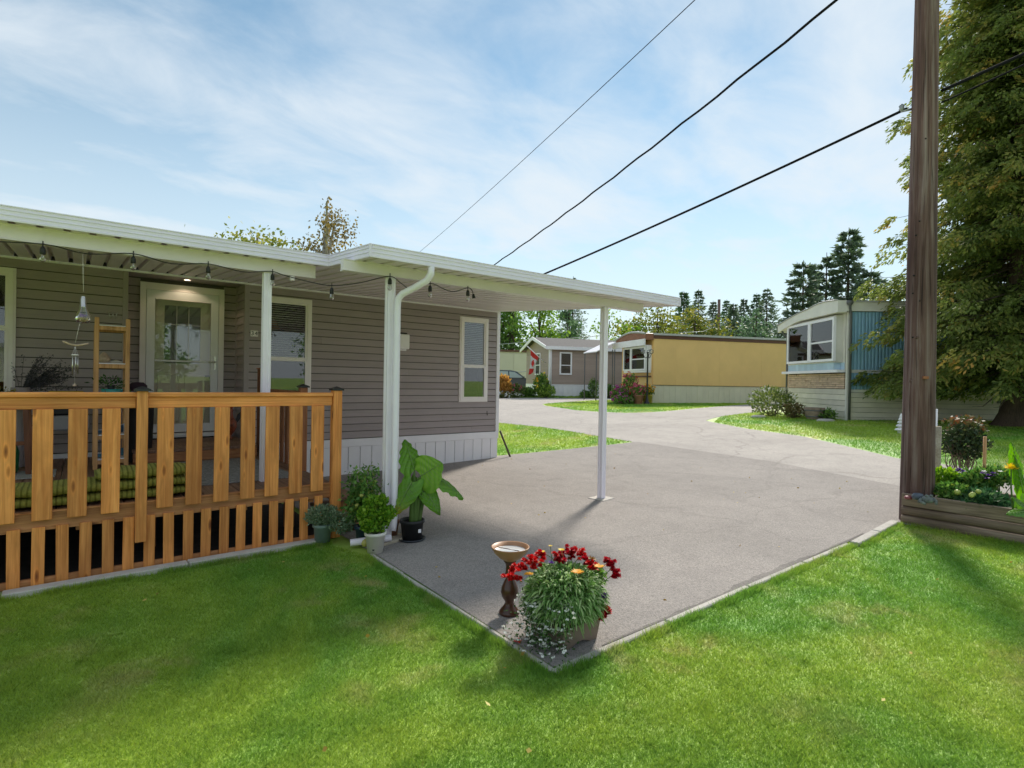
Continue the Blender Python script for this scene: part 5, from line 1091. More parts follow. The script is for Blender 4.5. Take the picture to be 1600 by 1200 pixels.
for s_ in (-1, 1):
    mb = MB(); e_ = q+np.array(_RN)*.025*s_+np.array((0, 0, .078))-np.array(_FN)*.02; mb.lathe([(.001, -.016), (.014, -.008), (.016, 0), (.012, .010), (.001, .015)], 10, tuple(e_)); mb.build('eye', FR, fr)
    mb = MB(); k_ = q+np.array(_RN)*.055*s_; mb.tube([k_+np.array((0, 0, .04)), k_+np.array(_RN)*.03*s_+np.array((0, 0, .02)), k_-np.array(_FN)*.05+np.array((0, 0, .0))], [.022, .02, .012], 8); mb.build('leg', FR, fr)
# rose bush behind the bed, its stake and two short posts
ROS = leafmat('rose_leaf', [(0, (.025, .045, .02, 1)), (.5, (.05, .085, .03, 1)), (.8, (.11, .12, .04, 1)), (1, (.30, .10, .05, 1))], .25)
c = Pl(1506, 690, 7.6); rs = thing('rose_bush', 'bushy rose with reddish new shoots and pale blooms behind the raised bed', 'bush', (c[0], c[1], float(H(c[0])))); P = np.concatenate([blob(1500, c, (.28, .28, .25), .25), blob(300, c+np.array((.05, 0, .24)), (.25, .25, .14), .2)])
tn = RNG.uniform(0, .75, len(P)); tn[1500:] = RNG.uniform(.6, 1, 300); leaves('foliage', P, .06, .035, ROS, rs, tint=tn); g0 = (c[0], c[1], float(H(c[0]))-.05)
stems('canes', [(g0, tuple(P[k*40])) for k in range(36)], .009, .003, GREYW, rs, .06)
for k in range(16): bloom(P[k*90]+np.array((0, 0, .03)), .028, WHF if k % 3 else leafmat('blush%d' % k, [(0, (.55, .35, .30, 1)), (1, (.7, .55, .5, 1))], .2), 6, 'blossom', parent=rs, layers=2)
def stake(name, label, px, py0, py1, D, r, mat):
    a = Pl(px, py0, D); b = Pl(px, py1, D); g_ = float(H(a[0])); mb = MB(); mb.tube([(a[0], a[1], g_-.02), (a[0], a[1], (g_+b[2])/2), (a[0], a[1], b[2])], r, 10); return tag(mb.build(name, mat, None, (a[0], a[1], g_)), label, 'post')
stake('garden_stake', 'thin pale wooden stake in front of the rose bush', 1538, 740, 682, 6.2, .016, PINE)
stake('marker_post', 'white painted post just right of the utility pole', 1457, 735, 639, 7.6, .045, VINYL); stake('log_post', 'weathered round log post in front of the white post', 1461, 735, 666, 7.2, .06, BLOCKW)
# leaning metal rod at the far corner of the home
mb = MB(); mb.tube([(6.60, 8.83, .62), (6.80, 8.74, .09)], .020, 8); tag(mb.build('leaning_rod', paint('rusty_rod', (.10, .07, .05, 1), .7, .4, 20), None, (6.79, 8.62, .10)), 'rusty pipe leaning against the far corner of the taupe home', 'pipe')
# ------------------------------------------------------------------ neighbouring homes
def corrug(name, col, pitch, depth, rough=.5, var=.08, axis='X'):
    m, n, l, b = newmat(name); v = coords(n, l, 'Object', (1, 1, 1), False); sx = n.new('ShaderNodeSeparateXYZ'); l.new(v, sx.inputs[0])
    mu = n.new('ShaderNodeMath'); mu.operation = 'MULTIPLY'; mu.inputs[1].default_value = 2*math.pi/pitch; l.new(sx.outputs[axis], mu.inputs[0]); sn = n.new('ShaderNodeMath'); sn.operation = 'SINE'; l.new(mu.outputs[0], sn.inputs[0])
    f = noise(n, l, v, .9, 5, .6); r = ramp(n, [(.3, sc(col, 1-var)), (.7, sc(col, 1+var*.6))]); l.new(f, r.inputs[0])
    vs = coords(n, l, 'Object', (9, 9, .6), False); st = ramp(n, [(.35, (.86, .85, .83, 1)), (.6, (1.02, 1.02, 1.02, 1))]); l.new(noise(n, l, vs, 1.0, 4), st.inputs[0])
    l.new(mixc(n, l, .8, r.outputs[0], st.outputs[0], 'MULTIPLY'), b.inputs['Base Color']); b.inputs['Roughness'].default_value = rough; bump(n, l, sn.outputs[0], b, .9, depth); return m
BLUE = paint('blue_enamel', (.22, .40, .53, 1), .45, .12, 1.5, rvar=.05); PBLUE = paint('pale_blue_enamel', (.50, .64, .76, 1), .45, .08, 2); OFFW = paint('aged_white_enamel', (.74, .70, .64, 1), .5, .13, 1.6); SKB = paint('cream_skirting', (.68, .62, .51, 1), .55, .13, 1.8)
MUST = paint('mustard_enamel', (.84, .53, .215, 1), .5, .07, .9, rvar=.04); CRSK = paint('ivory_skirting', (.74, .66, .52, 1), .55, .08, 1.5, rvar=.03); BROWN = paint('brown_trim', (.13, .05, .03, 1), .5, .2, 3); RUSTY = paint('rust_brown_panel', (.27, .11, .06, 1), .6, .2, 4)
STONE = paint('blond_stone', (.62, .44, .32, 1), .85, .22, 5, bmp=.5, rvar=.14); PIPE = paint('grey_pipe', (.12, .12, .125, 1), .5, .2, 4); CURT = paint('olive_curtain', (.22, .24, .11, 1), .8, .3, 8); CURT2 = paint('grey_curtain', (.28, .26, .24, 1), .8, .3, 8)
def rect_window(parent, x0, x1, z0, z1, y, split=None, curtain=None, fw=.06):
    """window in a wall facing -y of the parent's frame"""
    mb = MB(); mb.box(x0, x0+fw, y-.05, y+.03, z0, z1); mb.box(x1-fw, x1, y-.05, y+.03, z0, z1); mb.box(x0+fw, x1-fw, y-.05, y+.03, z1-fw, z1); mb.box(x0+fw, x1-fw, y-.05, y+.03, z0, z0+fw)
    if split: mb.box(x0+fw, x1-fw, y-.045, y+.02, z0+(z1-z0)*split-.025, z0+(z1-z0)*split+.025)
    w = mb.build('window', VINYL, parent); mb = MB(); mb.box(x0+fw-.005, x1-fw+.005, y-.018, y-.012, z0+fw-.005, z1-fw+.005); mb.build('pane', GLASS, w)
    mb = MB()
    if curtain:
        n = 34; pts = [(x0+fw+(x1-x0-2*fw)*k/n, y+.03+.016*math.sin(k*1.35), z0+fw) for k in range(n+1)]
        mb.add(pts+[(a, b, z1-fw) for a, b, c in pts], [(k, k+1, n+2+k, n+1+k) for k in range(n)], True); mb.build('curtain', curtain, w)
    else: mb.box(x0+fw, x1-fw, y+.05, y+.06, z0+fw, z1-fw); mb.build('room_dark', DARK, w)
    return w
def frame(p, ax):
    """rotation whose +x runs along ax"""
    return math.atan2(ax[1], ax[0])
# --- blue trailer: local x along the long side, local y into it; corner at the origin
bt = thing('blue_trailer', 'pale and deep blue trailer with bowed white roof and bay window end', 'trailer', (17.9, 6.9, float(H(17.9))-.02), frame(None, (.77, -.64)), None, True)
LN, WD = 14.0, 3.75
gl = lambda x, y: 0.0
mb = MB(); mb.box(.02, LN, .02, WD-.02, -.3, 3.40); mb.build('core', DARK, bt)
# ribbed blue panels on the long side
def panel_row(z0, z1, mat, x0, x1, w, y=0., d=.018, name='wall_panel'):
    k = 0; x = x0
    while x < x1-.01:
        e = min(x+w, x1); mb = MB(); n = 4; prof = []
        for i in range(n):
            a = x+(e-x)*i/n; b = x+(e-x)*(i+1)/n; prof += [(a+.004, y-.004), (a+(b-a)*.30, y-d), (a+(b-a)*.70, y-d), (b-.004, y-.004)]
        mb.add([(p[0], p[1], z0) for p in prof]+[(p[0], p[1], z1) for p in prof], [(i, i+1, len(prof)+i+1, len(prof)+i) for i in range(len(prof)-1)]); mb.build(name, mat, bt); x = e
panel_row(1.525, 3.23, BLUE, .10, LN, .40); panel_row(.945, 1.425, BLUE, .10, LN, .40)
mb = MB(); mb.box(.10, LN, -.022, .018, 1.428, 1.522); mb.build('trim_band', OFFW, bt)
for k in range(6):
    z0 = -.02+k*.145; mb = MB(); mb.prism([(.06, .018, z0), (.06, -.020, z0+.004), (.06, -.006, z0+.140), (.06, .018, z0+.140)], (LN-.06, 0, 0)); mb.build('skirt_board', SKB, bt)
mb = MB(); mb.box(.06, LN, -.02, .018, .853, .94); mb.build('trim_band', OFFW, bt)
mb = MB(); mb.box(-.03, .095, -.035, .03, -.15, 3.235); mb.build('corner_trim', OFFW, bt)
mb = MB(); mb.box(4.3, 4.72, -.034, -.018, .60, .68); mb.build('vent', PIPE, bt)
# deep white fascia and bowed roof
mb = MB(); mb.box(-.10, LN, -.10, .02, 3.24, 3.50); mb.build('fascia', OFFW, bt)
mb = MB(); mb.box(-.12, LN, -.125, -.02, 3.503, 3.545); mb.build('gutter', ROOFMET, bt)
mb = MB(); NN = 14; ys_ = np.linspace(-.1, WD+.1, NN+1); cz = [3.55+.05*math.sin(math.pi*min(1, max(0, y)/1.6))-.36*max(0, (y-.8)/(WD-.7))**1.8 for y in ys_]
mb.add([(-.10, y, z) for y, z in zip(ys_, cz)]+[(LN, y, z) for y, z in zip(ys_, cz)], [(k, k+1, NN+2+k, NN+1+k) for k in range(NN)], True); mb.build('roof', ROOFMET, bt)
# end wall: a bowed overhang over the bay window; the curve drops towards the back
mb = MB(); prof = [(y, 2.83-.10*(y/WD)**2*0) for y in ys_]
mb.add([(-.36, y, z) for y, z in zip(ys_, cz)]+[(-.36, y, min(3.20, z-.25)) for y, z in zip(ys_, cz)]+[(-.02, y, min(3.20, z-.25)) for y, z in zip(ys_, cz)], [(k, k+1, NN+2+k, NN+1+k) for k in range(NN)]+[(NN+1+k, NN+2+k, 2*NN+3+k, 2*NN+2+k) for k in range(NN)]); mb.add([(-.36, y, z+.004) for y, z in zip(ys_, cz)]+[(-.09, y, z+.004) for y, z in zip(ys_, cz)], [(k, k+1, NN+2+k, NN+1+k) for k in range(NN)])
mb.add([(-.36, -.1, cz[0]), (-.10, -.1, cz[0]), (-.10, -.1, 3.20), (-.36, -.1, 3.20)], [(0, 1, 2, 3)]); mb.build('end_fascia', OFFW, bt)
mb = MB(); mb.tube([(-.37, y, z+.012) for y, z in zip(ys_, cz)], .022, 6); mb.build('roof_edge', ROOFMET, bt)
mb = MB(); mb.box(-.02, .018, .09, WD-.02, 3.06, 3.26); mb.build('end_wall', OFFW, bt)
mb = MB(); mb.box(-.02, .018, .09, .45, 1.50, 3.058); mb.build('end_wall', OFFW, bt); mb = MB(); mb.box(-.02, .018, WD-.62, WD-.02, 1.50, 3.058); mb.build('end_wall', OFFW, bt)
def end_window(parent, y0, y1, z0, z1, x, split, curtain):
    w = rect_window(parent, 0, y1-y0, z0, z1, 0, split, curtain, .075); w.rotation_euler = (0, 0, -math.pi/2); w.location = (x, y1, 0); return w
end_window(bt, .20, 1.66, 1.78, 3.10, -.26, .46, CURT2); end_window(bt, 1.68, 3.22, 1.78, 3.10, -.26, None, CURT)
mb = MB(); mb.box(-.24, -.021, .22, 3.20, 1.74, 1.775); mb.box(-.24, -.021, .22, 3.20, 3.105, 3.15); mb.box(-.24, -.021, .22, .25, 1.776, 3.104); mb.box(-.24, -.021, 3.17, 3.20, 1.776, 3.104); mb.build('bay_box', OFFW, bt)
for k in range(18):
    y0 = .10+k*.20; mb = MB(); y1 = min(y0+.195, WD-.03); mb.box(-.235 if .2 < y0 < 3.1 else -.03, -.02, y0, y1, 1.525, 1.738); mb.build('end_panel', PBLUE, bt)
mb = MB(); mb.box(-.25, .018, .09, WD-.03, 1.44, 1.522); mb.build('bay_sill', VINYL, bt)
random.seed(3); z0 = .955
for r_ in range(7):
    y = .10
    while y < WD-.05:
        w = random.uniform(.22, .55); e = min(y+w, WD-.03); mb = MB(); d = random.uniform(.022, .042); mb.box(-d, .017, y+.004, e-.004, z0+.004, z0+.062); mb.build('stone', STONE, bt); y = e
    z0 += .066
for k in range(6):
    zz_ = -.06+k*.168; mb = MB(); mb.prism([(.018, .06, zz_), (-.022, .06, zz_+.004), (-.008, .06, zz_+.163), (.018, .06, zz_+.163)], (0, WD-.1, 0)); mb.build('skirt_board', SKB, bt)
mb = MB(); mb.tube([(-.04, -.14, 3.45), (-.03, -.14, 3.38), (.0, -.10, 3.26), (.04, -.075, 3.15), (.04, -.075, .02)], .035, 8); mb.lathe([(.05, -.06), (.09, 0), (.09, .07), (.001, .07)], 10, (-.04, -.15, 3.46)); mb.build('downspout', PIPE, bt)
mb = MB(); mb.tube([(-.30, WD-.1, 2.98), (-.18, WD-.05, 2.86), (-.05, WD+.0, 2.74), (-.05, WD+.0, .05)], .035, 8); mb.build('downspout', PIPE, bt)
mb = MB(); mb.box(-.05, -.021, 3.34, 3.62, 1.84, 2.18); mb.build('mail_panel', PIPE, bt)
mb = MB(); mb.box(-.045, -.021, 3.30, 3.64, 1.74, 1.81); mb.build('number_plate', VINYL, bt)
# white oval sign half hidden by the cedar
mb = MB(); mb.lathe([(.001, 0), (.32, 0), (.34, .02)], 24, (0, 0, 0)); ov = mb.build('hoop_ornament', BLACK, bt); ov.rotation_euler = (math.pi/2, 0, 0); ov.location = (4.75, -.03, 1.25); ov.scale = (1.1, .35, 1)
# --- yellow trailer
yt = thing('yellow_trailer', 'mustard yellow trailer with white bay window and bowed roof across the road', 'trailer', (21.7, 16.9, float(H(21.7))-.05), frame(None, (.921, -.387)), None, True); LN, WD = 15.0, 3.25
mb = MB(); mb.box(.02, LN, .03, WD-.02, -.3, 3.25); mb.build('core', DARK, yt)
for k in range(12):
    x0 = .005+k*1.22; mb = MB(); mb.box(x0, min(x0+1.217, LN), -.012-.002*(k % 2), .028, .93, 3.14); mb.build('wall_panel', MUST, yt)
for k in range(48):
    x0 = .005+k*.305; mb = MB(); mb.box(x0, x0+.298, .0+.004*(k % 2), .028, -.2, .91); mb.build('skirt_panel', CRSK, yt)
mb = MB(); mb.box(.0, LN, -.03, .028, .912, .928); mb.build('trim_band', BROWN, yt)
mb = MB(); mb.box(-.05, LN, -.05, .028, 3.143, 3.30); mb.build('fascia', BROWN, yt)
mb = MB(); mb.box(-.05, LN, -.14, -.051, 3.305, 3.40); mb.build('gutter', ROOFMET, yt)
ys_ = np.linspace(-.1, WD+.1, NN+1); cz = [3.36+.16*(1-((y-WD/2)/(WD/2+.1))**2)-.22*max(0, (y-1.2)/(WD-1.1))**1.6 for y in ys_]
mb = MB(); mb.add([(-.5, y, z) for y, z in zip(ys_, cz)]+[(LN, y, z) for y, z in zip(ys_, cz)], [(k, k+1, NN+2+k, NN+1+k) for k in range(NN)], True); mb.tube([(-.5, y, z) for y, z in zip(ys_, cz)], .05, 6); mb.build('roof', ROOFMET, yt)
mb = MB(); mb.add([(-.48, y, z-.02) for y, z in zip(ys_, cz)]+[(-.48, y, 3.10) for y in ys_]+[(-.0, y, 3.07) for y in ys_], [(k, k+1, NN+2+k, NN+1+k) for k in range(NN)]+[(NN+1+k, NN+2+k, 2*NN+3+k, 2*NN+2+k) for k in range(NN)]); mb.build('end_fascia', RUSTY, yt)
mb = MB(); mb.box(-.478, -.052, -.098, -.07, 3.08, 3.37); mb.build('overhang_cheek', RUSTY, yt); mb = MB(); mb.box(-.55, -.485, -.12, WD+.1, 2.80, 3.11); mb.build('end_valance', VINYL, yt)
mb = MB(); mb.box(-.03, .015, .03, WD-.02, -.2, 3.10); mb.build('end_wall', MUST, yt)
end_window(yt, .10, 1.55, 1.62, 2.78, -.34, .48, None); end_window(yt, 1.57, 2.4, 1.62, 2.78, -.34, None, CURT)
mb = MB(); mb.box(-.34, -.031, .12, 2.38, 1.52, 1.618); mb.box(-.34, -.031, .12, 2.38, 2.782, 2.84); mb.box(-.34, -.031, .10, .13, 1.619, 2.78); mb.build('bay_box', VINYL, yt)
mb = MB(); mb.box(-.20, -.031, .10, 2.4, 1.30, 1.36); mb.build('trim_band', BROWN, yt)
mb = MB(); mb.box(8.0, 8.75, -.03, -.004, .50, .74); mb.build('vent', VINYL, yt)
# side awning reaching to the left of the end
yw = thing('door_awning', 'small white awning sloping out from the left of the yellow trailer', 'awning', (22.6, 19.2, .68), frame(None, (.921, -.387)), None, True)
for k in range(7):
    mb = MB(); y0 = .2+k*.25; mb.add([(-.6, y0, 3.05), (-.6, y0+.245, 3.05), (-1.7, y0+.245, 2.52), (-1.7, y0, 2.52), (-.6, y0, 3.10), (-.6, y0+.245, 3.10), (-1.7, y0+.245, 2.57), (-1.7, y0, 2.57)], [(0, 1, 2, 3), (7, 6, 5, 4), (2, 3, 7, 6), (0, 3, 7, 4), (1, 2, 6, 5)]); mb.build('slat', VINYL, yw)
for y0 in (.3, 1.85): mb = MB(); mb.tube([(-1.65, y0, 0), (-1.65, y0, 2.54)], .03, 6); mb.build('post', PIPE, yw)
mb = MB(); mb.tube([(-.62, .3, .0), (-.62, .3, 2.7)], .03, 6); mb.tube([(-.62, .55, .0), (-.62, .55, 2.7)], .03, 6); mb.build('post', PIPE, yw)
# --- distant taupe house
gh = thing('taupe_house', 'distant taupe sided house with grey shingle roof and white skirting', 'house', (22.5, 25.2, float(H(22.5))-.03), frame(None, (.93, -.37)), None, True); LN, WD = 11.0, 4.6
SID2 = paint('far_taupe_siding', (.40, .30, .255, 1), .6, .05, 1.5, rvar=.05)
mb = MB(); mb.box(.02, LN, .02, WD, -.2, 3.10); mb.build('core', TRIMT, gh)
for k in range(17):
    z0 = .83+k*.135; mb = MB(); mb.prism([(.0, .018, z0), (.0, -.022, z0+.004), (.0, -.004, z0+.135), (.0, .018, z0+.135)], (LN, 0, 0)); mb.build('siding_board', SID2, gh)
    mb = MB(); mb.prism([(.018, .1, z0), (-.022, .1, z0+.004), (-.004, .1, z0+.135), (.018, .1, z0+.135)], (0, WD-.1, 0)); mb.build('siding_board', SID2, gh)
for k in range(36): mb = MB(); x0 = .0+k*.30; mb.box(x0+.004, x0+.296, -.015, .018, -.2, .75); mb.build('skirt_panel', VINYL, gh)
mb = MB(); mb.box(-.02, LN, -.03, .018, .755, .825); mb.build('skirt_band', VINYL, gh); mb = MB(); mb.box(-.03, .018, .02, WD, -.2, .825); mb.build('skirt_band', VINYL, gh)
mb = MB(); mb.box(-.04, .12, -.04, .10, .83, 3.1); mb.build('corner_trim', VINYL, gh)
rect_window(gh, .62, 1.42, 1.42, 2.80, -.025, .42, None, .09); w = rect_window(gh, 0, 1.0, 1.4, 2.8, 0, .45, None, .08); w.rotation_euler = (0, 0, -math.pi/2); w.location = (-.03, 2.6, 0)
mb = MB(); ym = WD/2
mb.add([(-.35, -.30, 3.10), (LN, -.30, 3.10), (LN, ym, 3.82), (-.35, ym, 3.82), (-.35, WD+.3, 3.10), (LN, WD+.3, 3.10), (-.35, -.30, 3.02), (LN, -.30, 3.02), (-.35, ym, 3.74), (-.35, WD+.3, 3.02)], [(0, 1, 2, 3), (3, 2, 5, 4)]); mb.build('roof', ROOFSH, gh)
mb = MB(); mb.box(-.35, LN, -.33, -.29, 2.92, 3.12); mb.build('gutter', VINYL, gh)
mb = MB(); mb.prism([(-.36, -.32, 2.95), (-.36, -.32, 3.13), (-.36, ym, 3.86), (-.36, WD+.32, 3.13), (-.36, WD+.32, 2.95), (-.36, ym, 3.66)], (-.05, 0, 0)); mb.build('barge_board', VINYL, gh); mb = MB(); mb.prism([(-.02, .05, 3.10), (-.02, WD-.05, 3.10), (-.02, ym, 3.76)], (.03, 0, 0)); mb.build('gable_end', SID2, gh)
mb = MB(); mb.tube([(.06, -.10, 3.0), (.06, -.06, 2.8), (.06, -.06, .1)], .045, 8); mb.build('downspout', VINYL, gh); mb = MB(); mb.lathe([(.10, 0), (.10, .12), (.18, .14), (.02, .26)], 10, (5.1, .9, 3.4)); mb.build('roof_vent', BLACK, gh)
mb = MB(); mb.prism([(8.0, .2, 3.2), (9.6, .2, 3.2), (8.8, .2, 3.8)], (0, 1.6, 0)); mb.build('roof_gable', VINYL, gh)
# --- cream building far left
cb = thing('cream_building', 'long low cream building with flat roof beyond the parked vehicle', 'building', (31.5, 42.0, .72), frame(None, (.93, -.37)), None, True); CRM = paint('cream_metal', (.62, .56, .46, 1), .6, .06, .6, rvar=.03)
mb = MB(); mb.box(-16, 6, .05, 5, -.3, 3.7); mb.build('core', CRM, cb)
for k in range(9): mb = MB(); x0 = -16+k*2.45; mb.box(x0+.02, x0+2.43, .0, .048, -.3, 3.55); mb.build('wall_panel', CRM, cb)
mb = MB(); mb.box(-16.1, 6.1, -.12, 5, 3.71, 3.88); mb.build('roof_edge', BROWN, cb); mb = MB(); mb.tube([(-3.0, 1.5, 3.88), (-3.0, 1.5, 4.5)], .16, 8); mb.lathe([(.28, .62), (.28, .75), (.001, .85)], 10, (-3.0, 1.5, 3.88)); mb.build('roof_vent', STEEL, cb)

# ------------------------------------------------------------------ parked vehicle
CARM = paint('dark_blue_paint', (.035, .05, .08, 1), .2, .1, 2, spec=.8)
vh = thing('parked_suv', 'dark blue sport utility vehicle parked nose to the right beside the cream building', 'car', (26.0, 34.0, float(H(26.0))-.01), frame(None, (.96, -.28)), None, True)
def side_profile(y, inset=0):
    return [(-2.35, y, .55), (-2.42, y, .85), (-2.36, y, 1.15), (-2.2, y+inset, 1.70), (-1.9, y+inset, 1.78), (.0, y+inset, 1.77), (.38, y+inset, 1.70), (1.12, y, 1.20), (1.95, y, 1.10), (2.25, y, 1.02), (2.36, y, .80), (2.36, y, .50)]
def arch(cx, y): return [(cx+.44*math.cos(a), y, .40+.44*math.sin(a)) for a in np.linspace(0, math.pi, 9)]
mb = MB()
A_ = side_profile(-.93, .14); B_ = side_profile(.93, -.14); n = len(A_)
low = [(2.0, .45)]+[(p[0], p[2]) for p in arch(1.50, 0)]+[(p[0], p[2]) for p in arch(-1.45, 0)]+[(-2.1, .45)]
poly = [(p[0], p[2]) for p in A_]+low
for y, s_ in ((-.93, .14), (.93, -.14)):
    vs = []
    for q, (x, z) in enumerate(poly): vs.append((x, y+(s_ if z > 1.5 else 0), z))
    mb.add(vs, [tuple(range(len(vs)))])
m_ = len(poly); vs = [(x, -.93+(.14 if z > 1.5 else 0), z) for x, z in poly]+[(x, .93-(.14 if z > 1.5 else 0), z) for x, z in poly]; mb.add(vs, [(k, (k+1) % m_, m_+(k+1) % m_, m_+k) for k in range(m_)]); mb.build('body', CARM, vh)
CGL = paint('car_glass', (.30, .36, .38, 1), .06, .2, 1, spec=1.0)
for pts in ([(-.15, 1.22), (-.15, 1.68), (.30, 1.64), (.98, 1.22)], [(-1.15, 1.22), (-1.15, 1.69), (-.25, 1.69), (-.25, 1.22)], [(-2.15, 1.22), (-2.05, 1.66), (-1.25, 1.69), (-1.25, 1.22)]):
    for y in (-1, 1):
        mb = MB(); mb.add([(x, y*(.945-(z-1.15)*.24), z) for x, z in pts], [(0, 1, 2, 3)]); mb.build('window', CGL, vh)
mb = MB(); mb.add([(.45, -.76, 1.68), (.45, .76, 1.68), (1.12, .86, 1.215), (1.12, -.86, 1.215)], [(0, 1, 2, 3)]); o = mb.build('windscreen', CGL, vh); o.location = (.015, 0, .015)
for x in (1.50, -1.45):
    for y in (-.86, .86):
        mb = MB(); mb.tube([(x, y-.11, .385), (x, y+.11, .385)], .375, 22); wh = mb.build('wheel', RUBBER, vh); s_ = 1 if y > 0 else -1
        for k in range(6):
            a = k*math.pi/3; mb = MB(); mb.prism([(x+.05*math.cos(a+1.3), y+s_*.105, .385+.05*math.sin(a+1.3)), (x+.25*math.cos(a+.16), y+s_*.105, .385+.25*math.sin(a+.16)), (x+.25*math.cos(a-.16), y+s_*.105, .385+.25*math.sin(a-.16)), (x+.05*math.cos(a-1.3), y+s_*.105, .385+.05*math.sin(a-1.3))], (0, s_*.025, 0)); mb.build('spoke', CHROME, wh)
for y in (-.72, .72): cbox('headlight', vh, (2.30, y, .90), (.14, .34, .17), BULBG if 0 else VINYL, .03)
cbox('grille', vh, (2.365, 0, .80), (.03, .9, .26), BLACK, .01); cbox('bumper', vh, (2.36, 0, .55), (.18, 1.84, .22), BLACK, .03)
for y in (-1.02, 1.02): cbox('mirror', vh, (.95, y, 1.25), (.12, .18, .15), CARM, .03)

# ------------------------------------------------------------------ flag, lamp post, far pole
fl = thing('flag', 'red and white maple leaf flag hanging from an angled pole on the house', 'flag', (22.0, 26.0, 1.5)); FR_ = paint('flag_red', (.62, .03, .02, 1), .7, .08, 5); FW = paint('flag_white', (.75, .74, .72, 1), .7, .05, 5)
f0 = Pl(828, 543, 33.0); fdir = np.array(_RN); 
mb = MB(); mb.tube([tuple(Pl(824, 541, 32.6)), tuple(Pl(852, 567, 34.0))], .035, 6); mb.build('pole', VINYL, fl)
def flagpt(u, v):
    # u along the hoist (0..1), v down the fly; the cloth hangs in folds
    a = np.array(Pl(829, 545, 33)); b = np.array(Pl(842, 558, 33.5)); h = a+(b-a)*u; w = .10*math.sin(u*9+v*4)*(.4+v); return h+np.array((0, 0, -1.0))*1.55*v*(1-.40*u)+fdir*(-.30*u*v-.06*v+w*.4)-np.array(_FN)*w*.6
for s, e, mt, nm in ((0, .25, FR_, 'red_band'), (.25, .75, FW, 'white_band'), (.75, 1, FR_, 'red_band')):
    mb = MB(); nu, nv = 10, 6; vs = [tuple(flagpt(j/nv, s+(e-s)*i/nu)) for i in range(nu+1) for j in range(nv+1)]; mb.add(vs, [(i*(nv+1)+j, i*(nv+1)+j+1, (i+1)*(nv+1)+j+1, (i+1)*(nv+1)+j) for i in range(nu) for j in range(nv)], True); mb.build(nm, mt, fl)
leaf_pts = [(0, .5), (.10, .30), (.22, .36), (.19, .10), (.34, .24), (.38, .14), (.50, .12), (.44, 0), (.48, -.06), (.22, -.26), (.25, -.36), (.03, -.33), (.03, -.5), (-.03, -.5), (-.03, -.33), (-.25, -.36), (-.22, -.26), (-.48, -.06), (-.44, 0), (-.50, .12), (-.38, .14), (-.34, .24), (-.19, .10), (-.22, .36), (-.10, .30)]
mb = MB(); mb.add([tuple(flagpt(.5+.62*y*.6, .5+.36*x)-np.array(_FN)*.02) for x, y in leaf_pts], [tuple(range(len(leaf_pts)))]); mb.build('maple_leaf', FR_, fl)
lpX = 20.6, 16.35; zl = float(H(20.6)); la = thing('lamp_post', 'black lamp post with a lantern cluster in front of the yellow trailer', 'lamp post', (lpX[0], lpX[1], zl))
mb = MB(); mb.lathe([(.12, 0), (.12, .08), (.07, .16), (.045, .35), (.04, .4), (.035, 2.35), (.06, 2.38), (.001, 2.40)], 12, (lpX[0], lpX[1], zl)); mb.build('pole', BLACK, la)
for k in range(3):
    a = k*2.1+.4; q = (lpX[0]+.22*math.cos(a), lpX[1]+.22*math.sin(a)); mb = MB(); mb.tube(smooth_path([(lpX[0], lpX[1], zl+2.2), ((lpX[0]+q[0])/2, (lpX[1]+q[1])/2, zl+2.12), (q[0], q[1], zl+2.3)]), .015, 6); mb.build('arm', BLACK, la)
    mb = MB(); mb.lathe([(.03, 0), (.09, .04), (.10, .16), (.03, .22), (.001, .23)], 10, (q[0], q[1], zl+2.3)); mb.build('lantern', BULBG, la)
fq = Pl(1122, 560, 60); pf = thing('utility_pole', 'distant dark pole with a street lamp above the yellow trailer roof', 'utility pole', (fq[0], fq[1], .75)); tz = Pl(1121, 468, 60)[2]
mb = MB(); mb.tube([(fq[0], fq[1], .7), (fq[0], fq[1], tz)], [.17, .15], 10); mb.build('shaft', POLE, pf); q = Pl(1114, 500, 59.5); mb = MB(); mb.tube([tuple(Pl(1122, 508, 60)), tuple(Pl(1119, 501, 59.8)), tuple(q)], .07, 6); mb.lathe([(.001, 0), (.2, .05), (.1, .2), (.001, .22)], 10, tuple(q)); mb.build('lamp_arm', STEEL, pf)
for a, b, lb, r in (((1122, 508, 60), (1060, 520, 36), 'service wire dropping from the distant pole to the yellow trailer', .02), ((1122, 500, 60), (700, 545, 45), 'far wire strung below the carport roof towards the left', .03), ((900, 575, 45), (700, 577, 45), 'lower far wire in front of the green trees', .03)):
    mb = MB(); mb.tube([tuple(Pl(*a)), tuple((Pl(*a)+Pl(*b))/2-np.array((0, 0, .3))), tuple(Pl(*b))], r, 5); tag(mb.build('power_line', STEEL, None, tuple(Pl(*a))), lb, 'power line')

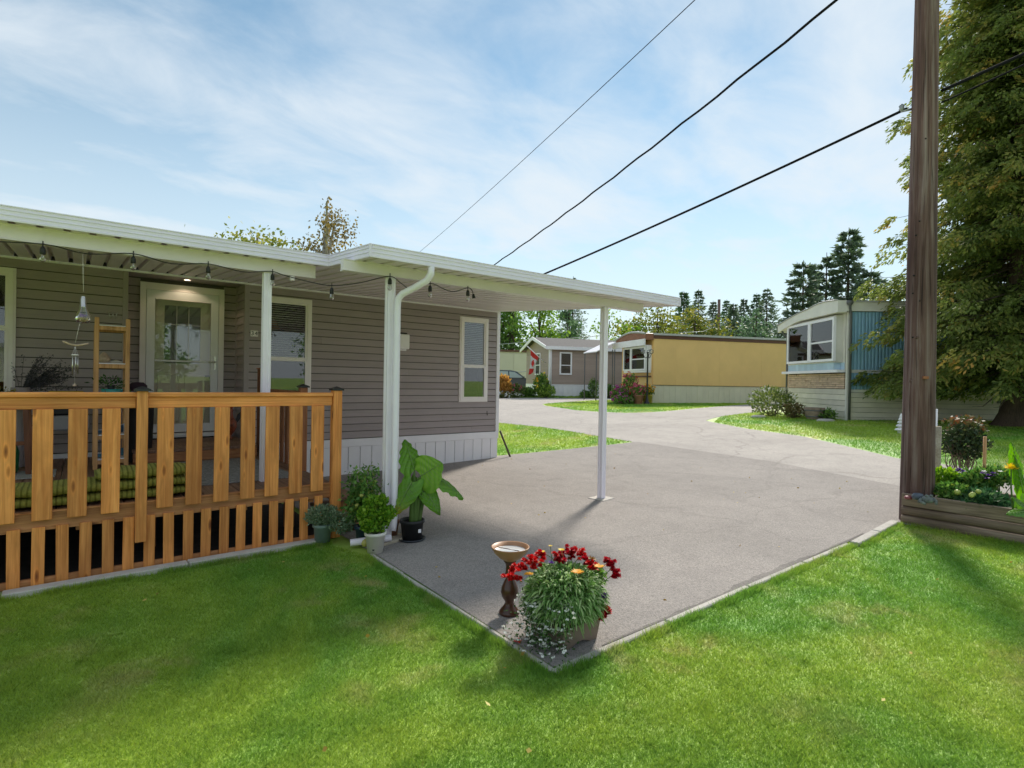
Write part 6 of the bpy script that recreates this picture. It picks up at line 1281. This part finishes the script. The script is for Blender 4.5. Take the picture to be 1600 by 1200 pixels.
# ------------------------------------------------------------------ trees and shrubs
BARK = wood('bark', (.045, .03, .022, 1), (.12, .085, .06, 1), 'Z', .9, False); BARKB = wood('birch_bark', (.30, .28, .25, 1), (.55, .52, .48, 1), 'Z', .8, False)
def mkleaf(nm, a, b, c, tr=.35): return leafmat(nm, [(0, a+(1,)), (.5, b+(1,)), (1, c+(1,))], tr)
LG = mkleaf('leaf_green', (0.058, 0.123, 0.029), (0.131, 0.246, 0.051), (0.261, 0.406, 0.087)); LL = mkleaf('leaf_light_green', (0.102, 0.189, 0.029), (0.232, 0.377, 0.065), (0.435, 0.551, 0.116)); LY = mkleaf('leaf_turning', (.11, .15, .03), (.24, .27, .055), (.46, .41, .09)); LD = mkleaf('leaf_dark', (.08, .11, .085), (.15, .20, .14), (.24, .31, .19), .45); LS = mkleaf('leaf_blue_green', (0.058, 0.109, 0.065), (0.123, 0.203, 0.116), (0.232, 0.334, 0.189)); LBR = mkleaf('leaf_birch', (0.087, 0.072, 0.029), (0.217, 0.160, 0.051), (0.406, 0.290, 0.072)); LCE = leafmat('cedar_spray', [(0, (.10, .14, .04, 1)), (.35, (.21, .26, .07, 1)), (.62, (.36, .33, .10, 1)), (.80, (.48, .32, .08, 1)), (1, (.70, .40, .13, 1))], .5)
def broad(name, label, base, height, rad, mat, n, leaf, cat='tree', lobes=9, bark=BARK, crown0=.3, seed=1, gaps=.5, group=None, spread=1.0, droop=0):
    rs_ = np.random.default_rng(seed); x, y = base; z = float(H(x)); t = thing(name, label, cat, (x, y, z), 0, group); top = Vector((x, y, z+height))
    mb = MB(); mb.tube([(x, y, z-.1), (x+rs_.normal()*.1, y, z+height*.45), (x, y, z+height*.9)], [height*.022, height*.015, height*.004], 8)
    C_ = []; Rr = []
    for k in range(lobes):
        f = crown0+(1-crown0)*(k+.5)/lobes; a = rs_.uniform(0, 6.28); pr_ = rad*(math.sin(math.pi*min(.97, (f-crown0)/(1-crown0)*.82+.16)))**.7*spread; rr_ = rs_.uniform(.25, .75)*pr_
        c = np.array((x+math.cos(a)*rr_, y+math.sin(a)*rr_, z+height*f)); C_.append(c); Rr.append(pr_*rs_.uniform(.42, .68))
        mb.tube([(x, y, z+height*max(.15, f-.25)), tuple((np.array((x, y, z+height*f))+c)/2), tuple(c)], [height*.008, height*.005, height*.002], 5, False)
    mb.build('trunk', bark, t); P = []; tn = []
    for c, r in zip(C_, Rr):
        m = int(n*(r**2)/sum(q*q for q in Rr)); sub = 14; cc = c+unit(rs_.normal(size=(sub, 3)))*r*rs_.uniform(.35, .95, (sub, 1))*np.array((1, 1, .8)); w = rs_.integers(0, sub, m)
        p = cc[w]+rs_.normal(size=(m, 3))*r*.22*np.array((1, 1, .85)); p[:, 2] -= droop*rs_.uniform(0, 1, m); P.append(p); tn.append(np.clip(rs_.normal(.5, .2, sub)[w]+rs_.normal(0, .16, m), 0, 1))
    leaves('crown', np.concatenate(P), leaf, leaf*.62, mat, t, tint=np.concatenate(tn), fold=.1, axis=np.array((0, 0, -.6)) if droop else None); return t
def conifer(name, label, base, height, rad, mat, whorls, per, leaf, crown0=.12, seed=1, power=.9, group=None, tuft=26, droop=.15, ragged=.25):
    rs_ = np.random.default_rng(seed); x, y = base; z = float(H(x)); t = thing(name, label, 'tree', (x, y, z), 0, group); mb = MB(); mb.tube([(x, y, z-.1), (x, y, z+height)], [height*.018, .03], 8); P = []; A = []; tn = []
    for w in range(whorls):
        f = crown0+(1-crown0)*(w/whorls); hh = height*f; R_ = rad*((1-f)/(1-crown0))**power*rs_.uniform(1-ragged, 1+ragged*.5)+.12
        for k in range(per):
            a = rs_.uniform(0, 6.28); L_ = R_*rs_.uniform(.6, 1.08); d = np.array((math.cos(a), math.sin(a), 0)); tip = np.array((x, y, z+hh))+d*L_+np.array((0, 0, -droop*L_+.1*L_*rs_.normal())); mb.tube([(x, y, z+hh), tuple((np.array((x, y, z+hh))+tip)/2+np.array((0, 0, .05*L_))), tuple(tip)], [.02+.008*L_, .012+.004*L_, .006], 4, False)
            s = rs_.uniform(.15, 1.05, tuft)**.7; p = np.array((x, y, z+hh))+(tip-np.array((x, y, z+hh)))*s[:, None]+rs_.normal(size=(tuft, 3))*np.array((.11, .11, .07))*L_**.7; P.append(p); A.append(np.tile(d, (tuft, 1))+np.array((0, 0, .1))); tn.append(np.clip(rs_.normal(.45, .18)+rs_.normal(0, .15, tuft), 0, 1))
    mb.build('trunk', BARK, t); leaves('crown', np.concatenate(P), leaf, leaf*.42, mat, t, axis=np.concatenate(A)*1.6, spread=1.2, tint=np.concatenate(tn), fold=.06); return t
def Q(px, D): return tuple(np.array(_CN+(_FN+(px-800)/FPX*_RN)*D)[:2])
def top(px, py, D): return Pl(px, py, D)[2]-.72
# behind the taupe home
broad('maple_tree', 'maple crown just showing over the awning roof', Q(398, 24), top(398, 340, 24), 3.0, LY, 4200, .20, lobes=12, crown0=.5, seed=3); broad('birch_tree', 'slender browning birch rising above the carport corner', Q(505, 22), top(505, 286, 22), 1.95, LBR, 4200, .13, lobes=16, bark=BARKB, crown0=.35, seed=8, droop=.25)
# far left green mass seen under the carport
grp = 'trees beyond the far homes'
broad('poplar_tree', 'full green tree behind the cream building at the left', Q(800, 58), 10.5, 4.2, LG, 3600, .42, seed=21, crown0=.12, lobes=14, group=grp); broad('poplar_tree', 'lighter green tree behind the distant taupe house gable', Q(842, 62), 10.8, 3.6, LL, 3200, .40, seed=22, crown0=.12, lobes=13, group=grp); broad('poplar_tree', 'tall green tree hidden mostly behind the taupe home', Q(757, 60), 12, 4.5, LG, 2600, .45, seed=23, crown0=.12, lobes=12, group=grp)
broad('dark_tree', 'dark bluish round tree behind the distant taupe house roof', Q(888, 66), top(888, 474, 66), 2.5, LS, 2600, .36, seed=24, crown0=.15, lobes=12, group=grp)
broad('sparse_tree', 'thin airy tree beside the far carport post', Q(948, 55), top(948, 480, 55), 2.6, LL, 620, .30, seed=25, crown0=.3, lobes=10, group=grp); broad('round_tree', 'low bright green tree behind the distant house roof', Q(975, 52), top(975, 505, 52), 2.3, LL, 1600, .34, seed=26, crown0=.2, group=grp)
broad('turning_tree', 'wide yellowing tree behind the left part of the yellow trailer', Q(1025, 54), top(1025, 478, 54), 4.4, LY, 4200, .36, seed=27, crown0=.15, lobes=15, group=grp); broad('turning_tree', 'olive coloured tree behind the middle of the yellow trailer', Q(1085, 57), top(1085, 482, 57), 3.8, mkleaf('leaf_olive', (0.072, 0.102, 0.022), (0.174, 0.203, 0.043), (0.435, 0.348, 0.072)), 3600, .36, seed=28, crown0=.15, lobes=14, group=grp); broad('round_tree', 'soft grey-green tree behind the right end of the yellow trailer', Q(1180, 60), top(1180, 482, 60), 3.0, LS, 2800, .34, seed=29, crown0=.15, lobes=12, group=grp)
k = 0
for px, py, D, r, lb in ((1066, 455, 75, 1.7, 'narrow leafy spire above the carport roof tip'), (1089, 452, 95, 2.6, 'spruce just right of the carport roof tip'), (1112, 470, 100, 2.4, 'small spruce left of the distant pole'), (1133, 468, 105, 2.0, 'pale spruce right behind the distant pole'), (1144, 474, 85, 2.0, 'dark narrow spruce right of the distant pole'), (1160, 466, 95, 2.3, 'spruce in the middle of the far row'), (1180, 458, 95, 2.6, 'taller spruce towards the right of the far row'), (1196, 450, 92, 3.2, 'broad tall spruce at the right end of the far row'), (893, 432, 90, 2.2, 'treetop poking above the carport fascia')):
    k += 1; conifer('spruce_tree', lb, Q(px, D), top(px, py, D), r*2.3, LS if k in (1, 4, 7) else LD, 34, 11, .42, .06, 40+k, .95, 'far row of spruces', 13, .3, .35)
conifer('pine_tree', 'tallest dark pine behind the blue trailer roof', Q(1322, 62), top(1322, 356, 62), 4.0, LD, 20, 9, .55, .25, 61, .62, 'pines behind the blue trailer', 34, .0, .45); conifer('pine_tree', 'shorter dark pine left of the tall pine', Q(1252, 60), top(1252, 407, 60), 3.6, LD, 16, 9, .55, .2, 62, .62, 'pines behind the blue trailer', 34, .0, .4); conifer('pine_tree', 'dark pine filling the gap between the two larger pines', Q(1288, 64), top(1288, 395, 64), 3.0, LD, 16, 8, .55, .2, 63, .62, 'pines behind the blue trailer', 30, .0, .4); conifer('pine_tree', 'dark pine partly hidden by the cedar', Q(1358, 58), top(1358, 420, 58), 3.2, LD, 15, 8, .55, .2, 64, .62, 'pines behind the blue trailer', 30, .0, .4)
# the big cedar
cx, cy = Q(1592, 14.6); czz = float(H(cx)); ce = thing('cedar_tree', 'huge cedar with drooping orange tipped sprays in front of the blue trailer', 'tree', (cx, cy, czz))
mb = MB(); n = 22; vs = []; zz = [0, .15, .4, .8, 1.4, 2.5, 5, 9, 14]
for z_ in zz:
    for k in range(n):
        a = 2*math.pi*k/n; r = (.30-.016*z_)+.30*math.exp(-z_*3.2)*(1+.5*math.sin(3*a+.6))+.02*math.sin(7*a); vs.append((cx+r*math.cos(a), cy+r*math.sin(a), czz-.05+z_))
mb.add(vs, [(i*n+k, i*n+(k+1) % n, (i+1)*n+(k+1) % n, (i+1)*n+k) for i in range(len(zz)-1) for k in range(n)], True); mb.build('trunk', BARK, ce)
rs_ = np.random.default_rng(77); P = []; A = []; tn = []; mb = MB()
for k in range(640):
    f = rs_.uniform(0, 1)**1.0; hh = 1.35+12.9*f; R_ = 3.35*(1-f)**.52*(rs_.uniform(.72, 1.10) if rs_.uniform() < .55 else rs_.uniform(.3, .8))+.25; a = rs_.uniform(0, 6.28); d = np.array((math.cos(a), math.sin(a), 0.)); sd = np.array((-d[1], d[0], 0.)); o = np.array((cx, cy, czz+hh)); dr = (.10+.22*(1-f))*R_*rs_.uniform(.6, 1.3)
    def cur(s): return o+d*(R_*s)[:, None]+np.array((0, 0, 1.))*(-dr*1.5*s**1.3+dr*.75*s**3.2)[:, None]
    s = np.linspace(0, 1, 6); mb.tube([tuple(q) for q in cur(s)], [.03+.006*R_, .026, .02, .015, .01, .005], 4, False)
    m = int(3+4.2*R_); sc_ = np.sort(rs_.uniform(.05, 1.03, m)**.8); cc = cur(sc_); bt_ = rs_.normal(.03, .09)
    for c, s1 in zip(cc, sc_):
        # one hanging spray: leaflets fanned in a drooping plane
        q = 34; lat = rs_.normal()*.16*R_**.5; c0 = c+sd*lat; fan = unit(d*.6+sd*np.sign(lat)*.5*rs_.uniform(.3, 1)+np.array((0, 0, -.35))); L_ = rs_.uniform(.28, .55); u = rs_.uniform(0, 1, q)**.8; v = rs_.normal(size=q)*.16*(1.1-u*.6)*2*L_
        sp = unit(np.cross(fan, (0, 0, 1.))+rs_.normal(size=3)*.25); P.append(c0+fan*(u*L_)[:, None]+sp*v[:, None]-np.array((0, 0, 1.))*(.42*L_*u**2)[:, None]+rs_.normal(size=(q, 3))*.028); A.append(np.tile(fan, (q, 1))+np.array((0, 0, -.5))*u[:, None]+sp*np.sign(v)[:, None]*.5)
        hot = (rs_.uniform() < .26*s1)*.36; tn.append(np.clip(.10+.22*s1+bt_+rs_.normal(0, .06)+rs_.normal(0, .08, q)+hot*u, 0, 1))
mb.build('boughs', BARK, ce); P = np.concatenate(P); A = np.concatenate(A); tn = np.concatenate(tn)
kk = P[:, 2] > czz+.70; P, A, tn = P[kk], A[kk], tn[kk]
leaves('crown', P, .135, .055, LCE, ce, axis=A*1.5, spread=.9, tint=tn, fold=.08)

# shrubs and garden things across the road
def shrub(name, label, c, r, mat, n, leaf, cat='shrub', group=None, blooms=(), stem=18):
    x, y = c; z = float(H(x)); t = thing(name, label, cat, (x, y, z), 0, group); P = blob(n, (x, y, z+r[2]*.9), r, .2); P[:, 2] = np.maximum(P[:, 2], z+.02); leaves('foliage', P, leaf, leaf*.5, mat, t, axis=(P-np.array((x, y, z)))*2, spread=1.5, fold=.08)
    stems('stems', [((x+random.gauss(0, .05), y+random.gauss(0, .05), z-.02), tuple(P[k*11])) for k in range(stem)], .012, .004, BARK, t, .05)
    for mt, m, s in blooms:
        q = blob(m, (x, y, z+r[2]*1.0), np.array(r)*1.03, .8); q = q[q[:, 2] > z+r[2]*.5]; leaves('blossoms', np.repeat(q, 4, 0), s, s*.8, mt, t)['kind'] = 'stuff'
    return t
LSH = mkleaf('shrub_leaf', (.06, .095, .025), (.14, .19, .05), (.30, .33, .11))
PINKF = leafmat('pink_petal', [(0, (.55, .06, .14, 1)), (1, (.70, .22, .28, 1))], .25); MAG = leafmat('magenta_petal', [(0, (.38, .03, .20, 1)), (1, (.55, .12, .40, 1))], .25)
shrub('flowering_shrub', 'loose pale flowering shrub at the bay window end of the blue trailer', (17.75, 9.05), (.80, .7, .50), LSH, 1100, .11, blooms=((WHF, 40, .05),)); shrub('low_shrub', 'reddish low shrub between the flowering shrub and the barrel', (17.55, 8.25), (.35, .35, .26), mkleaf('shrub_red', (.09, .07, .03), (.16, .14, .05), (.26, .17, .09)), 500, .09); shrub('low_shrub', 'small dark shrub at the skirting right of the barrel', (17.62, 7.32), (.26, .26, .18), LG, 420, .09)
brl = thing('barrel_planter', 'half barrel planter beside the blue trailer skirting', 'planter', (17.55, 7.65, .60)); mb = MB(); z_ = float(H(17.55))
mb.lathe([(.20, 0), (.25, .12), (.27, .26), (.285, .36), (.26, .36), (.24, .30), (.001, .30)], 18, (17.55, 7.65, z_)); mb.build('tub', GREYW, brl)
for zz_ in (.08, .26): mb = MB(); mb.lathe([(.236+zz_*.14, 0), (.242+zz_*.14, .0), (.245+zz_*.14, .03), (.24+zz_*.14, .035)], 18, (17.55, 7.65, z_+zz_)); mb.build('hoop', PIPE, brl)
for (px, py, s), lb in zip(((1292, 659, .33), (1188, 652, .30)), ('flat pale stepping stone by the blue trailer corner', 'flat pale stepping stone near the tip of the sloping lawn')):
    q = {1292: (17.25, 7.2), 1188: (17.1, 9.15)}[px]; mb = MB(); mb.lathe([(.001, .07), (s*.7, .065), (s, .03), (s*.98, -.02)], 14, (q[0], q[1], float(H(q[0]))), squash=.7); tag(mb.build('stepping_stone', CONC, None, (q[0], q[1], float(H(q[0])))), lb, 'stone')
# white pagoda ornament left of the pole
pgx, pgy = Q(1409, 13.2); pz_ = float(H(pgx)); pg = thing('pagoda_ornament', 'small tiered white pagoda ornament on the lawn left of the pole', 'ornament', (pgx, pgy, pz_))
for k, (r, z_) in enumerate(((.13, .07), (.105, .16), (.08, .24), (.06, .31))): mb = MB(); mb.lathe([(r*.55, -.07), (r*.55, 0), (r, .0), (r*.95, .03), (r*.35, .07)], 8, (pgx, pgy, pz_+z_)); mb.build('tier', VINYL, pg)
mb = MB(); mb.lathe([(.03, 0), (.035, .05), (.001, .14)], 8, (pgx, pgy, pz_+.35)); mb.build('spire', VINYL, pg)
# flower bed at the yellow trailer
g2 = 'flowers at the yellow trailer'
for (px, D, r, mt, bl, lb) in ((968, 26.0, (.45, .4, .42), LG, ((MAG, 60, .10), (PINKF, 30, .09)), 'magenta flower clump left of the lamp post'), (985, 26.4, (.40, .4, .75), LG, ((PINKF, 26, .12), (REDF, 14, .10)), 'tall pink flowering clump beside the lamp post'), (975, 25.6, (.55, .4, .20), LG, ((MAG, 40, .08),), 'low purple edging flowers at the lawn'), (993, 25.9, (.30, .3, .30), LG, ((REDF, 26, .09),), 'red flowers just left of the pink pot')): shrub('flower_clump', lb, Q(px, D), r, mt, 700, .12, 'flowers', g2, bl)
for (px, D, col, lb, mt) in ((998, 25.7, (.55, .24, .19, 1), 'pink pot with coral flowers left of the lamp post', PINKF), (1012, 26.0, (.62, .46, .08, 1), 'yellow pot with orange flowers right of the lamp post', ORF)):
    q = Q(px, D); z_ = float(H(q[0])); t = thing('flower_pot', lb, 'potted plant', (q[0], q[1], z_), 0, g2); pot(t, (q[0], q[1], z_), .24, .17, .42, paint('pot_%d' % px, col, .6), .02, 14); P = blob(420, (q[0], q[1], z_+.60), (.34, .34, .26), .2); leaves('foliage', P, .10, .05, LG, t); P = blob(60, (q[0], q[1], z_+.68), (.34, .34, .26), .7); leaves('blossoms', np.repeat(P, 3, 0), .09, .07, mt, t)['kind'] = 'stuff'
# foliage motif on the yellow end wall
# plants by the distant house
shrub('orange_grass', 'tall orange plumed grass beside the far corner of the home', Q(786, 32.6), (.34, .4, .62), leafmat('plume', [(0, (.30, .20, .05, 1)), (.5, (.55, .30, .08, 1)), (1, (.75, .45, .16, 1))], .4), 1500, .30, 'grass'); shrub('garden_shrub', 'mixed pink and green border plants in front of the parked vehicle', Q(803, 33.0), (.9, .6, .40), LSH, 1100, .16, blooms=((PINKF, 40, .12),)); shrub('garden_shrub', 'dark green border plants left of the sunflowers', Q(824, 33.2), (.5, .5, .30), LG, 1000, .15); shrub('white_flowers', 'low white border flowers at the far kerb', Q(792, 32.4), (1.2, .5, .18), LSH, 700, .12, 'flowers', None, ((WHF, 120, .10),))
sf = Q(846, 33.0); shrub('sunflower_clump', 'tall sunflower clump at the corner of the distant taupe house', sf, (.45, .4, .72), LG, 520, .22, 'flowers', None, ((YEF, 14, .16), (ORF, 4, .14))); shrub('garden_shrub', 'leafy green shrub below the sunflowers', Q(853, 32.8), (.6, .5, .40), LL, 700, .15)
for px, r, lb in ((928, (.35, .3, .62), 'narrow green shrub against the white skirting left of the post'), (915, (.35, .3, .22), 'tiny round shrub at the skirting of the distant house'), (952, (.3, .3, .45), 'small shrub at the skirting right of the carport post')): shrub('skirting_shrub', lb, Q(px, 33.5), r, LG, 450, .14, 'shrub', 'shrubs along the distant skirting')

# ------------------------------------------------------------------ the lot behind the camera, seen only as reflections in the glass
nb = thing('neighbour_trailer', 'white trailer on the lot behind the viewer, mirrored in the door glass', 'trailer', (-6.0, -24.0, 0), .05, None, True)
for k in range(12): mb = MB(); mb.box(-5+k*1.0, -4.01+k*1.0, -.03, .0, .9, 3.0); mb.build('wall_panel', OFFW, nb)
mb = MB(); mb.box(-5, 7, -3.4, -.031, .0, 3.0); mb.build('core', OFFW, nb); mb = MB(); mb.box(-5.1, 7.1, -3.5, .1, 3.01, 3.25); mb.build('roof', ROOFMET, nb); mb = MB(); mb.box(-5, 7, -.03, .02, .0, .88); mb.build('skirt', SKB, nb)
for i, (x, y, h_, r_, lb) in enumerate(((-26, -30, 8, 3.6, 'tree behind the white trailer at the far left of the lot behind'), (-12, -36, 10, 4.2, 'tall tree right behind the white trailer on the lot behind'), (4, -34, 8, 3.8, 'tree beside the white trailer on the lot behind'), (18, -30, 9, 4.0, 'tree at the right side of the lot behind the viewer'), (-34, -18, 8, 3.6, 'tree beyond the left end of the deck, behind the viewer'))): broad('lot_tree', lb, (x, y), h_, r_, LG, 2200, .40, seed=90+i, crown0=.15, lobes=12, group='trees on the lot behind')
